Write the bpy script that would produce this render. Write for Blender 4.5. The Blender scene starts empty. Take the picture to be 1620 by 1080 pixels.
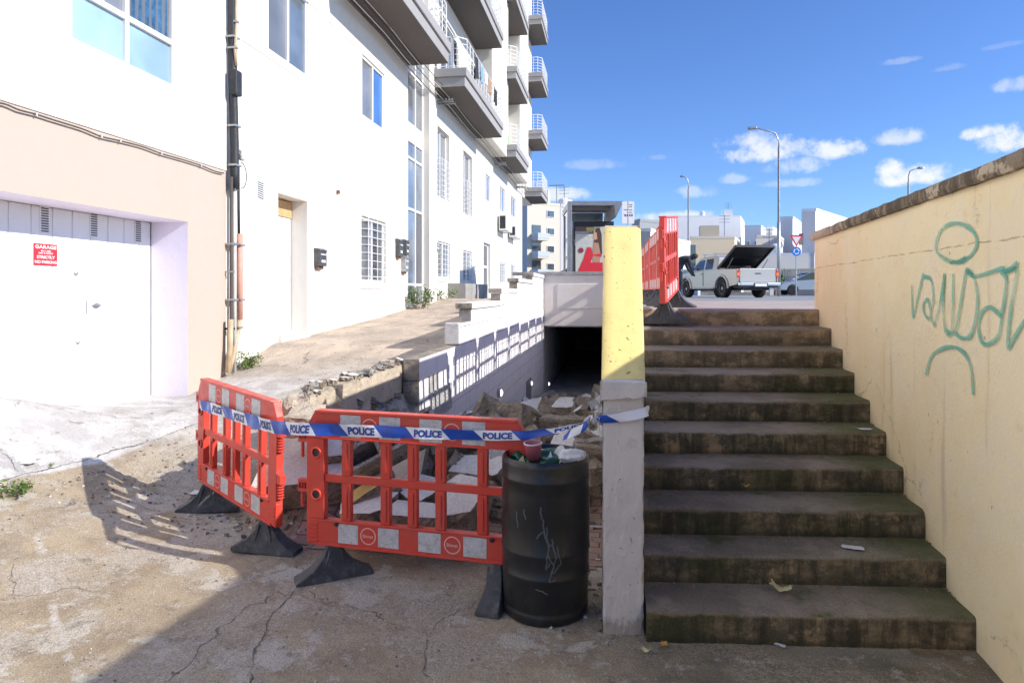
import bpy, math, random
from mathutils import Vector, Matrix, noise
random.seed(7)
C = bpy.context.scene.collection
R = math.radians
# ------------------------------------------------------------------ camera, sky, sun, exposure
F = 1040.0; CX = 810.0; HY = 463.0; EYE = 1.70; YAW = R(8.85)
CA, SA = math.cos(YAW), math.sin(YAW)
cd = bpy.data.cameras.new('camera'); cam = bpy.data.objects.new('camera', cd); C.objects.link(cam)
cam.location = (0, 0, EYE); cam.rotation_euler = (R(90), 0, YAW)
cd.sensor_width = 36; cd.lens = F / 1620 * 36; cd.shift_y = -77 / 1620; cd.clip_start = 0.05; cd.clip_end = 4000
bpy.context.scene.camera = cam
def P(x, y, Zc):                       # photo pixel + distance -> place in the world
    Xc = (x - CX) / F * Zc
    return Vector((Xc * CA - Zc * SA, Xc * SA + Zc * CA, EYE - (y - HY) / F * Zc))
def PX(x, y, X):                       # photo pixel on a vertical plane X = const
    u = (x - CX) / F
    t = X / (u * CA - SA)
    return P(x, y, t)
def PZ(x, y, z):                       # photo pixel on a level plane
    return P(x, y, (EYE - z) * F / (y - HY))
def direction(x, y):
    v = P(x, y, 1.0) - Vector((0, 0, EYE)); return v.normalized()
SUN = Vector((1, -0.15, 0.590)).normalized()
SUN_EL = math.asin(SUN.z)
SUN_STRENGTH, SKY_STRENGTH, EXPOSURE = 4.5, 0.076, 0.38
sl = bpy.data.lights.new('sun', 'SUN'); sl.energy = SUN_STRENGTH; sl.angle = R(0.6); sl.color = (1, 0.95, 0.87)
so = bpy.data.objects.new('sun', sl); C.objects.link(so); so.rotation_euler = SUN.to_track_quat('Z', 'Y').to_euler()
so.location = (20, -3, 15)
vs = bpy.context.scene.view_settings
bpy.context.scene.display_settings.display_device = 'sRGB'
vs.view_transform = 'Standard'; vs.look = 'None'; vs.exposure = EXPOSURE; vs.gamma = 1.0; vs.use_curve_mapping = False
bpy.context.scene.cycles.max_bounces = 6
w = bpy.data.worlds.new('World'); bpy.context.scene.world = w; w.use_nodes = True
class NT:
    def __init__(s, nt): s.t = nt
    def n(s, typ, **k):
        nd = s.t.nodes.new(typ)
        for a, v in k.items(): setattr(nd, a, v)
        return nd
    def put(s, sock, v):
        if v is None: return
        if isinstance(v, bpy.types.NodeSocket): s.t.links.new(v, sock)
        elif isinstance(v, (tuple, list, Vector)) and len(v) == 3 and sock.type == 'RGBA': sock.default_value = (*v, 1)
        else: sock.default_value = v
    def m(s, op, a, b=None, c=None, clamp=False):
        nd = s.n('ShaderNodeMath', operation=op, use_clamp=clamp)
        for i, v in enumerate((a, b, c)): s.put(nd.inputs[i], v)
        return nd.outputs[0]
    def v(s, op, a, b=None):
        nd = s.n('ShaderNodeVectorMath', operation=op)
        s.put(nd.inputs[0], a); s.put(nd.inputs[1], b)
        return nd.outputs['Value'] if op in ('DOT_PRODUCT', 'LENGTH', 'DISTANCE') else nd.outputs[0]
    def scale(s, a, f):
        nd = s.n('ShaderNodeVectorMath', operation='SCALE'); s.put(nd.inputs[0], a); s.put(nd.inputs[3], f); return nd.outputs[0]
    def noise(s, vec, scale, detail=4, rough=0.55, dist=0):
        nd = s.n('ShaderNodeTexNoise'); s.put(nd.inputs['Vector'], vec); nd.inputs['Scale'].default_value = scale
        nd.inputs['Detail'].default_value = detail; nd.inputs['Roughness'].default_value = rough; nd.inputs['Distortion'].default_value = dist
        return nd.outputs['Fac']
    def vor(s, vec, scale, feature='F1'):
        nd = s.n('ShaderNodeTexVoronoi', feature=feature); s.put(nd.inputs['Vector'], vec); nd.inputs['Scale'].default_value = scale
        return nd.outputs['Distance']
    def map(s, f, a, b, c=0.0, d=1.0, smooth=True):
        nd = s.n('ShaderNodeMapRange', interpolation_type='SMOOTHSTEP' if smooth else 'LINEAR')
        for i, v in enumerate((f, a, b, c, d)): s.put(nd.inputs[i], v)
        return nd.outputs[0]
    def mix(s, f, a, b, blend='MIX'):
        nd = s.n('ShaderNodeMix', data_type='RGBA', blend_type=blend)
        s.put(nd.inputs[0], f); s.put(nd.inputs[6], a); s.put(nd.inputs[7], b)
        return nd.outputs[2]
    def xyz(s, vec):
        nd = s.n('ShaderNodeSeparateXYZ'); s.put(nd.inputs[0], vec); return nd.outputs
    def comb(s, x, y, z):
        nd = s.n('ShaderNodeCombineXYZ')
        for i, v in enumerate((x, y, z)): s.put(nd.inputs[i], v)
        return nd.outputs[0]
nt = w.node_tree; nt.nodes.clear(); g = NT(nt)
sky = g.n('ShaderNodeTexSky', sky_type='NISHITA', sun_disc=False, sun_elevation=SUN_EL, sun_rotation=math.atan2(SUN.x, SUN.y), altitude=50, air_density=1.0, dust_density=0.1, ozone_density=1.2)
skyc = g.mix(1.0, sky.outputs[0], (0.89, 1.26, 2.0), 'MULTIPLY')
dirv = g.n('ShaderNodeTexCoord').outputs['Generated']
dirn = g.v('NORMALIZE', dirv)
nz = g.noise(g.scale(dirn, 1), 22, 7, 0.6)
nz2 = g.noise(dirn, 75, 5, 0.65)
mask = None
CLOUDS = [(1215, 240, 64, 22, .9), (1180, 225, 45, 14, .8), (1262, 265, 40, 16, .6), (1328, 238, 40, 19, .9), (1425, 220, 42, 14, .7), (1408, 272, 22, 20, 1), (1450, 280, 62, 20, 1), (1555, 212, 34, 13, 1),
          (1590, 226, 40, 24, 1), (1100, 305, 30, 12, .45), (1160, 285, 22, 9, .4), (1425, 97, 24, 6, .22), (1500, 108, 20, 7, .2), (1605, 135, 25, 14, .5), (880, 310, 45, 12, .8),
          (1090, 342, 70, 9, .8), (940, 262, 40, 9, .25), (1040, 250, 20, 6, .2), (1260, 290, 50, 8, .35), (1590, 72, 24, 5, .12), (1700, 260, 50, 20, 1), (1820, 230, 80, 25, 1)]
for (px, py, rx, ry, a) in CLOUDS:
    d = direction(px, py)
    rt = Vector((d.y, -d.x, 0)).normalized(); up = rt.cross(d).normalized()
    k = (1 + ((px - CX) / F) ** 2) ; kk = math.sqrt(k)
    ax = g.m('MULTIPLY', g.v('DOT_PRODUCT', dirn, rt), F * k / rx / 1.0 / math.sqrt(k) * 1.0)
    ay = g.m('MULTIPLY', g.v('DOT_PRODUCT', dirn, up), F * kk / ry)
    # flat bases, heaped tops: the lower half falls off faster
    ay = g.m('MULTIPLY', ay, g.map(ay, -0.05, 0.05, 1.55, 1.0))
    q = g.m('ADD', g.m('MULTIPLY', ax, ax), g.m('MULTIPLY', ay, ay))
    q = g.m('ADD', q, g.m('MULTIPLY', g.m('SUBTRACT', 0.5, nz), 4.6))
    q = g.m('ADD', q, g.m('MULTIPLY', g.m('SUBTRACT', 0.5, nz2), 2.2))
    c = g.m('MULTIPLY', g.map(q, 1.45, -0.35), a)
    c = g.m('MULTIPLY', c, g.m('GREATER_THAN', g.v('DOT_PRODUCT', dirn, d), 0.8))
    mask = c if mask is None else g.m('MAXIMUM', mask, c)
bg1 = g.n('ShaderNodeBackground'); g.put(bg1.inputs[0], skyc); bg1.inputs[1].default_value = SKY_STRENGTH
bg2 = g.n('ShaderNodeBackground'); g.put(bg2.inputs[0], (0.93, 0.96, 1.0)); bg2.inputs[1].default_value = 0.80
mx = g.n('ShaderNodeMixShader'); g.put(mx.inputs[0], mask); g.put(mx.inputs[1], bg1.outputs[0]); g.put(mx.inputs[2], bg2.outputs[0])
wo = g.n('ShaderNodeOutputWorld'); g.put(wo.inputs[0], mx.outputs[0])

# ------------------------------------------------------------------ materials
def newmat(name):
    m = bpy.data.materials.new(name); m.use_nodes = True
    m.node_tree.nodes.clear(); t = NT(m.node_tree)
    b = t.n('ShaderNodeBsdfPrincipled'); o = t.n('ShaderNodeOutputMaterial'); t.put(o.inputs[0], b.outputs[0])
    return m, t, b
def coords(t, rnd=False):
    c = t.n('ShaderNodeTexCoord').outputs['Object']
    if rnd:
        r = t.n('ShaderNodeObjectInfo').outputs['Random']
        c = t.v('ADD', c, t.comb(t.m('MULTIPLY', r, 37.0), t.m('MULTIPLY', r, 91.0), t.m('MULTIPLY', r, 17.0)))
    return c
def bump(t, b, h, strength=0.3, dist=0.01):
    nd = t.n('ShaderNodeBump'); nd.inputs['Strength'].default_value = strength; nd.inputs['Distance'].default_value = dist
    t.put(nd.inputs['Height'], h); t.put(b.inputs['Normal'], nd.outputs[0])
def rough_mat(name, cols, scale=3, rough=0.85, bmp=0.3, bdist=0.01, fine=60, spots=None, rnd=False, lo=.35, hi=.65, metal=0.0, fineamt=.25):
    """two or three tones mixed by noise, fine grain, optional dark spots"""
    m, t, b = newmat(name); c = coords(t, rnd)
    col = t.mix(t.map(t.noise(c, scale, 6, .6), lo, hi), cols[0], cols[1])
    if len(cols) > 2: col = t.mix(t.map(t.noise(t.v('ADD', c, (5, 9, 2)), scale * 1.9, 6, .65), .5, .72), col, cols[2])
    fn = t.noise(c, fine, 3, .6)
    col = t.mix(fineamt, col, t.mix(t.map(fn, .3, .7), (0.25, .25, .25), (1, 1, 1)), 'MULTIPLY')
    if spots:
        sc, thr, sc_col = spots
        col = t.mix(t.map(t.noise(t.v('ADD', c, (1, 3, 8)), sc, 5, .7), thr, thr + .05), col, sc_col)
    t.put(b.inputs['Base Color'], col); b.inputs['Roughness'].default_value = rough; b.inputs['Metallic'].default_value = metal
    if bmp: bump(t, b, t.m('ADD', fn, t.m('MULTIPLY', t.noise(c, scale * 4, 4), 1.5)), bmp, bdist)
    return m
def flat(name, col, rough=0.5, metal=0.0, spec=None, emit=None, alpha=None, trans=0.0, var=0.0, vscale=8, coat=0):
    m, t, b = newmat(name)
    if var:
        c = coords(t, True); n = t.noise(c, vscale, 5, .6)
        t.put(b.inputs['Base Color'], t.mix(t.map(n, .3, .7), col, tuple(x * (1 - var) for x in col)))
        t.put(b.inputs['Roughness'], t.map(t.noise(c, vscale * 2, 4), .3, .7, max(rough - .12, 0), min(1, rough + .15)))
    else:
        b.inputs['Base Color'].default_value = (*col, 1); b.inputs['Roughness'].default_value = rough
    b.inputs['Metallic'].default_value = metal
    if spec is not None: b.inputs['Specular IOR Level'].default_value = spec
    if trans: b.inputs['Transmission Weight'].default_value = trans
    if alpha is not None: b.inputs['Alpha'].default_value = alpha
    if coat: b.inputs['Coat Weight'].default_value = coat
    return m
M = {}
def plaster(name, base, dirt, dirtamt=.5, block=False, rough=.88, streak=0.0, spots=None, scale=.6):
    m, t, b = newmat(name); c = coords(t); X = t.xyz(c)
    n1 = t.noise(c, scale, 6, .62); n2 = t.noise(c, 7, 6, .65)
    f = t.m('MULTIPLY', t.map(t.m('ADD', t.m('MULTIPLY', n1, .6), t.m('MULTIPLY', n2, .4)), .47, .72), dirtamt)
    col = t.mix(f, base, dirt)
    if streak:
        sv = t.comb(t.m('MULTIPLY', X[0], 7), t.m('MULTIPLY', X[1], 7), t.m('MULTIPLY', X[2], .55))
        s_ = t.map(t.noise(sv, 1.0, 5, .6), .56, .76)
        col = t.mix(t.m('MULTIPLY', s_, streak), col, dirt)
    h = t.noise(c, 45, 4, .6)
    if block:
        zz = t.m('FRACT', t.m('MULTIPLY', X[2], 1 / .262)); row = t.m('FLOOR', t.m('MULTIPLY', X[2], 1 / .262))
        yy = t.m('FRACT', t.m('ADD', t.m('MULTIPLY', X[1], 1 / .52), t.m('MULTIPLY', t.m('MODULO', row, 2), .5)))
        jz = t.m('LESS_THAN', zz, .035); jy = t.m('LESS_THAN', yy, .018); j = t.m('MAXIMUM', jz, jy)
        j = t.m('MULTIPLY', j, t.map(n2, .42, .58))
        col = t.mix(t.m('MULTIPLY', j, .35), col, tuple(x * .45 for x in base)); h = t.m('SUBTRACT', h, t.m('MULTIPLY', j, 1.2))
    if spots:
        col = t.mix(t.m('MULTIPLY', t.map(t.noise(t.v('ADD', c, (4, 1, 7)), spots[0], 6, .72), spots[1], spots[1] + .04), spots[3] if len(spots) > 3 else 1), col, spots[2])
    t.put(b.inputs['Base Color'], col); b.inputs['Roughness'].default_value = rough
    bump(t, b, t.m('ADD', h, t.m('MULTIPLY', n2, 2)), .25, .008)
    return m
M['facade_white'] = plaster('painted_facade_white', (.78, .75, .69), (.66, .62, .56), .6, block=True)
M['facade_cream'] = plaster('painted_facade_cream', (.80, .755, .67), (.66, .59, .50), .5, streak=.2, spots=(.9, .685, (.46, .36, .25), .6))
M['facade_pink'] = plaster('painted_facade_pink', (.525, .435, .36), (.50, .395, .315), .5, streak=.10)
M['reveal_lilac'] = plaster('painted_reveal_lilac', (.83, .76, .86), (.76, .68, .8), .4)
M['facade_grey'] = plaster('shaded_balcony_wall_grey', (.42, .40, .375), (.33, .31, .29), .6)
M['plinth'] = plaster('damp_plinth', (.36, .34, .31), (.17, .16, .14), .9, streak=.8)
m_, t_, b_ = newmat('yellow_limewash_wall'); c_ = coords(t_); X_ = t_.xyz(c_)
n1_ = t_.noise(c_, .9, 7, .65); n2_ = t_.noise(t_.v('ADD', c_, (3, 5, 1)), 2.6, 8, .7); n3_ = t_.noise(t_.v('ADD', c_, (8, 2, 4)), 11, 6, .7)
cl_ = t_.mix(t_.map(n1_, .38, .62), (.94, .815, .545), (.90, .75, .46))
cl_ = t_.mix(t_.m('MULTIPLY', t_.map(n2_, .53, .57), .5), cl_, (.90, .79, .58))
cl_ = t_.mix(t_.m('MULTIPLY', t_.map(n3_, .55, .75), .35), cl_, (.66, .52, .32))
sv_ = t_.comb(t_.m('MULTIPLY', X_[0], 9), t_.m('MULTIPLY', X_[1], 9), t_.m('MULTIPLY', X_[2], .7))
cl_ = t_.mix(t_.m('MULTIPLY', t_.map(t_.noise(sv_, 1, 6, .65), .58, .74), .45), cl_, (.56, .43, .27))
jt_ = t_.m('MULTIPLY', t_.map(t_.m('ABSOLUTE', t_.m('SUBTRACT', t_.m('ADD', X_[2], t_.m('MULTIPLY', t_.m('SUBTRACT', n2_, .5), .05)), 1.935)), .006, .001), t_.map(n3_, .42, .56))
vc_ = t_.m('MULTIPLY', t_.map(t_.vor(t_.v('ADD', c_, t_.scale(t_.comb(n2_, n3_, n1_), .4)), .9, 'DISTANCE_TO_EDGE'), .006, .001), t_.map(n1_, .50, .58))
pt_ = t_.m('MULTIPLY', t_.map(t_.noise(t_.v('MULTIPLY', c_, (1, 1, .6)), 17, 4, .6), .70, .73), 1)
dk_ = t_.m('MAXIMUM', t_.m('MULTIPLY', t_.m('MAXIMUM', jt_, vc_), .55), t_.m('MULTIPLY', pt_, .7))
cl_ = t_.mix(dk_, cl_, (.22, .15, .09))
t_.put(b_.inputs['Base Color'], cl_); b_.inputs['Roughness'].default_value = .92
bump(t_, b_, t_.m('SUBTRACT', t_.m('ADD', t_.m('MULTIPLY', n3_, 1.3), t_.m('ADD', t_.noise(c_, 60, 4), t_.m('MULTIPLY', n2_, 2))), t_.m('MULTIPLY', dk_, 2)), .4, .010)
M['right_wall'] = m_
M['white_paint'] = plaster('chalky_white_block_paint', (.80, .79, .80), (.60, .58, .56), .45, rough=.9, spots=(22, .69, (.2, .18, .16)))
M['grey_paint'] = plaster('grey_white_weathered_paint', (.72, .66, .60), (.58, .52, .46), .5, rough=.9, streak=.3, spots=(30, .68, (.20, .16, .13)))
M['yellow_paint'] = plaster('weathered_yellow_paint', (.84, .665, .25), (.70, .53, .20), .7, rough=.85, spots=(24, .62, (.20, .16, .11)), scale=3.5)
M['brown_block'] = rough_mat('weathered_block_brown', [(.30, .25, .20), (.44, .385, .31), (.17, .145, .12)], 5, .95, .8, .02, 70)
M['tan_block'] = rough_mat('sandy_limestone_block', [(.66, .57, .43), (.54, .45, .34), (.36, .30, .23)], 4, .95, .7, .02, 60)
M['rubble_stone'] = rough_mat('broken_limestone', [(.48, .40, .30), (.31, .25, .185), (.15, .125, .095)], 6, .96, 1.0, .03, 55, rnd=True)
M['rubble_grey'] = rough_mat('broken_grey_concrete', [(.46, .43, .39), (.34, .315, .28), (.18, .165, .15)], 7, .96, .9, .025, 60, rnd=True)
M['rubble_paint'] = rough_mat('broken_painted_face', [(.76, .73, .69), (.68, .65, .61), (.56, .52, .47)], 3, .9, .3, .006, 50, spots=(9, .66, (.27, .24, .20)), rnd=True)
M['rubble_yellow'] = rough_mat('broken_yellow_face', [(.70, .52, .17), (.6, .44, .15)], 5, .9, .3, .006, 50, spots=(12, .62, (.26, .2, .13)), rnd=True)
M['white_frame'] = flat('white_frame_paint', (.82, .82, .82), .35)
M['white_metal'] = flat('white_rail_paint', (.80, .80, .80), .4)
def glass(name, col, rough=.05, metal=.0, spec=1.0):
    m, t, b = newmat(name); c = coords(t, True)
    t.put(b.inputs['Base Color'], t.mix(t.map(t.noise(c, .9, 3), .3, .7), col, tuple(x * .6 for x in col)))
    b.inputs['Roughness'].default_value = rough; b.inputs['Specular IOR Level'].default_value = spec; b.inputs['IOR'].default_value = 1.7; b.inputs['Metallic'].default_value = metal
    return m
M['glass_frost'] = glass('frosted_glass_blue', (.42, .62, .74), .35, 0)
M['glass_dark'] = glass('dark_window_glass', (.10, .11, .12), .04)
M['glass_grey'] = glass('grey_window_glass', (.24, .25, .26), .05)
M['glass_blue'] = glass('blue_reflecting_glass', (.10, .24, .55), .05, .2)
M['glass_pale'] = glass('pale_reflecting_glass', (.30, .36, .42), .04, .35)
M['curtain_white'] = flat('white_curtain', (.75, .76, .8), .8, var=.25, vscale=14)
M['curtain_blue'] = flat('blue_curtain', (.04, .16, .32), .8, var=.6, vscale=9)
M['conduit_black'] = flat('black_cable', (.035, .037, .04), .55, var=.3)
M['conduit_white'] = flat('white_conduit', (.68, .66, .6), .5, var=.15)
M['conduit_pink'] = flat('salmon_pipe', (.68, .36, .27), .55, var=.2)
M['conduit_tan'] = flat('tan_pipe', (.62, .47, .3), .55, var=.25)
M['cable_grey'] = flat('grey_cable', (.09, .075, .065), .6)
M['steel_grey'] = flat('grey_shelter_metal', (.33, .33, .35), .4, .5, var=.15)
M['galv'] = flat('galvanised_steel', (.46, .47, .48), .45, .7, var=.15)
M['rubber'] = rough_mat('black_recycled_rubber', [(.055, .055, .058), (.09, .09, .092), (.15, .145, .135)], 9, .7, .35, .004, 90, rnd=True)
M['tyre'] = flat('tyre_rubber', (.025, .025, .027), .8, var=.3)
m_, t_, b_ = newmat('red_barrier_plastic'); c_ = coords(t_, True)
t_.put(b_.inputs['Base Color'], t_.mix(t_.map(t_.noise(c_, 3.5, 6, .65), .45, .75), (.66, .060, .036), (.55, .095, .068)))
t_.put(b_.inputs['Roughness'], t_.map(t_.noise(c_, 12, 4), .3, .7, .32, .55)); bump(t_, b_, t_.noise(c_, 120, 3), .12, .002)
b_.inputs['Subsurface Weight'].default_value = 0.0
M['barrier_red'] = m_
M['reflect_white'] = rough_mat('scuffed_reflective_white', [(.66, .65, .65), (.56, .54, .53), (.42, .40, .38)], 14, .4, .1, .001, 80, rnd=True)
M['logo_pink'] = flat('faded_logo_print', (.82, .45, .40), .5)
M['bin_black'] = None
m_, t_, b_ = newmat('black_bin_plastic'); c_ = coords(t_)
sc_ = t_.v('ADD', c_, t_.scale(t_.comb(t_.noise(c_, 3, 3), t_.noise(t_.v('ADD', c_, (7, 2, 1)), 3, 3), 0), .4))
dust = t_.map(t_.noise(sc_, 7, 8, .75), .52, .82)
t_.put(b_.inputs['Base Color'], t_.mix(t_.m('MULTIPLY', dust, .45), (.016, .017, .018), (.12, .125, .12)))
t_.put(b_.inputs['Roughness'], t_.map(dust, 0, 1, .30, .6)); bump(t_, b_, t_.noise(c_, 60, 3), .12, .003)
M['bin_black'] = m_
M['tag_silver'] = flat('faded_silver_spray', (.105, .115, .125), .6)
M['green_bag'] = flat('green_plastic_bag', (.01, .10, .055), .28, var=.4)
M['tissue'] = flat('white_paper', (.72, .72, .72), .9, var=.1)
M['cup_pink'] = flat('pink_paper_cup', (.55, .16, .20), .6, var=.2)
M['paper_yellow'] = flat('greasy_paper_yellow', (.72, .63, .33), .8, var=.3)
M['leaf_dry'] = flat('dry_orange_leaf', (.55, .27, .05), .8, var=.3)
M['tape_white'] = flat('tape_white_plastic', (.78, .78, .80), .3)
M['tape_blue'] = flat('tape_blue_plastic', (.012, .075, .42), .25)
M['tape_ink'] = flat('tape_navy_ink', (.02, .045, .26), .4)
M['wrap'] = flat('clear_plastic_wrap', (.55, .56, .58), .25, alpha=.55)
m_, t_, b_ = newmat('teal_spray_paint'); c_ = coords(t_); at_ = t_.n('ShaderNodeAttribute', attribute_name='spray').outputs['Fac']
b_.inputs['Base Color'].default_value = (.12, .50, .40, 1); b_.inputs['Roughness'].default_value = .9
t_.put(b_.inputs['Alpha'], t_.m('MULTIPLY', t_.map(t_.m('ADD', at_, t_.m('MULTIPLY', t_.m('SUBTRACT', t_.noise(c_, 90, 3, .7), .5), .5)), .12, .85), t_.map(t_.noise(c_, 4, 3), .3, .65, .38, .74)))
M['graffiti'] = m_
M['sign_red'] = flat('sign_red', (.70, .03, .045), .4)
M['sign_white'] = flat('sign_white', (.80, .80, .80), .4)
M['sign_blue'] = flat('sign_blue', (.02, .18, .62), .4)
M['leaf'] = flat('leaf_green', (.10, .19, .035), .6, var=.5, vscale=20)
M['leaf_light'] = flat('leaf_light_green', (.20, .30, .06), .6, var=.4, vscale=20)
M['twig'] = flat('dry_twig', (.20, .14, .08), .9)
M['silver_paint'] = flat('silver_car_paint', (.46, .44, .41), .35, .3, coat=.6)
M['tailgate_paint'] = M['silver_paint']
M['car_glass'] = flat('car_glass', (.03, .035, .04), .05, spec=1)
M['black_plastic'] = flat('black_trim_plastic', (.025, .025, .027), .5)
M['lamp_red'] = flat('red_tail_lamp', (.65, .03, .02), .2, coat=.5)
M['lamp_orange'] = flat('orange_tail_lamp', (.85, .22, .04), .2, coat=.5)
M['chrome'] = flat('chrome_bumper', (.65, .66, .7), .2, .9)
M['rim'] = flat('alloy_rim', (.4, .4, .41), .35, .7)
M['jacket'] = flat('navy_jacket', (.02, .028, .045), .8, var=.3)
M['skin'] = flat('skin', (.52, .33, .24), .6)
M['wood'] = flat('raw_wood_panel', (.68, .42, .2), .7, var=.25)
M['ceramic'] = flat('grey_letterbox_metal', (.13, .135, .14), .45, .4, var=.3)
M['rust'] = flat('rusty_brown_metal', (.24, .13, .09), .8, var=.4)
M['insulator'] = flat('white_ceramic', (.7, .68, .62), .4)

# ------------------------------------------------------------------ mesh builder
class MB:
    def __init__(s): s.v = []; s.f = []; s.mi = []
    def add(s, vs, fs, mi=0, T=None):
        n = len(s.v)
        for p in vs:
            p = Vector(p); s.v.append(T @ p if T is not None else p)
        for f in fs: s.f.append(tuple(i + n for i in f)); s.mi.append(mi)
    def box(s, x0, x1, y0, y1, z0, z1, mi=0, T=None):
        if x0 > x1: x0, x1 = x1, x0
        if y0 > y1: y0, y1 = y1, y0
        if z0 > z1: z0, z1 = z1, z0
        v = [(x0, y0, z0), (x1, y0, z0), (x1, y1, z0), (x0, y1, z0), (x0, y0, z1), (x1, y0, z1), (x1, y1, z1), (x0, y1, z1)]
        s.add(v, [(0, 3, 2, 1), (4, 5, 6, 7), (0, 1, 5, 4), (1, 2, 6, 5), (2, 3, 7, 6), (3, 0, 4, 7)], mi, T)
    def quad(s, pts, mi=0, T=None): s.add(pts, [tuple(range(len(pts)))], mi, T)
    def prism(s, poly, a0, a1, axis='y', mi=0, T=None):
        """polygon in the plane across `axis`, extruded from a0 to a1"""
        def mk(p, a):
            if axis == 'y': return (p[0], a, p[1])
            if axis == 'x': return (a, p[0], p[1])
            return (p[0], p[1], a)
        n = len(poly); v = [mk(p, a0) for p in poly] + [mk(p, a1) for p in poly]
        f = [tuple(range(n - 1, -1, -1)), tuple(range(n, 2 * n))] + [(i, (i + 1) % n, n + (i + 1) % n, n + i) for i in range(n)]
        s.add(v, f, mi, T)
    def tube(s, pts, r, n=6, mi=0, T=None, cap=True):
        pts = [Vector(p) for p in pts]; rs = r if isinstance(r, (list, tuple)) else [r] * len(pts)
        v = []; prev = None
        for i, p in enumerate(pts):
            d = (pts[min(i + 1, len(pts) - 1)] - pts[max(i - 1, 0)]).normalized()
            u = d.cross(Vector((0, 0, 1)) if abs(d.z) < .95 else Vector((1, 0, 0))).normalized() if prev is None else (prev - d * prev.dot(d)).normalized()
            prev = u; wv = d.cross(u)
            for k in range(n):
                a = 2 * math.pi * k / n; v.append(p + (u * math.cos(a) + wv * math.sin(a)) * rs[i])
        f = [(i * n + k, i * n + (k + 1) % n, (i + 1) * n + (k + 1) % n, (i + 1) * n + k) for i in range(len(pts) - 1) for k in range(n)]
        if cap: f += [tuple(range(n - 1, -1, -1)), tuple(range((len(pts) - 1) * n, len(pts) * n))]
        s.add(v, f, mi, T)
    def lathe(s, prof, n=32, mi=0, T=None, cap=True):
        v = []; m_ = len(prof)
        for (r, z) in prof:
            for k in range(n):
                a = 2 * math.pi * k / n; v.append((r * math.cos(a), r * math.sin(a), z))
        f = [(i * n + k, i * n + (k + 1) % n, (i + 1) * n + (k + 1) % n, (i + 1) * n + k) for i in range(m_ - 1) for k in range(n)]
        if cap: f += [tuple(range(n - 1, -1, -1)), tuple(range((m_ - 1) * n, m_ * n))]
        s.add(v, f, mi, T)
    def build(s, name, mats, parent=None, smooth=False, bevel=0, seg=2, sub=0):
        me = bpy.data.meshes.new(name); me.from_pydata([tuple(p) for p in s.v], [], s.f)
        if not isinstance(mats, (list, tuple)): mats = [mats]
        for m in mats: me.materials.append(m)
        if len(mats) > 1: me.polygons.foreach_set('material_index', s.mi)
        if smooth: me.polygons.foreach_set('use_smooth', [True] * len(me.polygons))
        me.update()
        o = bpy.data.objects.new(name, me); C.objects.link(o)
        if parent is not None: o.parent = parent
        if bevel:
            b = o.modifiers.new('bevel', 'BEVEL'); b.width = bevel; b.segments = seg; b.limit_method = 'ANGLE'; b.angle_limit = R(35)
        return o
def tag(o, label=None, cat=None, group=None, kind=None):
    if label: o['label'] = label
    if cat: o['category'] = cat
    if group: o['group'] = group
    if kind: o['kind'] = kind
    return o
def empty(name, loc, rz=0, label=None, cat=None, group=None):
    o = bpy.data.objects.new(name, None); C.objects.link(o); o.location = loc; o.rotation_euler = (0, 0, rz); o.empty_display_size = .1
    return tag(o, label, cat, group)
def copy_tree(o, parent=None):
    c = o.copy(); C.objects.link(c)
    if parent is not None: c.parent = parent
    for ch in list(o.children): copy_tree(ch, c)
    return c
def recenter(o):
    """put a mesh's origin at its base"""
    me = o.data; xs = [v.co for v in me.vertices]
    c = Vector((sum(v.x for v in xs) / len(xs), sum(v.y for v in xs) / len(xs), min(v.z for v in xs)))
    me.transform(Matrix.Translation(-c)); o.location = o.location + c
    return o
_tc = {}
def textmesh(s, bold=0.0):
    if (s, bold) in _tc: return _tc[(s, bold)]
    cu = bpy.data.curves.new('lettering_curve', 'FONT'); cu.body = s; cu.size = 1; cu.align_x = 'CENTER'; cu.align_y = 'CENTER'; cu.offset = bold; cu.resolution_u = 3
    ob = bpy.data.objects.new('lettering_curve', cu); C.objects.link(ob)
    dg = bpy.context.evaluated_depsgraph_get(); me = bpy.data.meshes.new_from_object(ob.evaluated_get(dg))
    vs_ = [v.co.copy() for v in me.vertices]; fs = [tuple(p.vertices) for p in me.polygons]
    xs = [v.x for v in vs_]; ys = [v.y for v in vs_]; W = max(xs) - min(xs); H = max(ys) - min(ys); cx = (max(xs) + min(xs)) / 2; cy = (max(ys) + min(ys)) / 2
    vs_ = [Vector(((v.x - cx) / W, (v.y - cy) / H, 0)) for v in vs_]
    bpy.data.objects.remove(ob); bpy.data.curves.remove(cu); bpy.data.meshes.remove(me)
    _tc[(s, bold)] = (vs_, fs); return vs_, fs
def text_on(mb, s, center, right, up, w_, h_, mi=0, bold=.02):
    vs_, fs = textmesh(s, bold); c = Vector(center); r = Vector(right).normalized(); u = Vector(up).normalized()
    mb.add([c + r * (v.x * w_) + u * (v.y * h_) for v in vs_], fs, mi)
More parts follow.
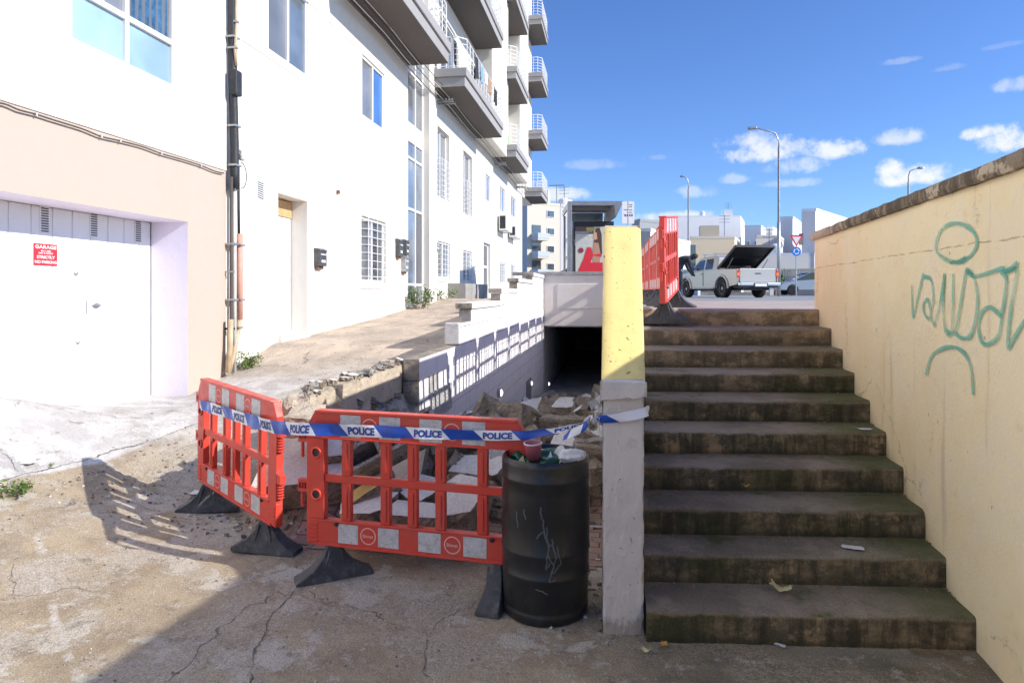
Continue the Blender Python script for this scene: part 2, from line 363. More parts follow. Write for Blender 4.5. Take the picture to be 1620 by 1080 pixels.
def facade(mb, X, y0, y1, z0, z1, holes, depth=.14, mi=0, rmi=None, sgn=1):
    """wall face on plane X facing +X, with real openings and their reveals"""
    rmi = mi if rmi is None else rmi
    ys = sorted({y0, y1, *[h[0] for h in holes], *[h[1] for h in holes]}); zs = sorted({z0, z1, *[h[2] for h in holes], *[h[3] for h in holes]})
    ys = [y for y in ys if y0 <= y <= y1]; zs = [z for z in zs if z0 <= z <= z1]
    for i in range(len(ys) - 1):
        for j in range(len(zs) - 1):
            cy, cz = (ys[i] + ys[i + 1]) / 2, (zs[j] + zs[j + 1]) / 2
            if any(h[0] < cy < h[1] and h[2] < cz < h[3] for h in holes): continue
            mb.quad([(X, ys[i], zs[j]), (X, ys[i + 1], zs[j]), (X, ys[i + 1], zs[j + 1]), (X, ys[i], zs[j + 1])], mi)
    for h in holes:
        a, b, c, d = h[:4]; D = X - (h[4] if len(h) > 4 else depth); r2 = h[5] if len(h) > 5 else rmi
        mb.quad([(X, a, c), (X, a, d), (D, a, d), (D, a, c)], r2); mb.quad([(X, b, c), (D, b, c), (D, b, d), (X, b, d)], r2)
        mb.quad([(X, a, d), (X, b, d), (D, b, d), (D, a, d)], r2); mb.quad([(X, a, c), (D, a, c), (D, b, c), (X, b, c)], r2)
def window(parent, X, a, b, c, d, panes, mats, depth=.1, fr=.05, name='window', rows=None):
    """sliding window set back in its opening: frame (part) > pane (sub-part)"""
    f = MB(); x0, x1 = X - depth - .02, X - depth + .04
    f.box(x0, x1, a + .002, a + fr, c + .002, d - .002); f.box(x0, x1, b - fr, b - .002, c + .002, d - .002)
    f.box(x0, x1, a + fr, b - fr, c + .002, c + fr); f.box(x0, x1, a + fr, b - fr, d - fr, d - .002)
    cuts = [a + (b - a) * k / panes for k in range(1, panes)]
    rows = rows or []
    for y in cuts: f.box(x0 + .004, x1 + .004, y - fr * .45, y + fr * .45, c + fr, d - fr)
    for z in rows: f.box(x0 + .002, x1 + .002, a + fr, b - fr, z - fr * .5, z + fr * .5)
    wo_ = f.build(name, M['white_frame'], parent, bevel=.004, seg=1)
    yy = [a + fr * .6] + cuts + [b - fr * .6]; zz = [c + fr * .6] + list(rows) + [d - fr * .6]; k = 0
    for j in range(len(zz) - 1):
        for i in range(len(yy) - 1):
            p = MB(); p.box(X - depth - .004, X - depth + .006, yy[i], yy[i + 1], zz[j], zz[j + 1])
            p.build('pane', M[mats[k % len(mats)]], wo_); k += 1
    return wo_
# ------------------------------------------------------------------ ground
FX = -4.9                                     # plane of the house fronts
def lerp_tab(tab, y):
    if y <= tab[0][0]: return tab[0][1]
    for (a, za), (b, zb) in zip(tab, tab[1:]):
        if y <= b:
            t = (y - a) / (b - a); t = t * t * (3 - 2 * t) if abs(zb - za) > .5 else t
            return za + (zb - za) * t
    return tab[-1][1]
ZF = [(-6, .5), (3, .58), (5.2, .56), (6.9, .50), (7.7, .66), (9.0, .95), (13.3, 1.17), (18.4, 1.55), (19, 1.5)]
ZE2 = [(-6, 0), (4.9, 0.0), (5.5, .28), (6.2, .50), (7, .62), (9, .84), (11, 1.02), (13.3, 1.25), (18.4, 1.5), (19, 1.5)]
ZE = [(-6, 0), (4.3, 0.0), (4.75, .34), (5.3, .56), (7, .66), (9, .86), (11, 1.03), (13.3, 1.25), (18.4, 1.5), (19, 1.5)]
def sstep(a, b, x):
    t = max(0, min(1, (x - a) / (b - a))); return t * t * (3 - 2 * t)
def ground_left(x, y):
    s = max(0, min(1.15, (x + 2.25) / (FX + 2.25)))
    q = sstep(-2.4, -2.75, x) if x > -2.75 else 1.0
    e, f = lerp_tab(ZE, y) * (1 - q) + lerp_tab(ZE2, y) * q, lerp_tab(ZF, y)
    p = 2.5 if y < 4.8 else 2.5 - 1.5 * sstep(4.8, 7, y)
    return e + (f - e) * s ** p
def ground_right(x, y):
    z = -1.3 * sstep(0, 1, (y - 4.9) / 11.6) if y > 4.9 else 0
    if x < -.02: z += sstep(4.95, 5.9, y) * (1 - sstep(15, 18, y)) * (.13 + .05 * (1 - sstep(6, 7, y)) + .22 * (noise.noise(Vector((x * 1.7, y * 1.1, 3))) + .5))
    return z
def ground(x, y):
    t = sstep(-2.17, -2.03, x) if y > 6.5 else sstep(-2.22, -1.72, x)
    z = ground_left(x, y) * (1 - t) + ground_right(x, y) * t
    z += .018 * noise.noise(Vector((x * .9, y * .9, 0))) + .007 * noise.noise(Vector((x * 4, y * 4, 1)))
    return z
m, t, b = newmat('worn_paved_ground'); c = t.n('ShaderNodeNewGeometry').outputs['Position']
xy = t.v('MULTIPLY', c, (1, 1, 0)); X = t.xyz(c)
wn = t.v('ADD', xy, t.scale(t.comb(t.m('SUBTRACT', t.noise(xy, 1.7, 5), .5), t.m('SUBTRACT', t.noise(t.v('ADD', xy, (9, 3, 0)), 1.7, 5), .5), 0), .55))
wf = t.v('ADD', xy, t.scale(t.comb(t.m('SUBTRACT', t.noise(xy, 6, 6, .7), .5), t.m('SUBTRACT', t.noise(t.v('ADD', xy, (9, 3, 0)), 6, 6, .7), .5), 0), .16))
n_big = t.noise(wn, .55, 6, .6); n_mid = t.noise(wn, 2.2, 8, .68); n_fin = t.noise(xy, 26, 5, .7); n_grit = t.noise(xy, 130, 2, .6); n_3 = t.noise(t.v('ADD', wn, (31, 4, 0)), 1.25, 7, .66)
col = t.mix(t.map(n_mid, .40, .62), (.455, .37, .255), (.335, .265, .18))              # ochre to brown binder
col = t.mix(t.m('MULTIPLY', t.map(n_3, .48, .58), t.map(t.m('ADD', X[0], t.m('MULTIPLY', n_mid, 1.2)), -1.0, -2.2, .55, 1)), col, (.48, .43, .36))                                # worn grey cement, its pale tone strengthened over the sunlit side
col = t.mix(t.m('MULTIPLY', t.map(n_big, .52, .66), .7), col, (.19, .16, .125))          # damp dark stains
pale = t.map(t.noise(t.v('ADD', wf, (3, 17, 0)), 1.15, 9, .70), .525, .575)
col = t.mix(t.m('MULTIPLY', pale, .72), col, (.62, .58, .51))                            # lime and cement spills
def seg_dist(a, b_):
    a = Vector((a[0], a[1], 0)); b_ = Vector((b_[0], b_[1], 0)); d = b_ - a; L2 = d.dot(d)
    pa = t.v('SUBTRACT', wf_s, a); h_ = t.m('MULTIPLY', t.v('DOT_PRODUCT', pa, d), 1 / L2, clamp=True)
    return t.v('LENGTH', t.v('SUBTRACT', pa, t.scale(d, h_)))
wf_s = t.v('ADD', xy, t.scale(t.comb(t.m('SUBTRACT', t.noise(xy, 5, 6, .7), .5), t.m('SUBTRACT', t.noise(t.v('ADD', xy, (9, 3, 0)), 5, 6, .7), .5), 0), .13))
def pth(pts):
    out = None
    for a, b_ in zip(pts, pts[1:]):
        d = seg_dist(a, b_); out = d if out is None else t.m('MINIMUM', out, d)
    return out
def g2(x, y, z=0.05): p = PZ(x, y, z); return (p.x, p.y)
# pale apron by the house fronts, beyond the joint line
kerb = [g2(-400, 850, .3), g2(0, 772, .28), g2(77, 752, .27), g2(175, 726, .27), g2(252, 712, .27), g2(330, 688, .3)]
kd = pth(kerb)
ka, kb = Vector((*kerb[1], 0)), Vector((*kerb[-1], 0)); kn = Vector((-(kb - ka).y, (kb - ka).x, 0)).normalized()
side = t.v('DOT_PRODUCT', t.v('SUBTRACT', wf_s, ka), kn)
apron = t.m('MULTIPLY', t.map(side, -.02, .03), t.map(X[1], 7.9, 7.2))
ap_c = t.mix(t.map(n_mid, .40, .62), (.72, .70, .67), (.54, .52, .50)); ap_c = t.mix(t.m('MULTIPLY', t.map(n_3, .47, .62), .75), ap_c, (.42, .41, .40))
ap_c = t.mix(t.m('MULTIPLY', pale, .8), ap_c, (.76, .74, .70))
col = t.mix(apron, col, ap_c)
# the alley: pinkish smooth screed
al = t.m('MULTIPLY', t.map(t.m('ADD', X[1], t.m('MULTIPLY', n_mid, 1.5)), 7.6, 9.6), t.map(X[0], -2.0, -2.2))
al_c = t.mix(t.map(t.noise(t.v('MULTIPLY', wn, (1.8, .5, 1)), 1.3, 7, .65), .42, .62), (.74, .60, .46), (.56, .46, .36))
al_c = t.mix(t.m('MULTIPLY', t.map(n_3, .54, .63), .6), al_c, (.40, .36, .32))
col = t.mix(al, col, al_c)
al2 = t.m('MULTIPLY', t.m('MULTIPLY', t.map(X[1], 4.9, 5.8), t.map(X[0], -1.9, -2.3)), t.m('SUBTRACT', 1, al))
col = t.mix(t.m('MULTIPLY', al2, .75), col, t.mix(t.map(n_mid, .4, .6), (.74, .71, .66), (.50, .46, .41)))
# foot of the stairs: damp, mossy
fs_ = t.m('MULTIPLY', t.map(t.m('ADD', X[0], t.m('MULTIPLY', t.m('SUBTRACT', n_3, .5), 1.6)), -.25, .35), t.map(X[1], 3.6, 3.2))
ms_c = t.mix(t.map(n_mid, .42, .6), (.20, .17, .11), (.105, .095, .06)); ms_c = t.mix(t.m('MULTIPLY', t.map(n_3, .52, .62), .6), ms_c, (.10, .105, .035))
col = t.mix(t.m('MULTIPLY', fs_, .85), col, ms_c)
# inside the sunken ramp
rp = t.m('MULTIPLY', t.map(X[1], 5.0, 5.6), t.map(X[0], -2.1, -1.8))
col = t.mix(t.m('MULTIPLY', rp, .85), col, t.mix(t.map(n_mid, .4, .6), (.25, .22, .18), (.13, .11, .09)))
# cracks and joints
cr1 = pth([g2(392, 1080), g2(400, 1020), g2(425, 985), g2(430, 960), g2(468, 925), g2(500, 905)])
cr2 = pth([g2(470, 925), g2(520, 945), g2(560, 950)])
cr4 = pth([g2(60, 850, .1), g2(75, 930), g2(100, 1000), g2(140, 1080)])
cr = t.m('MINIMUM', cr1, kd)
vo = t.vor(wn, .75, 'DISTANCE_TO_EDGE')
crm = t.m('MAXIMUM', t.m('MAXIMUM', t.map(cr, .008, .002), t.m('MULTIPLY', t.map(cr2, .005, .001), .6)), t.m('MULTIPLY', t.map(vo, .005, .001), t.m('MULTIPLY', t.map(n_3, .48, .56), .7)))
wide = t.m('MULTIPLY', t.map(cr4, .030, .008), t.map(t.noise(t.v('ADD', xy, (2, 9, 0)), 5, 5, .7), .42, .58))
col = t.mix(t.m('MULTIPLY', wide, .8), col, (.62, .59, .54))
col = t.mix(t.m('MULTIPLY', crm, t.map(t.noise(t.v('ADD', xy, (7, 2, 0)), 3.1, 5, .7), .40, .56, .18, .85)), col, (.07, .058, .045))
ag = t.n('ShaderNodeTexVoronoi', feature='F1'); t.put(ag.inputs['Vector'], xy); ag.inputs['Scale'].default_value = 85
agc = t.xyz(ag.outputs['Color'])[0]; agm = t.m('MULTIPLY', t.map(n_3, .44, .56), t.map(apron, .5, .2))
col = t.mix(t.m('MULTIPLY', agm, .38), col, t.mix(agc, (.20, .155, .105), (.60, .52, .41)))
col = t.mix(t.m('MULTIPLY', t.map(t.noise(t.v('ADD', xy, (13, 3, 0)), 9, 8, .75), .56, .62), .5), col, (.56, .53, .48))
col = t.mix(t.m('MULTIPLY', t.map(t.noise(t.v('ADD', xy, (1, 23, 0)), 6, 8, .75), .57, .63), .5), col, (.17, .135, .10))
grain = t.mix(t.map(n_grit, .32, .68), (.60, .59, .58), (1.30, 1.28, 1.25))
col = t.mix(.75, col, grain, 'MULTIPLY')
col = t.mix(t.m('MULTIPLY', t.map(n_fin, .58, .72), .35), col, (.13, .11, .09))
col = t.mix(t.m('MULTIPLY', t.map(t.noise(t.v('ADD', xy, (3, 3, 3)), 42, 3, .7), .66, .70), .7), col, (.62, .60, .56))
t.put(b.inputs['Base Color'], col); t.put(b.inputs['Roughness'], t.map(n_mid, .3, .7, .8, .95))
hh = t.m('ADD', t.m('MULTIPLY', n_grit, .35), t.m('ADD', t.m('MULTIPLY', n_fin, 1.1), t.m('MULTIPLY', n_mid, 1.6)))
hh = t.m('SUBTRACT', hh, t.m('MULTIPLY', crm, 2.2)); hh = t.m('ADD', hh, t.m('MULTIPLY', pale, .35))
hh = t.m('ADD', hh, t.m('MULTIPLY', agc, .5)); bump(t, b, hh, .7, .022)
M['ground'] = m
def grid(name, xs, ys, fn, mt, kind='structure', smooth=True):
    me = bpy.data.meshes.new(name); nx, ny = len(xs), len(ys)
    v = [(x, y, fn(x, y)) for y in ys for x in xs]
    f = [(j * nx + i, j * nx + i + 1, (j + 1) * nx + i + 1, (j + 1) * nx + i) for j in range(ny - 1) for i in range(nx - 1)]
    me.from_pydata(v, [], f); me.materials.append(mt)
    if smooth: me.polygons.foreach_set('use_smooth', [True] * len(f))
    o = bpy.data.objects.new(name, me); C.objects.link(o); return tag(o, kind=kind)
def fr(a, b, s):
    n = max(1, int(round((b - a) / s))); return [a + (b - a) * i / n for i in range(n + 1)]
xs = fr(-6.2, -2.25, .06) + fr(-2.21, -1.9, .04) + fr(-1.85, 2.0, .055)
ys = fr(-8, 1.5, .25) + fr(1.56, 7, .055) + fr(7.1, 18.72, .12)
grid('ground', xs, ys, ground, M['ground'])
far_g = MB(); far_g.quad([(-60, -80, -.02), (2.0, -80, -.02), (2.0, -7.9, -.02), (-60, -7.9, -.02)])
tag(far_g.build('back_street', M['ground']), kind='structure')
# wall line on the right of the stairs
WA, WB = P(1535, 1018, 3.19), P(1289, 485, 6.42)
wdir = (Vector((WB.x, WB.y, 0)) - Vector((WA.x, WA.y, 0))).normalized(); wnrm = Vector((-wdir.y, wdir.x, 0))   # towards the stairs
def wall_x(y): return WA.x + (y - WA.y) * wdir.x / wdir.y
def PW(x, y, off=0.0):
    o_ = Vector((0, 0, EYE)); d = P(x, y, 1.0) - o_
    a = Vector((WA.x, WA.y, 0)) + wnrm * off
    return o_ + d * ((a - o_).dot(wnrm) / d.dot(wnrm))
# upper street and pavement
road = rough_mat('sun_bleached_asphalt', [(.34, .34, .345), (.28, .28, .285), (.42, .42, .42)], .6, .8, .2, .004, 60)
pave = rough_mat('pinkish_pavement', [(.50, .42, .37), (.40, .34, .30), (.56, .50, .45)], 1.6, .85, .3, .005, 60)
s = MB()
s.quad([(wall_x(-80) + .2, -80, 1.5), (300, -80, 1.5), (300, 13.9, 1.5), (2.1, 13.9, 1.5), (2.1, 6.3, 1.5), (wall_x(6) + .2, 6.0, 1.5)])
s.quad([(-.12, 13.9, 1.5), (300, 13.9, 1.5), (300, 18.7, 1.5), (-.12, 18.7, 1.5)]); s.quad([(-300, 18.7, 1.5), (300, 18.7, 1.5), (300, 900, 1.5), (-300, 900, 1.5)])
tag(s.build('road', road), kind='structure')
s = MB(); s.box(-.08, 14, 6.66, 13.7, 1.3, 1.54); s.box(-.08, 14, 13.72, 13.86, 1.3, 1.535)
tag(s.build('pavement', pave, bevel=.01), kind='structure')
s = MB(); s.box(3, 60, 52, 52.3, 1.3, 1.75); s.box(3, 60, 52.35, 62, 1.3, 1.73)
tag(s.build('traffic_island', rough_mat('island_kerb', [(.42, .40, .37), (.3, .29, .27)], 1, .9, .2, .01, 20)), kind='structure')
# brick paving under the middle barrier and beside the bin
m, t, b = newmat('red_brick_paving'); c = coords(t)
br = t.n('ShaderNodeTexBrick'); t.put(br.inputs['Vector'], t.v('MULTIPLY', c, (1, 1, 0)))
for k_, v_ in (('Color1', (.40, .25, .20, 1)), ('Color2', (.46, .31, .25, 1)), ('Mortar', (.12, .095, .075, 1)), ('Scale', 1.0), ('Mortar Size', .006), ('Brick Width', .2), ('Row Height', .1)): br.inputs[k_].default_value = v_
cc = t.mix(t.m('MULTIPLY', t.map(t.noise(c, 2.5, 7, .7), .48, .62), .7), br.outputs[0], (.34, .28, .22)); cc = t.mix(t.m('MULTIPLY', t.map(t.noise(c, 9, 6, .7), .58, .72), .7), cc, (.16, .13, .10))
t.put(b.inputs['Base Color'], cc); b.inputs['Roughness'].default_value = .9; bump(t, b, t.m('SUBTRACT', t.noise(c, 30, 5), t.m('MULTIPLY', br.outputs['Fac'], 2)), .5, .008)
s = MB(); poly = [PZ(455, 862, 0), PZ(640, 878, 0), PZ(800, 893, 0), PZ(957, 900, 0), PZ(957, 760, 0), PZ(800, 770, 0), PZ(600, 775, 0), PZ(520, 800, 0)]
poly = [(p.x, p.y) for p in poly]
n_ = 40; v_ = []; f_ = []
x0 = min(p[0] for p in poly); x1 = max(p[0] for p in poly); y0 = min(p[1] for p in poly); y1 = max(p[1] for p in poly)
def inside(x, y):
    r = False
    for i in range(len(poly)):
        (ax, ay), (bx, by) = poly[i], poly[i - 1]
        if (ay > y) != (by > y) and x < (bx - ax) * (y - ay) / (by - ay) + ax: r = not r
    return r
gx = fr(x0, x1, .055); gy = fr(y0, y1, .055); pb = MB(); idx = {}
for j in range(len(gy) - 1):
    for i in range(len(gx) - 1):
        if inside((gx[i] + gx[i + 1]) / 2, (gy[j] + gy[j + 1]) / 2):
            q = [(gx[i], gy[j]), (gx[i + 1], gy[j]), (gx[i + 1], gy[j + 1]), (gx[i], gy[j + 1])]; ids = []
            for p in q:
                if p not in idx: idx[p] = len(pb.v); pb.v.append(Vector((p[0], p[1], ground(*p) + .007)))
                ids.append(idx[p])
            pb.f.append(tuple(ids)); pb.mi.append(0)
tag(pb.build('brick_path', m, smooth=True), kind='structure')

# ------------------------------------------------------------------ staircase
H = .154; D = [3.20, 3.52, 3.80, 4.14, 4.45, 4.79, 5.17, 5.50, 5.86, 6.30, 6.75]
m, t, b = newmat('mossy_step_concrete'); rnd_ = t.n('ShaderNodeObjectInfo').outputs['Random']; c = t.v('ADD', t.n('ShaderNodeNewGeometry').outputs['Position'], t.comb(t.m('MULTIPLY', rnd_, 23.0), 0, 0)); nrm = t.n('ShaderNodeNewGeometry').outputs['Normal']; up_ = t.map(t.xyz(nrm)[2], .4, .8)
cs = t.v('MULTIPLY', c, (1, 1, 1.6)); a1 = t.noise(t.v('ADD', cs, (0, 0, 4)), 1.6, 7, .68); a2 = t.noise(cs, 4.5, 8, .72); a3 = t.noise(t.v('ADD', cs, (8, 1, 2)), 3.2, 8, .7)
dr = t.noise(t.comb(t.m('MULTIPLY', t.xyz(c)[0], 12), t.m('MULTIPLY', t.xyz(c)[1], 12), t.m('MULTIPLY', t.xyz(c)[2], 2.2)), 1, 6, .7)
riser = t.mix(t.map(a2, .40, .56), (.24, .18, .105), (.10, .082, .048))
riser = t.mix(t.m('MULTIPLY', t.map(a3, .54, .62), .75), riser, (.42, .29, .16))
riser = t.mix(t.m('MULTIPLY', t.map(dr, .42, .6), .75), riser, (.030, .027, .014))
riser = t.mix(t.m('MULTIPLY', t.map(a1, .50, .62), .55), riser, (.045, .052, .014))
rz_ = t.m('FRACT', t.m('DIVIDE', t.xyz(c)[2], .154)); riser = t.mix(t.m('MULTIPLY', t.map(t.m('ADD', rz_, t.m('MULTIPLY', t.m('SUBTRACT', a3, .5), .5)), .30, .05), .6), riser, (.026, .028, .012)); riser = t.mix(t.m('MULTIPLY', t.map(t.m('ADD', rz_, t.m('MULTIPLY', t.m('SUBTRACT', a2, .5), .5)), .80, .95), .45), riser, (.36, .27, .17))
tread = t.mix(t.map(a1, .40, .62), (.285, .240, .190), (.175, .148, .112))
tread = t.mix(t.m('MULTIPLY', t.map(a2, .52, .66), .6), tread, (.33, .28, .22))
edge_r = t.map(t.m('ADD', t.xyz(t.n('ShaderNodeNewGeometry').outputs['Position'])[0], t.m('MULTIPLY', a3, .8)), 1.5, 2.1)
tread = t.mix(t.m('MULTIPLY', t.m('MAXIMUM', edge_r, t.map(a3, .55, .68)), .8), tread, (.072, .088, .018))
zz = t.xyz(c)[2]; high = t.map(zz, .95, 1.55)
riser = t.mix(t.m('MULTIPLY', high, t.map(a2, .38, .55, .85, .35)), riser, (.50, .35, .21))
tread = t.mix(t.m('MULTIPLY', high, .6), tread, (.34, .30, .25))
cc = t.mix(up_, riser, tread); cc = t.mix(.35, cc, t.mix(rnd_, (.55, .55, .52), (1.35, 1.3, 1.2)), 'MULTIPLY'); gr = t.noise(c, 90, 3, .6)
cc = t.mix(.5, cc, t.mix(t.map(gr, .3, .7), (.6, .6, .6), (1.3, 1.3, 1.3)), 'MULTIPLY')
t.put(b.inputs['Base Color'], cc); t.put(b.inputs['Roughness'], t.map(a1, .3, .7, .62, .95)); bump(t, b, t.m('ADD', t.m('MULTIPLY', a2, 2.0), t.m('ADD', t.m('MULTIPLY', gr, .4), dr)), .6, .012)
M['step'] = m
stair = empty('staircase', (1.0, 3.3, 0), 0, 'mossy brown concrete stairs of ten steps climbing to the street', 'stairs')
def step_front(i, u):                          # u 0..1 across, front edge of step i (0-based)
    d = D[i]; xl = .155; yl = (d + xl * SA) / CA
    xr = wall_x((d + 1.8 * SA) / CA) - .003; yr = (d - .07 + xr * SA) / CA
    return Vector((xl + (xr - xl) * u, yl + (yr - yl) * u, 0))
inv = Matrix.Translation((-1.0, -3.3, 0))
for i in range(10):
    z0, z1 = i * H - .03, (i + 1) * H; mb = MB(); N = 90; prof_n = 9; rnd = random.Random(i)
    for k in range(N + 1):
        u = k / N; a = step_front(i, u); bk = step_front(i + 1, u) + Vector((0, .05, 0)); n3 = noise.noise(Vector((u * 14, i * 3.1, 0))); n4 = noise.noise(Vector((u * 45, i * 3.1, 7)))
        chip = .02 * max(0, noise.noise(Vector((u * 19, i * 5.7, 3))) - .12) * 3
        er = .005 * n3 + .003 * n4; q = .013 + abs(n4) * .008 + chip
        sag = .0035 * n3 - .01 * math.exp(-((u - .45) / .25) ** 2)
        pr = [(a.y + er, z0), (a.y + er * 2 + .003 * n4, (z0 + z1) / 2), (a.y + er, z1 - q + sag), (a.y + er + q * .35, z1 - q * .3 + sag), (a.y + q * 1.2, z1 + sag), (a.y + .12, z1 + sag * .8 + .002 * n4), ((a.y + bk.y) / 2, z1 + sag * .6), (bk.y, z1), (bk.y, z0)]
        xx = a.x + (0.0 if k < N else 0)
        mb.v += [inv @ Vector((xx, p[0], p[1])) for p in pr]
    for k in range(N):
        for p in range(prof_n):
            q = (p + 1) % prof_n; mb.f.append((k * prof_n + p, (k + 1) * prof_n + p, (k + 1) * prof_n + q, k * prof_n + q)); mb.mi.append(0)
    mb.f.append(tuple(range(prof_n - 1, -1, -1))); mb.mi.append(0); mb.f.append(tuple(range(N * prof_n, (N + 1) * prof_n))); mb.mi.append(0)
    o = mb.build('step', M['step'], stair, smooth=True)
    md = o.modifiers.new('e', 'EDGE_SPLIT'); md.split_angle = R(50)
# ------------------------------------------------------------------ right wall with coping and graffiti
rw = empty('graffiti_wall', (WA.x + .12, WA.y, 0), 0, 'tall cream yellow wall beside the stairs with teal graffiti and stained coping', 'wall')
inv = Matrix.Translation((-(WA.x + .12), -WA.y, 0))
def wp(s, off, z): p = Vector((WA.x, WA.y, 0)) + wdir * s + wnrm * off; return inv @ Vector((p.x, p.y, z))
s_end = (Vector((WB.x, WB.y, 0)) - Vector((WA.x, WA.y, 0))).length
mb = MB(); N = 130; S0 = -9.0; ZT = 2.215; rows_ = [-.1, .15, .4, .65, .9, 1.15, 1.4, 1.65, 1.9, 2.05, ZT]
for k in range(N + 1):
    s_ = S0 + (s_end - S0) * k / N
    for z in rows_: mb.v.append(wp(s_, .006 * noise.noise(Vector((s_ * 1.5, z * 1.5, 0))) + .002 * noise.noise(Vector((s_ * 6, z * 6, 0))), z))
nr = len(rows_)
for k in range(N):
    for j in range(nr - 1): mb.f.append((k * nr + j, k * nr + j + 1, (k + 1) * nr + j + 1, (k + 1) * nr + j)); mb.mi.append(0)
nv = len(mb.v)
mb.quad([wp(s_end, 0, -.1), wp(s_end, 0, ZT), wp(s_end, -.3, ZT), wp(s_end, -.3, -.1)]); mb.quad([wp(S0, -.3, -.1), wp(s_end, -.3, -.1), wp(s_end, -.3, ZT), wp(S0, -.3, ZT)])
mb.quad([wp(S0, 0, -.1), wp(S0, -.3, -.1), wp(S0, -.3, ZT), wp(S0, 0, ZT)])
mb.build('wall', M['right_wall'], rw, smooth=False)
m, t, b = newmat('stained_coping_concrete'); c = coords(t); sy = t.xyz(c)[1]
v1 = t.noise(t.v('MULTIPLY', c, (4, 4, 1.2)), 2.2, 7, .7); v2 = t.noise(c, 6, 7, .7)
cc = t.mix(t.map(v1, .42, .58), (.30, .24, .17), (.12, .095, .065)); cc = t.mix(t.m('MULTIPLY', t.map(v2, .56, .60), .9), cc, (.60, .50, .36))
cc = t.mix(t.map(t.m('ADD', sy, t.m('MULTIPLY', v2, 1.2)), 2.75, 3.6), cc, (.55, .45, .36))
t.put(b.inputs['Base Color'], cc); b.inputs['Roughness'].default_value = .95; bump(t, b, t.m('ADD', v1, t.m('ADD', v2, t.noise(c, 40, 4))), .8, .02)
mb = MB(); N = 160; pr = [(.028, ZT - .002), (.036, ZT + .022), (.034, ZT + .062), (.015, ZT + .075), (-.12, ZT + .082), (-.32, ZT + .075), (-.33, ZT)]
for k in range(N + 1):
    s_ = S0 + (s_end + .05 - S0) * k / N
    for i, (o_, z_) in enumerate(pr):
        q = noise.noise(Vector((s_ * 7, i * 2.3, 0))); q2 = max(0, noise.noise(Vector((s_ * 3, i * .5, 9))) - .3)
        mb.v.append(wp(s_, o_ + .005 * q - (.03 * q2 if i < 4 else 0), z_ + .005 * q - (.012 * q2 if i in (2, 3) else 0)))
n_ = len(pr)
for k in range(N):
    for j in range(n_): mb.f.append((k * n_ + j, (k + 1) * n_ + j, (k + 1) * n_ + (j + 1) % n_, k * n_ + (j + 1) % n_)); mb.mi.append(0)
mb.f.append(tuple(range(n_))); mb.mi.append(0); mb.f.append(tuple(range((N + 1) * n_ - 1, N * n_ - 1, -1))); mb.mi.append(0)
mb.build('coping', m, rw)
AL = []
def spray(strokes, r=.016):
    mb = MB()
    for st in strokes:
        P_ = [PW(x, y, 0.0) for x, y in st]; pts = []
        for i in range(len(P_) - 1):           # catmull-rom
            p0, p1, p2, p3 = P_[max(i - 1, 0)], P_[i], P_[i + 1], P_[min(i + 2, len(P_) - 1)]
            for k in range(6):
                q = k / 6; pts.append(.5 * ((2 * p1) + (p2 - p0) * q + (2 * p0 - 5 * p1 + 4 * p2 - p3) * q * q + (3 * p1 - p0 - 3 * p2 + p3) * q ** 3))
        pts.append(P_[-1]); n = len(pts); L = []
        for i, p in enumerate(pts):
            d = (pts[min(i + 1, n - 1)] - pts[max(i - 1, 0)]).normalized(); sd = d.cross(wnrm).normalized() * (r * (1 + .35 * math.sin(i * .6) * .5))
            off = wnrm * .0085
            L += [inv @ (p + sd * k_ + off) for k_ in (1, .5, 0, -.5, -1)]; AL.extend((0, .75, 1, .75, 0))
        mb.add(L, [(5 * i + j, 5 * i + j + 1, 5 * i + j + 6, 5 * i + j + 5) for i in range(n - 1) for j in range(4)])
    return mb
g7 = lambda pts: [(1280 + x * .4444, 220 + y * .4444) for x, y in pts]
strokes = [g7([(565, 420), (540, 435), (500, 432), (462, 405), (458, 370), (475, 325), (510, 302), (550, 303), (590, 330), (603, 370), (585, 410), (545, 436), (505, 440)]),
           g7([(370, 520), (375, 635), (392, 560), (412, 478)]), g7([(412, 490), (438, 500), (447, 560), (440, 610), (432, 640), (415, 620), (412, 590), (425, 570), (435, 600), (440, 640), (455, 665)]),
           g7([(487, 478), (470, 590), (448, 668)]), g7([(487, 478), (482, 600), (490, 680), (510, 692), (517, 600), (517, 480)]), g7([(490, 680), (520, 690), (535, 640), (565, 462)]),
           g7([(565, 462), (590, 490), (605, 560), (598, 640), (580, 700), (550, 708), (525, 690)]), g7([(565, 470), (600, 488), (690, 462), (710, 470), (750, 440)]),
           g7([(690, 470), (708, 500), (700, 580), (690, 635)]), g7([(690, 630), (650, 598), (618, 620), (608, 670), (620, 720), (645, 730), (680, 700), (692, 635)]),
           g7([(710, 470), (745, 470), (725, 600), (713, 740), (735, 710), (765, 660), (790, 640)]), g7([(420, 840), (440, 775), (475, 748), (520, 740), (560, 765), (582, 820), (590, 910)])]
go_ = spray(strokes).build('graffiti', M['graffiti'], rw); go_.data.attributes.new('spray', 'FLOAT', 'POINT').data.foreach_set('value', AL)
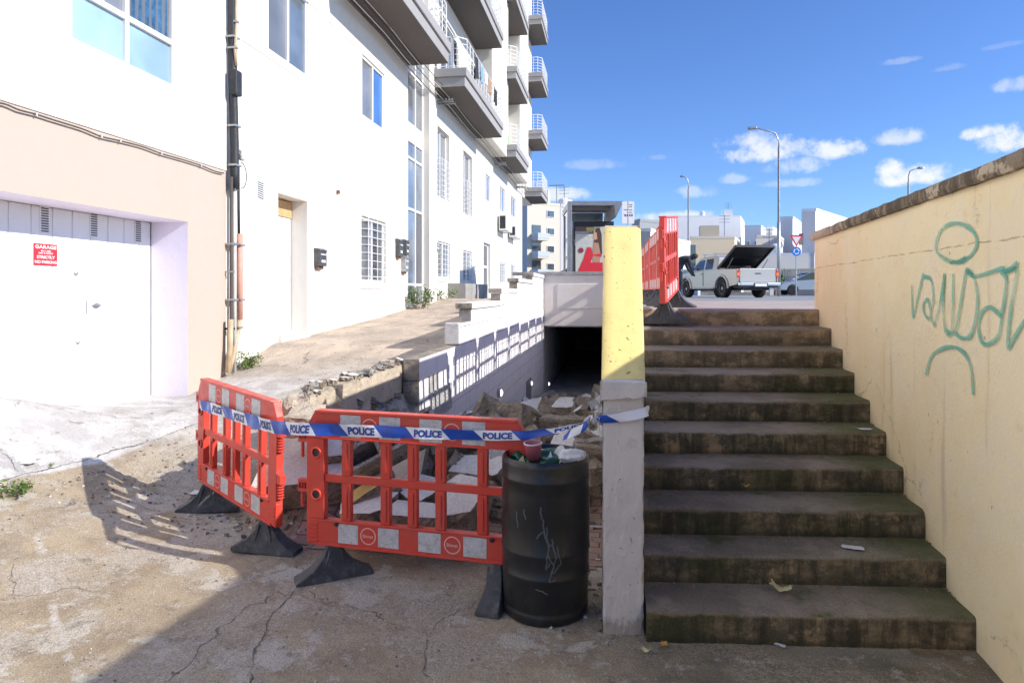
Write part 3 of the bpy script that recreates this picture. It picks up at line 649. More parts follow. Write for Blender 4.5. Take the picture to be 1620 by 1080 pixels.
# ------------------------------------------------------------------ parapet beside the stairs (yellow top, grey white face)
m, t, b = newmat('rough_whitewash_front'); c = coords(t); X_ = t.xyz(c)
q1 = t.noise(c, 1.6, 7, .65); q2 = t.noise(c, 9, 8, .72); q3 = t.noise(t.v('ADD', c, (4, 4, 1)), 34, 4, .7)
cc = t.mix(t.map(q1, .4, .62), (.70, .64, .585), (.60, .545, .50)); cc = t.mix(t.m('MULTIPLY', t.map(q2, .56, .66), .35), cc, (.46, .41, .36))
cc = t.mix(t.map(q3, .665, .69), cc, (.20, .15, .12)); ex = t.m('ABSOLUTE', X_[0])
cc = t.mix(t.m('MULTIPLY', t.map(t.m('ADD', ex, t.m('MULTIPLY', t.m('SUBTRACT', q2, .5), .12)), .100, .112), .8), cc, (.42, .33, .25))
cc = t.mix(t.m('MULTIPLY', t.map(t.m('ADD', X_[2], t.m('MULTIPLY', t.m('SUBTRACT', q2, .5), .5)), .10, .02), .7), cc, (.30, .25, .19))
t.put(b.inputs['Base Color'], cc); b.inputs['Roughness'].default_value = .93; bump(t, b, t.m('ADD', t.m('MULTIPLY', q2, 2), t.m('ADD', q3, t.noise(c, 80, 3))), .5, .008); M['front_paint'] = m
pp = empty('stair_parapet', (.04, 3.3, 0), 0, 'sloping stair wall with weathered yellow top and whitewashed front', 'wall')
inv = Matrix.Translation((-.04, -3.3, 0))
fl, frr = P(953, 1003, 3.27), P(1019, 1005, 3.27); zN = 1.7 - 137 * 3.27 / F
bl, br_ = P(957, 350, 4.5), P(1012, 350, 4.5); zFar = 1.7 + 113 * 4.5 / F
lip_z = zN - .105
mb = MB(); N = 26; rng = random.Random(3)
def ppt(u, side_, z): a, b_ = (fl, bl) if side_ == 0 else (frr, br_); return inv @ Vector((a.x + (b_.x - a.x) * u, a.y + (b_.y - a.y) * u, z))
# body under the sloping slab
bz = lambda u: (zN - .035) + (zFar - zN) * u
b0 = len(mb.v); nz_, nx_ = 60, 14
for j in range(nz_ + 1):
    for k in range(nx_ + 1):
        z = -.1 + (zN - .03 + .1) * j / nz_; p = ppt(0, 0, z).lerp(ppt(0, 1, z), k / nx_); eg = 1 if k in (0, nx_) else 0
        p.y += .004 * noise.noise(Vector((k * .25, z * 5, 2))) + .0025 * noise.noise(Vector((k * .9, z * 17, 2))) + eg * (.004 + .010 * max(0, noise.noise(Vector((k, z * 13, 7))))); p.x += eg * (.5 - k / nx_) * (.008 * abs(noise.noise(Vector((k, z * 11, 4)))) + .022 * max(0, noise.noise(Vector((k, z * 9, 9))) - .35)) * 2
        mb.v.append(p)
for j in range(nz_):
    for k in range(nx_): a_ = b0 + j * (nx_ + 1) + k; mb.f.append((a_, a_ + 1, a_ + nx_ + 2, a_ + nx_ + 1)); mb.mi.append(0)
mb.quad([ppt(0, 0, -.1), ppt(0, 0, zN - .03), ppt(1, 0, zFar - .03), ppt(1, 0, -1.5)]); mb.quad([ppt(0, 1, -.1), ppt(1, 1, -.1), ppt(1, 1, zFar - .03), ppt(0, 1, zN - .03)])
mb.quad([ppt(1, 0, -1.5), ppt(1, 0, zFar - .03), ppt(1, 1, zFar - .03), ppt(1, 1, -1.5)])
bo = mb.build('wall', M['front_paint'], pp)
mb = MB(); e = .005; nW = 8; rowsU = [-.0 + k / N for k in range(N + 1)]
def top_pt(u, w_, dz=0):
    l, r_ = ppt(u, 0, 0), ppt(u, 1, 0); p = l + (r_ - l) * w_; z = zN + (zFar - zN) * u
    if u > .93: z -= (u - .93) ** 2 * 10
    z += .004 * noise.noise(Vector((u * 20, w_ * 4, 0)))
    if w_ in (0, 1): z -= .012 + .008 * abs(noise.noise(Vector((u * 30, w_ * 4, 5))))
    return Vector((p.x, p.y, z + dz))
ext = lambda w_: -e if w_ == 0 else (e if w_ == 1 else 0)
W_ = [0, .06, .25, .5, .75, .94, 1]; nW = len(W_)
for u in rowsU:
    for w_ in W_: mb.v.append(top_pt(u, w_) + Vector((ext(w_), 0, 0)))
for k in range(N):
    for j in range(nW - 1): mb.f.append((k * nW + j, k * nW + j + 1, (k + 1) * nW + j + 1, (k + 1) * nW + j)); mb.mi.append(0)
for w_, sgn in ((0, -1), (1, 1)):
    b0 = len(mb.v)
    for u in rowsU: mb.v += [top_pt(u, w_) + Vector((ext(w_), 0, 0)), top_pt(u, w_, -.05) + Vector((ext(w_) * .3, 0, 0))]
    mb.f += [(b0 + 2 * k, b0 + 2 * k + 1, b0 + 2 * k + 3, b0 + 2 * k + 2) for k in range(N)]; mb.mi += [0] * N
mb.quad([top_pt(1, 0), top_pt(1, 1), top_pt(1, 1, -.08), top_pt(1, 0, -.08)])
mb.build('painted_top', M['yellow_paint'], pp, smooth=True).modifiers.new('e', 'EDGE_SPLIT').split_angle = R(40)
# thick rendered lip at the low end of the slab
mb = MB(); n_ = 14; yv = ppt(0, 0, 0).y
ws = [k / n_ for k in range(n_ + 1)]
for w_ in ws:
    l, r_ = ppt(0, 0, 0), ppt(0, 1, 0); p = l + (r_ - l) * w_; p.x += (w_ - .5) * 2 * .012; q = .006 * noise.noise(Vector((w_ * 9, 0, 2)))
    low = lip_z + .012 * noise.noise(Vector((w_ * 6, 3, 2))) + .02 * w_
    mb.v += [Vector((p.x, yv + .002, low)), Vector((p.x, yv - .013 + q * .4, low + .004)), Vector((p.x, yv - .014 + q * .5, (low + zN) / 2)), Vector((p.x, yv - .012 + q, zN - .010 - abs(q))), Vector((p.x, yv + .004, zN + .001 - (.012 if w_ in (0, 1) else 0)))]
mb.f += [(k * 5 + j, (k + 1) * 5 + j, (k + 1) * 5 + j + 1, k * 5 + j + 1) for k in range(n_) for j in range(4)]; mb.mi += [0] * (n_ * 4)
mb.f += [(0, 1, 2, 3, 4), tuple(range((n_ + 1) * 5 - 1, n_ * 5 - 1, -1))]; mb.mi += [0, 0]
mb.build('lip', M['front_paint'], pp, smooth=True).modifiers.new('e', 'EDGE_SPLIT').split_angle = R(35)
# level length of the same wall behind, and the retaining wall of the street edge
mb = MB(); mb.box(-.045, .08, bl.y + .02, 6.2, -1.5, zFar - .08)
tag(mb.build('landing_wall', M['grey_paint']), 'low wall behind the yellow topped parapet at the top of the stairs', 'wall')
mb = MB(); mb.box(-.06, .05, 6.22, 18.68, -1.8, 1.49)
tag(mb.build('retaining_wall', M['grey_paint']), 'grey retaining wall under the street on the right of the sunken ramp', 'wall')
# ------------------------------------------------------------------ block wall on the left of the sunken ramp
WX = -2.0
yw = lambda x: PX(x, HY, WX).y
tiers = [(yw(663), 1.015), (yw(727), 1.30), (yw(745), 1.47), (yw(792), 1.69), (yw(819), 1.92), (yw(843), 2.11)]
Yend = 18.66
bw = empty('block_wall', (WX - .09, yw(700), 0), 0, 'stepped white painted block wall with brown capstones, broken at its near end', 'wall')
inv = Matrix.Translation(-bw.location)
mb = MB(); rng = random.Random(11); CH = .232; BL = .46
def top_at(y):
    z = -9
    for ty, tz in tiers:
        if y >= ty: z = tz
    return z
row = 0; z = 1.015 - CH * 12
while z < 2.12:
    y = tiers[0][0] - (0.0 if row % 2 else 0.12) - (BL * .5 if row % 2 else 0)
    if z < .55: y = tiers[0][0] + .1 + rng.random() * .1
    while y < Yend - .05:
        y2 = min(y + BL, Yend)
        ya = max(y, tiers[0][0] - .06 if z < .8 else tiers[0][0])
        tp = top_at(max(ya, y) + .03); nxt = [ty for ty, _ in tiers if ya + .03 < ty < y2]
        if tp < z + .05 and nxt: ya = nxt[0]; tp = top_at(ya + .01)
        if tp > z + .04 and y2 - ya > .04:
            zz_ = min(z + CH, tp); j = rng.uniform(-.003, .003) * (4 if ya < tiers[0][0] + .6 else 1)
            mb.box(WX - .18 + j, WX + j, ya + .003, y2 - .003, z + .0025, zz_ - .0025, 0, inv)
            mb.mi[-3] = 1   # face towards the ramp is painted
        y += BL
    z += CH; row += 1
mb.build('blocks', [M['brown_block'], M['white_paint']], bw, bevel=.006, seg=1)
mb = MB(); mb.box(WX - .172, WX - .007, tiers[0][0] + .03, Yend, -1.7, 1.0, 0, inv)
for (ty, tz), (ty2, _) in zip(tiers[2:], tiers[3:] + [(Yend, 0)]): mb.box(WX - .172, WX - .007, ty + .03, ty2, .99, tz - .01, 0, inv)
mb.build('mortar', rough_mat('mortar_joint_grey', [(.55, .54, .53), (.35, .33, .31)], 6, .95, .3, .01, 50), bw)
for (ty, tz), (ty2, _) in zip(tiers[2:], tiers[3:] + [(Yend, 0)]):
    mb = MB(); mb.box(WX - .215, WX + .03, ty - .05, ty2 - .01, tz + .002, tz + .088, 0, inv); mb.mi[-3] = 1; mb.mi[-5] = 1
    mb.build('capstone', [M['brown_block'], M['white_paint']], bw, bevel=.01)
# broken rendered block face and bare mesh patch
mb = MB(); mb.box(WX - .2, WX + .004, tiers[1][0] - .02, tiers[1][0] + .05, 1.02, 1.31, 0, inv)
mb.build('broken_render', M['rubble_paint'], bw, bevel=.02)
o = MB(); rng = random.Random(5)
y0m, y1m, z0m, z1m = yw(678), yw(714), .28, .60
o.box(WX + .002, WX + .012, y0m, y1m, z0m, z1m, 0, inv)
o.build('patch', rough_mat('expanded_metal_patch', [(.22, .21, .20), (.72, .72, .72), (.82, .82, .82)], 60, .8, 1.0, .01, 30, lo=.44, hi=.5), bw)
# stub of the same wall, knocked down to one course
st = empty('broken_wall', (WX - .27, 5.6, ground_left(-2.3, 5.6)), 0, 'sandy stone blocks, lowest course left of the collapsed wall beside the alley', 'wall')
inv = Matrix.Translation(-st.location)
ysb = [PX(487, HY, -2.18).y, PX(543, HY, -2.18).y, PX(588, HY, -2.18).y, PX(640, HY, -2.18).y]
def rock(size, seed, paint=None, rough=.035, cuts=2, jit=.22, T=None, mb=None, mi_rough=0, mi_paint=1):
    """broken masonry lump: convex hull of a jittered box, rough all round except a flat painted face (local +z)"""
    import bmesh
    rg = random.Random(seed); bm = bmesh.new(); sx, sy_, sz = size[0] / 2, size[1] / 2, size[2] / 2
    for ix in (-1, 1):
        for iy in (-1, 1):
            for iz in (-1, 1):
                j = jit if not (paint and iz == 1) else jit * 1.3
                z_ = iz * sz * (1 if (paint and iz == 1) else rg.uniform(1 - jit, 1))
                bm.verts.new((ix * sx * rg.uniform(1 - j * 1.6, 1), iy * sy_ * rg.uniform(1 - j * 1.6, 1), z_))
    for _ in range(3):
        bm.verts.new((rg.choice((-1, 1)) * sx * rg.uniform(.85, 1.02), rg.uniform(-.6, .6) * sy_, sz if (paint and rg.random() < .6) else rg.uniform(-.8, .6) * sz))
        bm.verts.new((rg.uniform(-.6, .6) * sx, rg.choice((-1, 1)) * sy_ * rg.uniform(.85, 1.02), sz if (paint and rg.random() < .6) else rg.uniform(-.8, .6) * sz))
    r = bmesh.ops.convex_hull(bm, input=bm.verts[:])
    bmesh.ops.delete(bm, geom=[g_ for g_ in set(r['geom_interior'] + r['geom_unused']) if isinstance(g_, bmesh.types.BMVert)], context='VERTS')
    bmesh.ops.triangulate(bm, faces=bm.faces[:]); bmesh.ops.subdivide_edges(bm, edges=bm.edges[:], cuts=cuts, use_grid_fill=True)
    sc = max(size); bm.normal_update()
    for v in bm.verts:
        if paint and v.co.z > sz - 1e-4:
            if v.is_boundary: pass
            edge = any(f.normal.z < .9 for f in v.link_faces)
            if edge: v.co.x += rough * .5 * noise.noise(v.co * 14 + Vector((seed, 0, 0))); v.co.y += rough * .5 * noise.noise(v.co * 14 + Vector((0, seed, 0)))
            continue
        n_ = noise.noise(v.co * (2.2 / sc * 1.4) * 2 + Vector((seed * 1.3, 0, 0))) + .5 * noise.noise(v.co * (8 / sc) + Vector((0, seed, 0)))
        v.co += v.normal * (n_ * rough)
    bm.verts.index_update(); out = mb or MB()
    bm.faces.ensure_lookup_table()
    vs_ = [v.co.copy() for v in bm.verts]; n0 = len(out.v)
    for p in vs_: out.v.append(T @ p if T is not None else p)
    for f in bm.faces:
        out.f.append(tuple(n0 + v.index for v in f.verts)); out.mi.append(mi_paint if (paint and all(v.co.z > sz - 1e-4 for v in f.verts)) else mi_rough)
    bm.free(); return out
for i in range(3):
    L = ysb[i + 1] - ysb[i] - (.02 if i < 2 else -.3); cy = (ysb[i] + ysb[i + 1]) / 2 + (.15 if i == 2 else 0)
    mb = rock((.2, L, .30), 40 + i, None, .018 if i else .03, 3, .05 if i else .14)
    rot = Matrix.Rotation(R((3, -2, 0)[i]), 4, 'Z')
    T = Matrix.Translation(Vector((-2.285 - (.03 if i == 0 else 0), cy, .80))) @ rot
    mb.v = [inv @ (T @ p) for p in mb.v]
    mb.build('stone_block', M['tan_block'], st)
mb = rock((.24, .28, .15), 77, None, .02, 3, .12); T = Matrix.Translation(P(484, 664, 4.62)) @ Matrix.Rotation(.25, 4, 'X')
mb.v = [T @ p for p in mb.v]
recenter(tag(mb.build('fallen_block', M['tan_block']), 'small pale broken block in front of the lowest course of the collapsed wall', 'rubble'))
# end wall over the underpass, the underpass
ew = empty('underpass_wall', (-1, 18.8, -1.3), 0, 'grey white wall over the dark underpass opening, in front of the bus shelter', 'wall')
inv = Matrix.Translation(-ew.location); yF = 18.7; zl = 1.7 - 52 * 18.8 / F; zt = 1.7 + 33 * 18.8 / F
mb = MB(); mb.box(-2.6, .6, yF, yF + .25, zl, zt - .1, 0, inv); mb.box(-2.6, -2.0, yF, yF + .25, -1.6, zl - .002, 0, inv); mb.box(.052, .6, yF, yF + .25, -1.6, zl - .002, 0, inv)
mb.build('wall', M['grey_paint'], ew)
mb = MB(); mb.box(-2.9, .7, yF - .06, yF + .3, zt - .098, zt, 0, inv); mb.build('coping', rough_mat('grey_coping', [(.42, .41, .40), (.30, .29, .28)], 4, .9, .3, .01, 40), ew, bevel=.01)
mb = MB(); mb.box(-1.6, -.3, yF - .02, yF - .002, 1.25, 1.95, 0, inv); mb.build('panel', M['grey_paint'], ew, bevel=.01)
tun = MB(); dk = rough_mat('dark_underpass_render', [(.60, .60, .62), (.45, .45, .47)], 2, .9, .3, .01, 40)
tun.box(-2.2, -2.0, yF + .26, 34, -1.6, 1.2); tun.box(.06, .2, yF + .26, 34, -1.6, 1.2); tun.box(-1.998, .058, yF + .262, 33.99, zl - .05, zl + .2); tun.box(-2.2, .2, 34, 34.2, -1.6, 1.2); tun.box(-1.998, .05, yF - .1, 33.99, -1.6, -1.28)
tag(recenter(tun.build('underpass', dk)), 'dark underpass passage beyond the grey lintel', 'underpass')
# small lit lamps along the ramp
ml, tl, bl_ = newmat('lit_lamp_lens'); tl.put(bl_.inputs['Emission Color'], (1, 1, 1)); bl_.inputs['Emission Strength'].default_value = 3.0
for (px, py, lab) in ((789, 621, 'small round lit lamp on the white block wall above the rubble, nearest to the barrier'), (838, 606, 'small lit lamp over a dark niche near the underpass mouth'), (866, 607, 'small lit lamp just inside the underpass mouth'), (882, 605, 'small lit lamp deepest inside the underpass')):
    p = PX(px, py, WX + .02)
    e_ = empty('wall_lamp', p, 0, lab, 'lamp', 'small lamps along the sunken ramp')
    mb = MB(); T = Matrix.Rotation(R(90), 4, 'Y'); r_ = .075 if px < 800 else .06
    mb.lathe([(r_, -.02), (r_, .03), (r_ * .8, .04)], 16, 0, T); mb.build('housing', M['galv'], e_)
    mb = MB(); mb.lathe([(r_ * .78, .041), (r_ * .7, .055), (r_ * .3, .07)], 16, 0, T); mb.build('lens', ml, e_)
    if px == 838:
        mb = MB(); mb.box(WX + .002, WX + .012, p.y - .5, p.y + .35, p.z - .42, p.z + .1); tag(mb.build('niche_shade_panel', flat('niche_shade_tone', (.22, .21, .23), .8)), 'flat dark panel for the shaded niche around the small lamp near the underpass mouth', 'panel')  # flat sheet on the wall, its dark colour stands for the niche's shade
# ------------------------------------------------------------------ traffic barriers
BW = 1.36
def make_barrier(name='traffic_barrier'):
    """local frame: x along the panel (0..BW), -y is the face with the markings, z up"""
    root = empty(name, (0, 0, 0)); W2 = BW; zb, zt = .205, 1.0; th = .024
    # frame: stiles, rails, mid rail, uprights (butted, slightly different depths)
    mb = MB(); st = .115
    ch = .055
    mb.prism([(ch, zt), (W2 - ch, zt), (W2 - .002, zt - .09), (W2 - .002, zt - .165), (.002, zt - .165), (.002, zt - .09)], -th, th, 'y')
    mb.box(0, st, -th, th, zb + .15, zt - .166); mb.box(W2 - st, W2, -th, th, zb + .15, zt - .166)
    mb.box(.0, W2, -th, th, zb, zb + .149)
    mb.box(st + .001, W2 - st - .001, -th * .62, th * .62, .575, .622)
    ups = [.19, .375, .5, .625, .81]; uw = .029
    for u in ups:
        for (a, b) in ((zb + .15, .574), (.623, zt - .166)):
            mb.box(u * W2 - uw, u * W2 + uw, -th * .8, th * .8, a, b)
            mb.box(u * W2 - uw * .35, u * W2 + uw * .35, -th * 1.02, -th * .79, a + .02, b - .02)
    for (a, b) in ((zt - .012, zt + .004), (zb - .004, zb + .012)): mb.box(.06, W2 - .06, -th - .009, th + .009, a, b)
    mb.box(.1, W2 - .1, -th - .007, -th + .001, zb + .138, zb + .15); mb.box(.1, W2 - .1, -th - .007, -th + .001, zt - .165, zt - .155)
    for k in range(5): mb.box(.012, .075, -th - .006, -th + .001, zb + .015 + k * .025, zb + .026 + k * .025); mb.box(W2 - .075, W2 - .012, -th - .006, -th + .001, zb + .015 + k * .025, zb + .026 + k * .025)
    mb.build('panel', M['barrier_red'], root, bevel=.005, seg=2)
    T = lambda x, z: Matrix.Translation((x, 0, z)) @ Matrix.Rotation(R(90), 4, 'X')
    for z in (.50, .75):
        m2 = MB(); n = 20; v = []
        for r_, y in ((.034, 0), (.034, .012), (.024, .012), (.024, 0)):
            v += [(r_ * math.cos(2 * math.pi * k / n), r_ * math.sin(2 * math.pi * k / n), y) for k in range(n)]
        m2.add(v, [(i * n + k, i * n + (k + 1) % n, ((i + 1) % 4) * n + (k + 1) % n, ((i + 1) % 4) * n + k) for i in range(4) for k in range(n)], 0, T(.065, z) @ Matrix.Translation((0, 0, th - .002)))
        m2.build('ring', M['barrier_red'], root, smooth=True)
        m3 = MB(); m3.lathe([(.023, 0), (.023, .003)], 16, 0, T(.065, z) @ Matrix.Translation((0, 0, th - .001))); m3.build('ring_hole', M['black_plastic'], root)
    # coupling hooks with ribbed pins on one end, eyes on the other
    for z in (.86, .56):
        m2 = MB(); m2.box(-.065, .0, -.018, .018, z, z + .022); m2.box(-.065, .0, -.018, .018, z - .055, z - .035)
        for k in range(4): m2.box(-.064 + k * .018, -.056 + k * .018, -.017, .017, z - .034, z - .001)
        m2.tube([(-.042, 0, z - .055), (-.042, 0, z - .15)], .009, 8)
        for k in range(6): m2.lathe([(.014, 0), (.014, .005)], 8, 0, Matrix.Translation((-.042, 0, z - .07 - k * .014)))
        m2.build('hook', M['barrier_red'], root, bevel=.002, seg=1)
        m2 = MB(); m2.box(W2, W2 + .045, -.022, .022, z - .075, z - .012)
        for k in range(5): m2.box(W2, W2 + .03, -.02, .02, z - .17 + k * .018, z - .160 + k * .018)
        m2.build('socket', M['barrier_red'], root, bevel=.003, seg=1)
    for band, (z0, z1) in (('top', (zt - .148, zt - .018)), ('bottom', (zb + .02, zb + .132))):
        for (a, b) in ((.165, .262), (.350, .447), (.535, .635), (.725, .825)) if band == 'top' else ((.155, .25), (.345, .44), (.53, .63), (.73, .83)):
            m2 = MB(); m2.box(a * W2, b * W2, -th - .0016, -th + .001, z0, z1); m2.box(a * W2, b * W2, th - .001, th + .0016, z0, z1); m2.build('reflector', M['reflect_white'], root)
        zc = (z0 + z1) / 2
        for fx in ((.305, .68) if band == 'top' else (.298, .682)):
            m2 = MB(); n = 28; r0, r1 = .050, .0435; yy = -th - .0022
            m2.v += [Vector((fx * W2 + (r0 if j == 0 else r1) * 1.0 * math.cos(2 * math.pi * k / n + .3), yy, zc + (r0 if j == 0 else r1) * math.sin(2 * math.pi * k / n + .3))) for k in range(n) for j in (0, 1)]
            for k in range(n):
                k2 = (k + 1) % n; m2.f.append((2 * k, 2 * k + 1, 2 * k2 + 1, 2 * k2)); m2.mi.append(0)
            text_on(m2, 'Bitmat', (fx * W2, yy - .0004, zc), (1, 0, 0), (0, 0, 1), .066, .020, 0, .012)
            m2.build('printed_logo', M['logo_pink'], root)
    # feet: flared black rubber blocks
    for fx in (.17, W2 - .17):
        m2 = MB(); hw, hh = .225, .205
        prof = [(-hw, 0), (hw, 0), (hw, .028), (hw * .80, .048), (hw * .52, .088), (hw * .30, .145), (hw * .19, hh), (-hw * .19, hh), (-hw * .30, .145), (-hw * .52, .088), (-hw * .80, .048), (-hw, .028)]
        n = len(prof)
        def wd(y, z): return .062 - .034 * min(1, z / hh) + .006 * (abs(y) / hw)
        v = [(-wd(*p), p[0], p[1]) for p in prof] + [(wd(*p), p[0], p[1]) for p in prof]
        m2.add([(a, b, c) for a, b, c in v], [tuple(range(n)), tuple(range(2 * n - 1, n - 1, -1))] + [(i, n + i, n + (i + 1) % n, (i + 1) % n) for i in range(n)])
        for sgn in (-1, 1):                       # raised rib and recessed look on both broad faces
            for y in (-.07, .07): m2.prism([(y - .008, .03), (y + .008, .03), (y * .45 + .006, hh - .02), (y * .45 - .006, hh - .02)], sgn * .03, sgn * .054, 'x')
            m2.box(sgn * .04, sgn * .069, -hw + .012, hw - .012, .001, .016)
        ft = m2.build('foot', M['rubber'], root, bevel=.006, seg=2); ft.location = (fx, 0, 0)
        m3 = MB(); m3.lathe([(.014, 0), (.014, .008), (.009, .012)], 10, 0, Matrix.Translation((fx + (.03 if fx < .5 else -.03), -th - .001, zb + .13)) @ Matrix.Rotation(R(90), 4, 'X')); m3.build('bolt', M['black_plastic'], root)
    return root
def place(root, a, b):
    """a, b: where the two lower ends of the panel stand (world, with height)"""
    a, b = Vector(a), Vector(b); d = b - a; rz = math.atan2(d.y, d.x); pitch = math.atan2(d.z, math.hypot(d.x, d.y))
    L = d.length; m_ = (a + b) / 2 - (d.normalized() * BW / 2)
    root.location = m_; root.rotation_euler = (0, -pitch, rz); return root
b2 = make_barrier(); G2 = 'two red plastic barriers closing off the rubble'
A = P(489, 880, 3.97); B = P(835, 900, 3.62)
place(b2, (A.x, A.y, -.003), (B.x, B.y, -.003))
def feet(b, *angs):
    rz = b.rotation_euler.z; fs = sorted([c_ for c_ in b.children if c_.name.startswith('foot')], key=lambda c_: c_.location.x)
    for f_, a_ in zip(fs, angs):
        if a_ is not None: f_.rotation_euler = (0, 0, R(a_ - 90) - rz)
feet(b2, 34, None)
tag(b2, 'red barrier in the middle, square to the camera, its right end behind the black bin', 'barrier', G2)
b1 = copy_tree(b2); [setattr(f_, 'rotation_euler', (0, 0, 0)) for f_ in b1.children if f_.name.startswith('foot')]
A = P(316, 800, 5.18); B = P(442, 880, 4.20)
place(b1, (A.x, A.y, ground(A.x, A.y) - .008), (B.x, B.y, ground(B.x, B.y) - .003))
tag(b1, 'red barrier on the left, set at an angle in full sun with a long shadow', 'barrier', G2)
feet(b1, 21, -2)
G3 = 'red barriers lined up along the street edge'
b0 = copy_tree(b2); [setattr(f_, 'rotation_euler', (0, 0, 0)) for f_ in b0.children if f_.name.startswith('foot')]; A = P(1048, 480, 6.02); B = P(1071, 480, 7.34)
place(b0, (A.x, A.y, 9 * H + .006), (B.x, B.y, 1.545)); tag(b0, 'red barrier tilted at the head of the stairs, near foot one step down', 'barrier', G3)
n_lab = ['first upright red barrier behind the tilted one at the head of the stairs']
for i in range(8):
    c_ = copy_tree(b0); y = 7.72 + 1.47 * i; x = .60 - .012 * i
    place(c_, (x + .02 * math.sin(i * 2.1), y, 1.545 if y < 13 else 1.505), (x - .02 + .03 * math.sin(i * 3.3), y + BW, 1.545 if y < 13 else 1.505))
    tag(c_, n_lab[0] if i == 0 else '%s red barrier of the row along the street edge, counted away from the stairs' % ('second', 'third', 'fourth', 'fifth', 'sixth', 'seventh', 'eighth')[i - 1], 'barrier', G3)
# ------------------------------------------------------------------ police tape
def unit(v): return v.normalized()
path = []                                      # (top, bottom) edges of the tape in space
def tp(x, yt, yb, Zc): return (P(x, yt, Zc), P(x, yb, Zc))
stations = [tp(317, 632, 648, 5.03), tp(345, 640, 657, 4.78), tp(380, 651, 669, 4.50), tp(410, 659, 679, 4.28), tp(436, 665, 686, 4.10), tp(470, 668, 688, 3.93), tp(490, 669, 688.5, 3.885), tp(515, 669.7, 689, 3.865), tp(560, 671, 690.5, 3.84), tp(640, 675, 693, 3.76),
            tp(720, 679, 695.5, 3.68), tp(790, 681, 696.5, 3.60), tp(832, 681, 695, 3.56), tp(858, 678.5, 690, 3.52), tp(885, 675.5, 684, 3.49), tp(915, 669, 675, 3.46), tp(940, 662, 667, 3.40), tp(951, 658, 664, 3.25)]
def cr(p0, p1, p2, p3, q): return .5 * ((2 * p1) + (p2 - p0) * q + (2 * p0 - 5 * p1 + 4 * p2 - p3) * q * q + (3 * p1 - p0 - 3 * p2 + p3) * q ** 3)
def densify(stn, k=8):
    out = []
    for i in range(len(stn) - 1):
        q4 = [stn[max(i - 1, 0)], stn[i], stn[i + 1], stn[min(i + 2, len(stn) - 1)]]
        for j in range(k):
            q = j / k; out.append(tuple(cr(*[s_[e] for s_ in q4], q) for e in (0, 1)))
    out.append(stn[-1]); return out
def tape_fn(stn):
    d = densify(stn); L = [0]
    for a, b in zip(d, d[1:]): L.append(L[-1] + ((b[0] + b[1]) / 2 - (a[0] + a[1]) / 2).length)
    def fn(u, v, off=0):                        # u metres along, v 0 bottom..1 top
        u = max(0, min(L[-1] - 1e-5, u)); lo, hi = 0, len(L) - 1
        while hi - lo > 1:
            mid = (lo + hi) // 2
            if L[mid] <= u: lo = mid
            else: hi = mid
        q = (u - L[lo]) / max(1e-6, L[lo + 1] - L[lo])
        t_ = d[lo][0].lerp(d[lo + 1][0], q); b_ = d[lo][1].lerp(d[lo + 1][1], q)
        p = b_.lerp(t_, v); al_ = (d[lo + 1][1] - d[lo][1]).normalized(); n_ = (t_ - b_).normalized().cross(al_)
        cam_ = Vector((0, 0, EYE)) - p
        if n_.dot(cam_) < 0: n_ = -n_
        rip = .004 * math.sin(u * 17 + 1) * (v - .5) * 2 + .003 * math.sin(u * 41) + .004 * math.sin(u * 9 + v * 3)
        return p + n_ * (off + rip)
    return fn, L[-1]
fn, LT = tape_fn(stations)
tape = empty('police_tape', P(640, 684, 3.82), 0, 'blue and white police tape strung across both red barriers to the stair wall', 'tape')
inv = Matrix.Translation(-tape.location)
PER = .378; SL = .062; TH_ = .0012
def ribbon(u0b, u1b, u0t, u1t, fn_, mb, mi, off=0, n=14, rows=5):
    b0 = len(mb.v)
    for r_ in range(rows + 1):
        v = r_ / rows
        for k in range(n + 1):
            q = k / n; ua = u0b + (u0t - u0b) * v; ub = u1b + (u1t - u1b) * v
            mb.v.append(inv @ fn_(ua + (ub - ua) * q, v, off))
    for r_ in range(rows):
        for k in range(n): mb.f.append((b0 + r_ * (n + 1) + k, b0 + r_ * (n + 1) + k + 1, b0 + (r_ + 1) * (n + 1) + k + 1, b0 + (r_ + 1) * (n + 1) + k)); mb.mi.append(mi)
def tape_run(fn_, LT_, phase, word=True, name='strip'):
    blue, white, ink = MB(), MB(), MB(); u = phase - PER
    while u < LT_:
        # white band with the word, then blue band; the borders slope down to the right
        wu0, wu1 = u, u + PER * .52; bu1 = u + PER
        c_ = lambda x: max(0, min(LT_, x))
        if c_(wu1 + SL) > c_(wu0): ribbon(c_(wu0 + SL), c_(wu1 + SL), c_(wu0), c_(wu1), fn_, white, 0)
        if c_(bu1 + SL) > c_(wu1): ribbon(c_(wu1 + SL), c_(bu1 + SL), c_(wu1), c_(bu1), fn_, blue, 0)
        if word and wu0 + .02 > 0 and wu1 + SL < LT_:
            vs_, fs = textmesh('POLICE', .05); cu = (wu0 + wu1) / 2 + SL * .55; ww = PER * .41
            nn = len(ink.v)
            for v in vs_: ink.v.append(inv @ fn_(cu + v.x * ww, .48 + v.y * .66, .0022))
            for f in fs: ink.f.append(tuple(nn + i for i in f)); ink.mi.append(0)
        u += PER
    white.build('white_band', M['tape_white'], tape, smooth=True); blue.build('blue_band', M['tape_blue'], tape, smooth=True)
    if ink.v: ink.build('lettering', M['tape_ink'], tape)
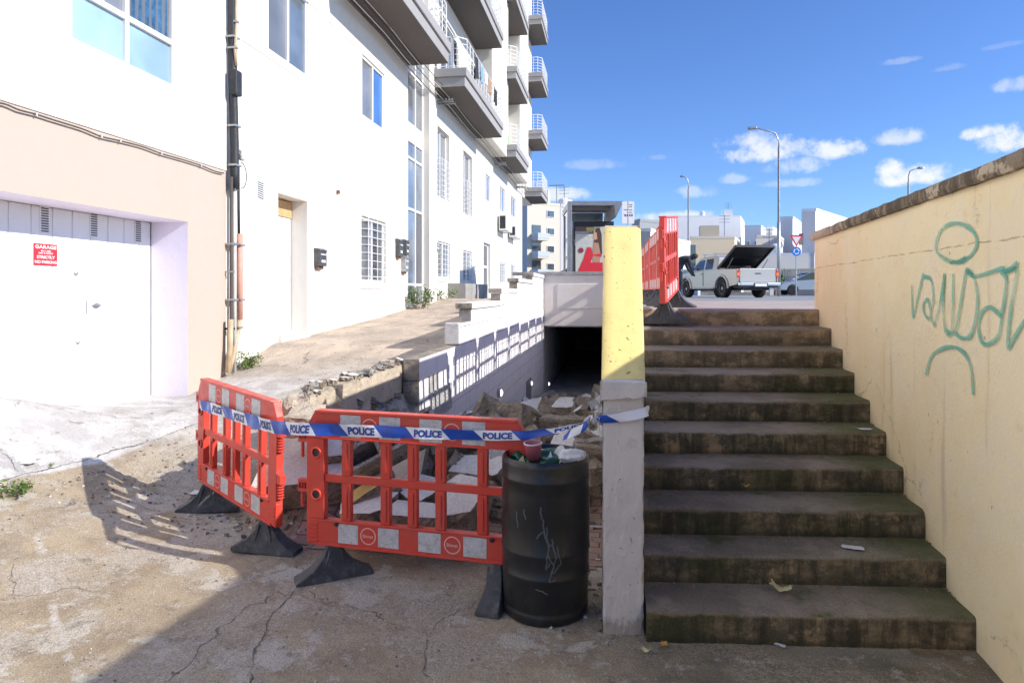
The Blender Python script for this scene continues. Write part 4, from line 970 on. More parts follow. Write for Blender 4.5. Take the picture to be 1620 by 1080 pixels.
# solve the phase so that the words fall where the photograph has them: white band begins at x~445 on the lower edge
def u_at(x):
    best = (1e9, 0)
    for k in range(2000):
        u = LT * k / 2000; p = fn(u, .5); rel = p - Vector((0, 0, EYE)); xc = rel.x * CA + rel.y * SA; zc = -rel.x * SA + rel.y * CA
        px = CX + F * xc / zc
        if abs(px - x) < best[0]: best = (abs(px - x), u)
    return best[1]
ua, ub_ = u_at(455), u_at(757); PER = (ub_ - ua) / 3.0; SL = PER * .14
tape_run(fn, LT, (ua - SL * .5) % PER)
# wrapped round the stair wall, with a loose knot and a hanging end
st2 = [tp(949, 655, 668, 3.262), tp(957, 656, 669, 3.258), tp(985, 652, 667, 3.256), tp(1010, 647, 662, 3.256), tp(1024, 643, 658, 3.262), (P(1024, 641, 3.30), P(1025, 655, 3.31))]
fn2, L2 = tape_fn(st2); PER2 = PER; PER = .6; SL = .07; tape_run(fn2, L2, .03, word=False); PER = PER2; SL = PER * .14
st3 = [tp(938, 655, 664, 3.38), tp(925, 668, 681, 3.42), tp(908, 677, 690, 3.45), tp(897, 684, 694, 3.47), tp(891, 690, 696, 3.48)]
fn3, L3 = tape_fn(st3); SL = .02; PER = .16; tape_run(fn3, L3, .09, word=False); PER = PER2
kn = empty('crumpled_plastic', P(940, 668, 3.4), 0, 'crumpled clear plastic and tape knotted at the edge of the stair wall', 'plastic')
mb = MB(); rg = random.Random(9)
for i in range(26):
    c0 = P(940 + rg.uniform(-8, 12), 668 + rg.uniform(-42, 16), 3.38 + rg.uniform(-.05, .1)); pts = [c0 + Vector((rg.gauss(0, .016), rg.gauss(0, .016), rg.gauss(0, .022))) for _ in range(4)]
    mb.quad([p - kn.location for p in pts])
mb.build('scrap', M['wrap'], kn); mb = MB(); mb = rock((.05, .04, .06), 12, None, .02, 2, .4, T=Matrix.Translation(P(938, 672, 3.38) - kn.location), mb=mb); mb.build('bundle', flat('soiled_cloth', (.40, .34, .26), .9, var=.6, vscale=30), kn)
# ------------------------------------------------------------------ litter bin
bc = P(863, 980, 3.56); bc.z = ground(bc.x, bc.y)
bn = empty('litter_bin', bc, 0, 'tall black barrel shaped litter bin full of rubbish with faint scribbles', 'bin')
mb = MB(); hgt = .835 - bc.z; sc = hgt / .835
prof = [(.215, .0), (.228, .012), (.229, .055), (.224, .062), (.226, .07), (.233, .22), (.236, .232), (.236, .244), (.232, .25), (.235, .34), (.2385, .352), (.2385, .364), (.2355, .37), (.238, .52), (.2365, .66), (.2345, .715), (.238, .722), (.238, .735), (.2345, .742), (.2355, .80), (.2325, .822), (.223, .833), (.212, .83), (.208, .80), (.206, .68)]
prof = [(r_, z * sc) for r_, z in prof]
for (r_, z) in prof: pass
mb.lathe(prof, 72, cap=False); mb.f.append(tuple(range((len(prof) - 1) * 72, len(prof) * 72))); mb.mi.append(0)
mb.build('drum', M['bin_black'], bn, smooth=True)
def on_drum(th_, z, off=.003):
    r_ = .2375 + off
    for (ra, za), (rb, zb_) in zip(prof[:21], prof[1:22]):
        if za <= z <= zb_ and zb_ > za: r_ = ra + (rb - ra) * (z - za) / (zb_ - za) + off
    return Vector((r_ * math.cos(th_), r_ * math.sin(th_), z))
mb = MB(); th0 = math.atan2(-bc.y, -bc.x)      # towards the camera
for st_ in [[(-.05, .56), (-.02, .48), (.03, .44)], [(-.18, .46), (-.05, .50), (.08, .42), (.16, .44)], [(.02, .52), (.05, .40), (.0, .30), (.10, .34)], [(.12, .46), (.2, .36), (.12, .28), (.22, .30)], [(.04, .38), (.16, .32), (.06, .24), (.2, .25)], [(.22, .42), (.3, .33), (.2, .30)], [(-.1, .62), (-.08, .56)], [(-.2, .20), (-.05, .19), (.04, .175)], [(-.45, .60), (-.40, .55)], [(-.62, .58), (-.58, .5)]]:
    pts = []
    for i in range(len(st_) - 1):
        for k in range(5): q = k / 5; pts.append((st_[i][0] + (st_[i + 1][0] - st_[i][0]) * q + .012 * math.sin(k * 2.1 + i), st_[i][1] + (st_[i + 1][1] - st_[i][1]) * q))
    pts.append(st_[-1]); q_ = [on_drum(th0 + a * 1.1, z, .0015) for a, z in pts]; L = []
    for i, p in enumerate(q_):
        d = (q_[min(i + 1, len(q_) - 1)] - q_[max(i - 1, 0)]).normalized(); n_ = Vector((p.x, p.y, 0)).normalized(); sd = d.cross(n_) * .0035; L += [p + sd, p - sd]
    mb.add(L, [(2 * i, 2 * i + 1, 2 * i + 3, 2 * i + 2) for i in range(len(q_) - 1)])
mb.build('scribble', M['tag_silver'], bn)
top = bc + Vector((0, 0, hgt))
def lump(name, mt, c_, size, seed, label, cat, flatn=.8, n=3, amp=.3, grp=None):
    import bmesh
    bm = bmesh.new(); bmesh.ops.create_icosphere(bm, subdivisions=n, radius=1); rg = random.Random(seed)
    for v in bm.verts:
        k = 1 + amp * noise.noise(v.co * 1.7 + Vector((seed, 0, 0))) + amp * .8 * abs(noise.noise(v.co * 4.1 + Vector((0, seed, 0))))
        v.co = Vector((v.co.x * size[0] * k, v.co.y * size[1] * k, v.co.z * size[2] * k))
    me = bpy.data.meshes.new(name); bm.to_mesh(me); bm.free(); me.materials.append(mt)
    me.polygons.foreach_set('use_smooth', [True] * len(me.polygons)) if flatn else None
    o = bpy.data.objects.new(name, me); C.objects.link(o); o.location = c_; return tag(o, label, cat, grp)
lump('plastic_bag', M['green_bag'], top + Vector((.015, .0, -.055)), (.115, .11, .06), 4, 'dark green plastic bag swelling out of the middle of the black bin', 'bag', n=4, amp=.35)
lump('plastic_bag', M['green_bag'], top + Vector((-.15, .06, -.045)), (.05, .07, .04), 8, 'small dark green bag tucked at the left edge of the black bin', 'bag', n=3, amp=.4)
lump('rubbish_fill', M['black_plastic'], top + Vector((0, 0, -.09)), (.2, .2, .06), 3, 'dark rubbish filling the black bin below the bags', 'rubbish', n=3, amp=.2)
lump('paper_napkin', M['tissue'], top + Vector((.15, -.10, .012)), (.062, .04, .034), 14, 'crumpled white napkin lying on the right rim of the black bin', 'napkin', n=4, amp=.45)
cp = empty('paper_cup', P(844, 713, 3.50), 0, 'red pink paper cup standing on top of the rubbish in the bin', 'cup'); cp.rotation_euler = (R(4), R(-3), 0)
mb = MB(); mb.lathe([(.034, -.045), (.0475, .038), (.049, .040), (.049, .044), (.0445, .045), (.043, .038), (.032, -.03)], 32); mb.build('cup', M['cup_pink'], cp, smooth=True)
mb = MB(); mb.lathe([(.0485, .040), (.0505, .042), (.0495, .047), (.0455, .047)], 32, cap=False); mb.build('rim', M['tissue'], cp, smooth=True)
mb = MB(); a_ = P(886, 722, 3.5); T = Matrix.Translation(a_) @ Matrix.Rotation(R(-60), 4, 'Z') @ Matrix.Rotation(R(62), 4, 'X'); mb.lathe([(.005, 0), (.04, .003), (.058, .012), (.059, .014), (.04, .006), (.005, .003)], 28, 0, T)
tag(recenter(mb.build('paper_plate', M['tissue'], smooth=True)), 'white paper plate stuck upright in the rubbish of the bin', 'plate')
mb = MB(); a_ = P(872, 727, 3.47); mb.add([a_ + Vector(v) for v in ((-.035, 0, -.03), (.02, .0, -.03), (-.005, .02, .042), (.0, .03, -.03))], [(0, 1, 2), (1, 3, 2), (3, 0, 2), (0, 3, 1)]); tag(recenter(mb.build('folded_paper', M['tissue'])), 'folded white paper point between the green bag and the plate', 'paper')
mb = MB(); a_ = P(823, 731, 3.44); mb.add([a_ + Vector(v) for v in ((-.045, 0, -.03), (.035, .0, -.035), (.012, .02, .032), (.0, .03, -.03))], [(0, 1, 2), (1, 3, 2), (3, 0, 2), (0, 3, 1)]); tag(recenter(mb.build('greasy_wrapper', M['paper_yellow'])), 'yellow stained wrapper folded to a point at the front left of the bin', 'wrapper')

# ------------------------------------------------------------------ rubble
def chunk(label, x, y, Zc, size, rot, paint='rubble_paint', stone='rubble_stone', seed=0, rough=.03, cuts=2, jit=.22, grp=None, name='rubble_chunk', pos=None):
    mb = rock(size, seed, paint is not None, rough, cuts, jit)
    o = mb.build(name, [M[stone], M[paint]] if paint else [M[stone]])
    o.location = pos if pos is not None else P(x, y, Zc); o.rotation_euler = tuple(R(a) for a in rot)
    return tag(o, label, 'rubble', grp)
chunk('large white painted wall slab lying in the sun between the two front barriers', 493, 742, 4.98, (.74, .62, .22), (24, -5, 14), seed=101, rough=.012, cuts=3, jit=.08)
chunk('yellow painted stone lying under the hollow blocks behind the middle barrier', 590, 779, 4.45, (.36, .16, .12), (10, -32, 22), 'rubble_yellow', seed=102, jit=.1)
chunk('white wedge of wall lying at the foot of the middle barrier, left', 588, 812, 4.35, (.42, .34, .17), (10, -12, 8), seed=103, cuts=3, jit=.3)
chunk('white triangular slab at mid height behind the middle barrier', 662, 784, 4.5, (.34, .30, .15), (14, 6, -20), seed=104, jit=.35)
chunk('grey lilac wall piece standing on edge behind the middle barrier', 640, 792, 4.7, (.24, .2, .1), (62, 0, 20), seed=105)
chunk('low white topped stone with a dark spot near the foot of the middle barrier', 655, 822, 4.2, (.38, .26, .15), (3, 2, 4), seed=106, jit=.15)
chunk('big irregular white faced stone propped behind the right half of the middle barrier', 737, 798, 4.3, (.36, .42, .17), (36, -10, -14), seed=107, cuts=3, jit=.28)
chunk('white slab higher on the pile, seen through the right half of the middle barrier', 742, 747, 4.75, (.34, .28, .14), (16, 0, 6), seed=108, jit=.2)
chunk('brown stone on edge beside the white slab behind the middle barrier', 716, 742, 4.8, (.12, .18, .22), (20, 30, 10), None, seed=109)
chunk('round brown stone behind the right end of the middle barrier', 787, 752, 4.6, (.2, .2, .2), (20, -30, 30), seed=110, jit=.3, rough=.04)
chunk('grey block standing upright behind the right end of the middle barrier', 787, 716, 5.0, (.26, .24, .16), (72, 0, 8), 'rubble_paint', seed=111, jit=.06)
chunk('flat brown stones beside the black bin behind the barrier', 785, 790, 4.45, (.26, .2, .09), (4, 2, 20), None, seed=112)
chunk('lower flat brown stone beside the black bin behind the barrier', 783, 812, 4.35, (.24, .2, .08), (-4, 4, -10), None, seed=113)
chunk('long brown stone block lying behind the middle of the barrier', 690, 712, 5.1, (.42, .22, .20), (10, -14, 6), None, 'rubble_stone', seed=114, jit=.1)
chunk('smooth grey wall panel leaning behind the middle barrier', 642, 725, 4.95, (.42, .34, .12), (70, 0, -14), 'rubble_paint', 'rubble_grey', seed=115, jit=.07)
chunk('white wall slab in shade just right of the sunny slab', 523, 712, 4.95, (.34, .26, .12), (34, 0, 10), seed=116, jit=.15)
chunk('white slab at the top of the pile near the underpass mouth', 848, 655, 8.6, (.62, .5, .12), (34, -12, 30), seed=117, jit=.3)
chunk('grey slab leaning near the wall by the underpass mouth', 832, 662, 8.2, (.4, .35, .12), (30, 10, 0), seed=118, jit=.3)
chunk('brown stone leaning against the white block wall under the lamp', 772, 650, 6.9, (.30, .26, .28), (10, 35, 20), None, seed=119, jit=.2)
chunk('white faced stone above the bin beside the stair wall', 893, 709, 4.9, (.22, .2, .12), (42, 6, -24), seed=120, jit=.3)
chunk('brown square block to the left of the white faced stone above the bin', 868, 702, 5.2, (.16, .16, .2), (0, 4, 20), None, seed=121, jit=.08)
chunk('long tan wooden looking stone lying level near the stair wall', 905, 670, 6.4, (.62, .2, .12), (0, 2, 4), None, seed=122, jit=.06)
chunk('big brown block against the stair wall above the bin', 932, 722, 4.75, (.22, .2, .18), (0, 4, 8), None, seed=123, jit=.1)
chunk('rough brown block under the big one against the stair wall', 940, 752, 4.6, (.22, .22, .2), (6, -3, 24), None, seed=124, jit=.15, rough=.04)
chunk('flat stone laid over the blocks against the stair wall', 932, 700, 4.85, (.24, .2, .06), (0, 2, 4), None, 'rubble_grey', seed=125, jit=.1)
chunk('rough brown stone just above the bin', 918, 692, 5.0, (.2, .2, .16), (12, 20, 30), None, seed=126, jit=.3)
def hollow(label, pos, rot, n=2):
    e_ = empty('hollow_block', pos, 0, label, 'concrete block'); e_.rotation_euler = tuple(R(a) for a in rot)
    mb = MB(); L, Wd, Hh, t_ = .225 * n, .18, .22, .03
    mb.box(0, L, 0, t_, 0, Hh); mb.box(0, L, Wd - t_, Wd, 0, Hh); k = 0
    while k <= n: mb.box(k * (L - t_) / n, k * (L - t_) / n + t_, t_ + .0005, Wd - t_ - .0005, 0, Hh - .004); k += 1
    mb.box(.031, L - .031, t_ + .001, Wd - t_ - .001, .002, .02)
    mb.build('block', M['rubble_grey'], e_, bevel=.005, seg=1)
hollow('grey hollow concrete block with open cells, seen through the left half of the middle barrier', P(566, 768, 4.55), (46, -24, 30), 3)
hollow('grey hollow block farther up the pile behind the middle barrier', P(690, 742, 5.0), (44, -20, 26), 2)
zones = [  # where, x range, y range, n, size range, paint share
    ('of the heap behind the middle barrier', (-1.75, -.12), (4.95, 6.3), 50, (.12, .34), .5),
    ('of the ramp beyond the first heap', (-1.75, -.15), (6.2, 10.5), 60, (.16, .42), .45),
    ('of the heap before the underpass mouth', (-1.75, -.15), (10.5, 18.0), 56, (.25, .6), .3),
    ('of the bank beside the broken wall', (-2.25, -1.7), (4.5, 6.3), 16, (.07, .2), .2),
    ('of the alley foot behind the left barrier', (-3.3, -2.2), (4.75, 5.9), 14, (.06, .2), .7)]
rg = random.Random(21); sd = 300
for where, xr, yr, n, (s0, s1), ps in zones:
    for i in range(n):
        s_ = s0 + (s1 - s0) * rg.random() ** 1.8; x, y = rg.uniform(*xr), rg.uniform(*yr)
        if y < 5.1 and x > -1.9: y += .3
        q1, q2, q3 = rg.uniform(.5, .95), rg.uniform(.3, .7), rg.random() < ps; size = (s_, s_ * q1, s_ * q2)
        z = ground(x, y) + size[2] * rg.uniform(.15, .75) + (rg.random() * .12 if 5.2 < y < 9 else 0)
        stone = rg.choice(('rubble_stone', 'rubble_stone', 'rubble_grey')); t3 = (s_ - s0) / (s1 - s0)
        sz = 'large' if t3 > .5 else 'mid sized' if t3 > .15 else 'small'; face = ('white faced' if q3 else 'bare grey' if stone == 'rubble_grey' else 'bare brown'); shp = 'slab' if q2 < .42 else 'lump' if q1 > .75 else 'long stone'
        sx_ = (x - xr[0]) / (xr[1] - xr[0]); sy_ = (y - yr[0]) / (yr[1] - yr[0]); pos_ = ('near ' if sy_ < .34 else 'far ' if sy_ > .67 else 'mid ') + ('left' if sx_ < .34 else 'right' if sx_ > .67 else 'centre')
        lab = '%s %s %s, %s %s' % (sz, face, shp, pos_, where)
        chunk(lab, 0, 0, 0, size, (rg.uniform(-40, 40), rg.uniform(-35, 35), rg.uniform(0, 360)), 'rubble_paint' if q3 else None, stone, seed=sd, cuts=2 if y < 8 else 1, jit=rg.uniform(.12, .34), rough=.025 + s_ * .04, grp='rubble ' + where, pos=(x, y, z)); sd += 1
rg = random.Random(88)
for i in range(26):
    y = 4.5 + 2.45 * (i + rg.random()) / 26; s_ = rg.uniform(.04, .13); x = -2.28 + rg.uniform(-.08, .07); q_ = rg.random() < .5
    chunk('%s %s %s lying on top of the knocked down wall, %s part' % ('larger' if s_ > .11 else 'small', 'white faced' if q_ else 'sandy', ('stone', 'chip', 'fragment', 'flake')[i % 4], 'near' if y < 5.3 else 'middle' if y < 6.2 else 'far'), 0, 0, 0, (s_, s_ * .7, s_ * .5), (rg.uniform(-20, 20), rg.uniform(-20, 20), rg.uniform(0, 360)), 'rubble_paint' if q_ else None, 'rubble_grey' if not q_ else 'rubble_stone', seed=900 + i, cuts=2, grp='stones on the knocked down wall', pos=(x, y, .945 + s_ * .18))
# crumbs and grit: nobody could count them
mb = MB(); rg = random.Random(33)
def crumb(x, y, s_, lift=.3):
    z = ground(x, y) + s_ * lift; a = rg.uniform(0, 6.28); v = []
    for i in range(6):
        th_ = a + (i % 3) * 2.09 + rg.uniform(-.3, .3); v.append((x + math.cos(th_) * s_ * rg.uniform(.5, 1), y + math.sin(th_) * s_ * rg.uniform(.5, 1), z + (s_ * .55 if i > 2 else -s_ * .5) * rg.uniform(.6, 1)))
    mb.add(v, [(2, 1, 0), (3, 4, 5), (0, 1, 4, 3), (1, 2, 5, 4), (2, 0, 3, 5)], rg.choice((0, 0, 1, 1, 2)))
for _ in range(2600): crumb(rg.uniform(-1.95, -.15), 4.75 + rg.random() ** 1.5 * 8, rg.uniform(.008, .04))
for _ in range(500): crumb(rg.uniform(-2.7, -1.6), rg.uniform(4.2, 6.4), rg.uniform(.006, .03))
for _ in range(520): crumb(rg.uniform(-4.3, -.15), rg.uniform(2.2, 5.4), rg.uniform(.003, .011))
for _ in range(160): crumb(rg.uniform(-.4, .0), rg.uniform(3.3, 4.6), rg.uniform(.004, .02))
for _ in range(900): crumb(rg.uniform(-4.6, -.15), rg.uniform(2.2, 4.9), rg.uniform(.0018, .006))
for _ in range(500): crumb(rg.uniform(-4.2, -2.0), 4.2 + rg.random() * 1.2, rg.uniform(.003, .018))
for _ in range(160): crumb(rg.uniform(-4.8, -2.3), rg.uniform(5.4, 11), rg.uniform(.004, .012))
tag(mb.build('rubble_grit', [M['rubble_stone'], M['rubble_grey'], M['rubble_paint']]), 'grit and small crumbs of broken masonry between the larger stones', 'grit', kind='stuff')
# ------------------------------------------------------------------ litter on the ground and stairs
def scrap(label, p, size, rz, mt, name='paper_scrap', cat='litter', curl=.3, seed=0):
    mb = MB(); n = 6; rgs = random.Random(seed); edge = [[rgs.uniform(-.12, .12) for _ in range(n + 1)] for _ in range(4)]
    for lay in (0, 1):
        for j in range(n + 1):
            for i in range(n + 1):
                u, v = i / n - .5, j / n - .5
                ex = u * size[0] * (1 + edge[0][j] * abs(u) * 2); ey = v * size[1] * (1 + edge[1][i] * abs(v) * 2)
                mb.v.append(Vector((ex, ey, .002 + size[2] * (curl * (u * u * 4) + .5 * noise.noise(Vector((u * 3 + seed, v * 3, 0))) + .35) - lay * .0015)))
    for lay in (0, 1):
        o_ = lay * (n + 1) ** 2
        mb.f += [(o_ + j * (n + 1) + i, o_ + j * (n + 1) + i + 1, o_ + (j + 1) * (n + 1) + i + 1, o_ + (j + 1) * (n + 1) + i) for j in range(n) for i in range(n)]; mb.mi += [0] * n * n
    o = mb.build(name, mt, smooth=True); o.location = p; o.rotation_euler = (0, 0, rz); return tag(o, label, cat)
def on_step(x, y, i): return PZ(x, y, i * H + .004)
scrap('crushed cream carton lying on the lowest stair tread', on_step(1236, 934, 1), (.10, .055, .03), R(-25), M['paper_yellow'], 'crushed_carton', curl=.8, seed=2)
scrap('flat white paper scrap on the second stair tread near the wall', on_step(1349, 866, 2), (.11, .05, .004), R(-12), M['tissue'], seed=3)
scrap('small white flake on the fifth stair tread against the wall', on_step(1368, 679, 5), (.09, .05, .006), R(5), M['tissue'], seed=4)
scrap('tiny white scrap on the fourth stair tread at the left', on_step(1066, 712, 4), (.03, .02, .003), 0, M['tissue'], seed=5)
scrap('white scrap on the damp ground in front of the bottom step', PZ(1234, 1020, .01), (.05, .022, .004), R(-30), M['tissue'], seed=6)
scrap('white paper square lying on the pale apron near the garage', PZ(168, 687, .35), (.13, .10, .006), R(20), M['tissue'], seed=7)
scrap('flat square white slab of paper on the apron at the left edge', PZ(12, 730, .38), (.42, .30, .01), R(28), M['tissue'], 'card_sheet', seed=8)
for k, (x, y, lab) in enumerate([(1105, 1005, 'brown dry leaf against the left end of the bottom step'), (1050, 1022, 'orange leaf on the ground before the stair wall'), (1022, 1030, 'yellow crumpled leaf on the ground by the foot of the stair wall'), (942, 808, 'orange leaf on the brick paving beside the bin'), (936, 798, 'small orange leaf above the others on the brick paving')]):
    scrap(lab, PZ(x, y, .012), (.04, .028, .012), k * 1.3, M['leaf_dry'] if k != 2 else M['paper_yellow'], 'dry_leaf', 'leaf', .8, 20 + k)
scrap('white scrap on the brick paving right of the bin', PZ(944, 833, .012), (.10, .03, .004), R(4), M['tissue'], seed=31)
scrap('small white flake below the scrap on the brick paving', PZ(946, 885, .012), (.03, .02, .004), 0, M['tissue'], seed=32)
mb = MB(); rg = random.Random(71)
for i in range(9):
    for _ in range(46):
        u = 1 - rg.random() ** 2 * .9 if rg.random() < .6 else rg.random() * .15; a = step_front(i + 1, min(max(u, .01), .99)); s_ = rg.uniform(.002, .010); q = abs(rg.gauss(0, .035)) + .008
        x, y, z = a.x, a.y - q, (i + 1) * H + s_ * .35 - .003; an = rg.uniform(0, 6.28); v = []
        for k in range(6): th_ = an + (k % 3) * 2.09 + rg.uniform(-.3, .3); v.append((x + math.cos(th_) * s_ * rg.uniform(.5, 1), y + math.sin(th_) * s_ * rg.uniform(.5, 1), z + (s_ * .5 if k > 2 else -s_ * .5)))
        mb.add(v, [(2, 1, 0), (3, 4, 5), (0, 1, 4, 3), (1, 2, 5, 4), (2, 0, 3, 5)], rg.choice((0, 0, 1, 2)))
tag(mb.build('stair_dirt', [M['rubble_stone'], M['twig'], M['leaf_dry']]), 'fine dirt, grit and leaf bits gathered in the corners of the stair treads', 'dirt', kind='stuff')
for k, (x, y, i, lab) in enumerate([(1180, 770, 4, 'brown leaf on the fourth stair tread against the riser'), (1462, 905, 1, 'curled brown leaf on the lowest stair tread at the right end'), (1060, 905, 1, 'dry leaf on the lowest stair tread at the left end')]): scrap(lab, on_step(x, y, i), (.035, .025, .012), k * 1.9, M['leaf_dry'], 'dry_leaf', 'leaf', .9, 60 + k)
# ------------------------------------------------------------------ weeds
def weed(label, c_, rad, hgt_, n, seed, name='weed', cat='plant', m2='leaf_light', lsz=.035):
    c_ = Vector((c_.x, c_.y, ground(c_.x, c_.y) - .01))
    e_ = empty(name, c_, 0, label, cat); rg = random.Random(seed); mb = MB(); st_ = MB()
    stems = []
    for _ in range(max(5, n // 40)):
        a = rg.uniform(0, 6.28); r_ = rad * rg.random() ** .5; tip = Vector((math.cos(a) * r_, math.sin(a) * r_, hgt_ * rg.uniform(.35, 1) * (1 - .4 * r_ / rad)))
        base = Vector((tip.x * .35, tip.y * .35, 0)); mid = (base + tip) / 2 + Vector((0, 0, hgt_ * .12)); st_.tube([base, mid, tip], [.004, .003, .0015], 5); stems.append((base, mid, tip))
    for _ in range(n):
        b_, m_, t_ = rg.choice(stems); q = rg.uniform(.15, 1.05); p = b_.lerp(m_, q * 2) if q < .5 else m_.lerp(t_, q * 2 - 1)
        p = p + Vector((rg.gauss(0, .02), rg.gauss(0, .02), rg.gauss(0, .012))) * (rad / .15); p.z = max(p.z, .004)
        d = Vector((rg.gauss(0, 1), rg.gauss(0, 1), rg.gauss(.35, .6))).normalized(); sd_ = d.cross(Vector((rg.gauss(0, 1), rg.gauss(0, 1), rg.gauss(0, 1)))).normalized(); l = lsz * rg.uniform(.5, 1.2)
        mb.quad([p, p + d * l * .5 + sd_ * l * .28, p + d * l, p + d * l * .5 - sd_ * l * .28], rg.choice((0, 0, 1)))
    st_.build('stem', M['twig'], e_); mb.build('foliage', [M['leaf'], M[m2]], e_); return e_
weed('leafy green weed growing at the foot of the pink house corner', PX(388, 612, FX + .14) , .20, .30, 620, 1)
weed('tall green weed by the glazed entrance of the white building', PX(662, 480, FX + .25), .38, .85, 800, 2, lsz=.06)
weed('green weed tuft on the joint of the apron at the left edge', PZ(8, 786, .26), .17, .10, 420, 3, lsz=.03)
weed('tiny weed in the joint of the apron', PZ(78, 752, .26), .05, .035, 60, 4, lsz=.014)
weed('dry yellowish weed against the wall beyond the glazed entrance', PX(700, 472, FX + .15), .5, .4, 260, 5, lsz=.07)
# ------------------------------------------------------------------ house fronts on the left
def yx(px, X=FX): return PX(px, HY, X).y
def zx(px, py, X=FX): return PX(px, py, X).z
yA = yx(357); yB0 = yx(362); yB1 = yx(676); yC1 = yx(826)
# --- pink and white house with the garage
ha = empty('pink_house', (FX, 4, .5), 0, 'house with white upper wall, pink lower wall and a wide garage, nearest on the left', 'house')
hi = Matrix.Translation(-ha.location)
def H_(o): o.data.transform(hi) if o.data.users == 1 else None; return o
zc = 3.2 if False else zx(350, 268)                       # boundary of pink and white
yG0, yG1 = .2, yx(297); zG = zx(297, 351)
wy0, wy1 = yx(105), yx(277); wz0, wz1, wzm = zx(277, 145), zx(277, 145) + 1.62, zx(277, 71)
mb = MB(); facade(mb, FX, -6, yA, -.3, zc, [(yG0, yG1, -.3, zG, .47, 1)], 0, 0)
mb.build('lower_wall', [M['facade_pink'], M['reveal_lilac']], None); lw = bpy.data.objects['lower_wall']; lw.data.transform(hi); lw.parent = ha
mb = MB(); facade(mb, FX + .012, -6, yA, zc + .001, 9.6, [(wy0, wy1, wz0, wz1, .16, 0), (-3.4, -.6, wz0, wz1, .16, 0), (wy0, wy1, wz0 + 3, wz1 + 3, .16, 0)], .16)
mb.quad([(FX, -6, zc + .001), (FX + .012, -6, zc + .001), (FX + .012, yA, zc + .001), (FX, yA, zc + .001)])
o = mb.build('upper_wall', M['facade_white']); o.data.transform(hi); o.parent = ha
mb = MB(); mb.box(FX - 9, FX - .55, -6, yA - .02, -.3, 9.5); o = mb.build('house_body', M['facade_white']); o.data.transform(hi); o.parent = ha
mb = MB(); mb.box(FX - 9, FX + .03, -6.05, yA, 9.601, 9.72); o = mb.build('roof', M['facade_white']); o.data.transform(hi); o.parent = ha
def reparent(o, root):
    """keep a freshly built tree in place while hanging it under root"""
    T = Matrix.Translation(-root.location); o.data.transform(T)
    for c_ in o.children: c_.data.transform(T)
    o.parent = root; return o
for (a, b_, c_, d_) in ((wy0, wy1, wz0, wz1), (-3.4, -.6, wz0, wz1), (wy0, wy1, wz0 + 3, wz1 + 3)):
    reparent(window(None, FX + .012, a, b_, c_, d_, 2, ['glass_frost', 'glass_frost', 'glass_grey', 'glass_grey'], .045, .06, rows=[c_ + (wzm - wz0)]), ha)
mb = MB(); yq = wy0 + (wy1 - wy0) * .5
n = 26; v = []
for i in range(n + 1):
    y = yq + .10 + (wy1 - yq - .2) * i / n; xx = FX - .026 + .006 * math.sin(i * 1.3)
    v += [(xx, y, wzm + .04), (xx, y - .03 * math.sin(i), wz1)]
mb.add(v, [(2 * i, 2 * i + 2, 2 * i + 3, 2 * i + 1) for i in range(n)]); cw = mb.build('curtain', M['curtain_blue']); reparent(cw, ha)
mb = MB(); mb.box(FX - .029, FX - .024, yq - .42, yq - .27, wzm + .05, wz1); reparent(mb.build('curtain', M['curtain_white']), ha)
# garage door: ribbed leaf with louvres, lock plate and handle
XG = FX - .47; mb = MB(); y = yG0
gd_m = plaster('garage_door_white', (.84, .84, .86), (.74, .74, .78), .35)
while y < yG1 - .01:
    y2 = min(y + .235, yG1); mb.box(XG - .04, XG - .004, y + .006, y2 - .006, .2, zG - .002); y = y2
mb.box(XG - .05, XG - .016, yG0, yG1, .2, zG - .001)
gd = reparent(mb.build('garage_door', gd_m, bevel=.004, seg=1), ha)
def sub(parent, o, root): o.data.transform(Matrix.Translation(-root.location)); o.parent = parent; return o
for px in (70, 148, 218):
    yv = PX(px, 340, XG).y; zt_ = PX(px, {70: 326, 148: 336, 218: 348}[px], XG).z; mb = MB()
    mb.box(XG - .003, XG + .006, yv - .05, yv + .05, zt_ - .26, zt_)
    mb2 = MB()
    for k in range(10): mb2.box(XG + .004, XG + .010, yv - .04, yv + .04, zt_ - .245 + k * .024, zt_ - .234 + k * .024)
    vt = sub(gd, mb.build('vent', gd_m, bevel=.003), ha); sub(gd, mb2.build('vent_slots', M['conduit_black']), ha)
for (px, py, r_) in ((120, 432, .022), (123, 541, .02)):
    p = PX(px, py, XG); mb = MB(); mb.lathe([(r_, 0), (r_, .012), (r_ * .4, .02)], 12, 0, Matrix.Translation(p) @ Matrix.Rotation(R(90), 4, 'Y')); sub(gd, mb.build('lock', M['galv']), ha)
p = PX(152, 483, XG); mb = MB(); mb.prism([(p.y - .06, p.z), (p.y, p.z - .03), (p.y + .06, p.z), (p.y, p.z + .03)], XG - .002, XG + .014, 'x'); mb.box(XG + .01, XG + .035, p.y - .035, p.y + .035, p.z - .008, p.z + .008); sub(gd, mb.build('handle', M['galv']), ha)
p = PX(137, 486, XG); mb = MB(); mb.box(XG - .003, XG + .0, p.y - .003, p.y + .003, p.z - .07, p.z + .07); sub(gd, mb.build('slot', M['conduit_black']), ha)
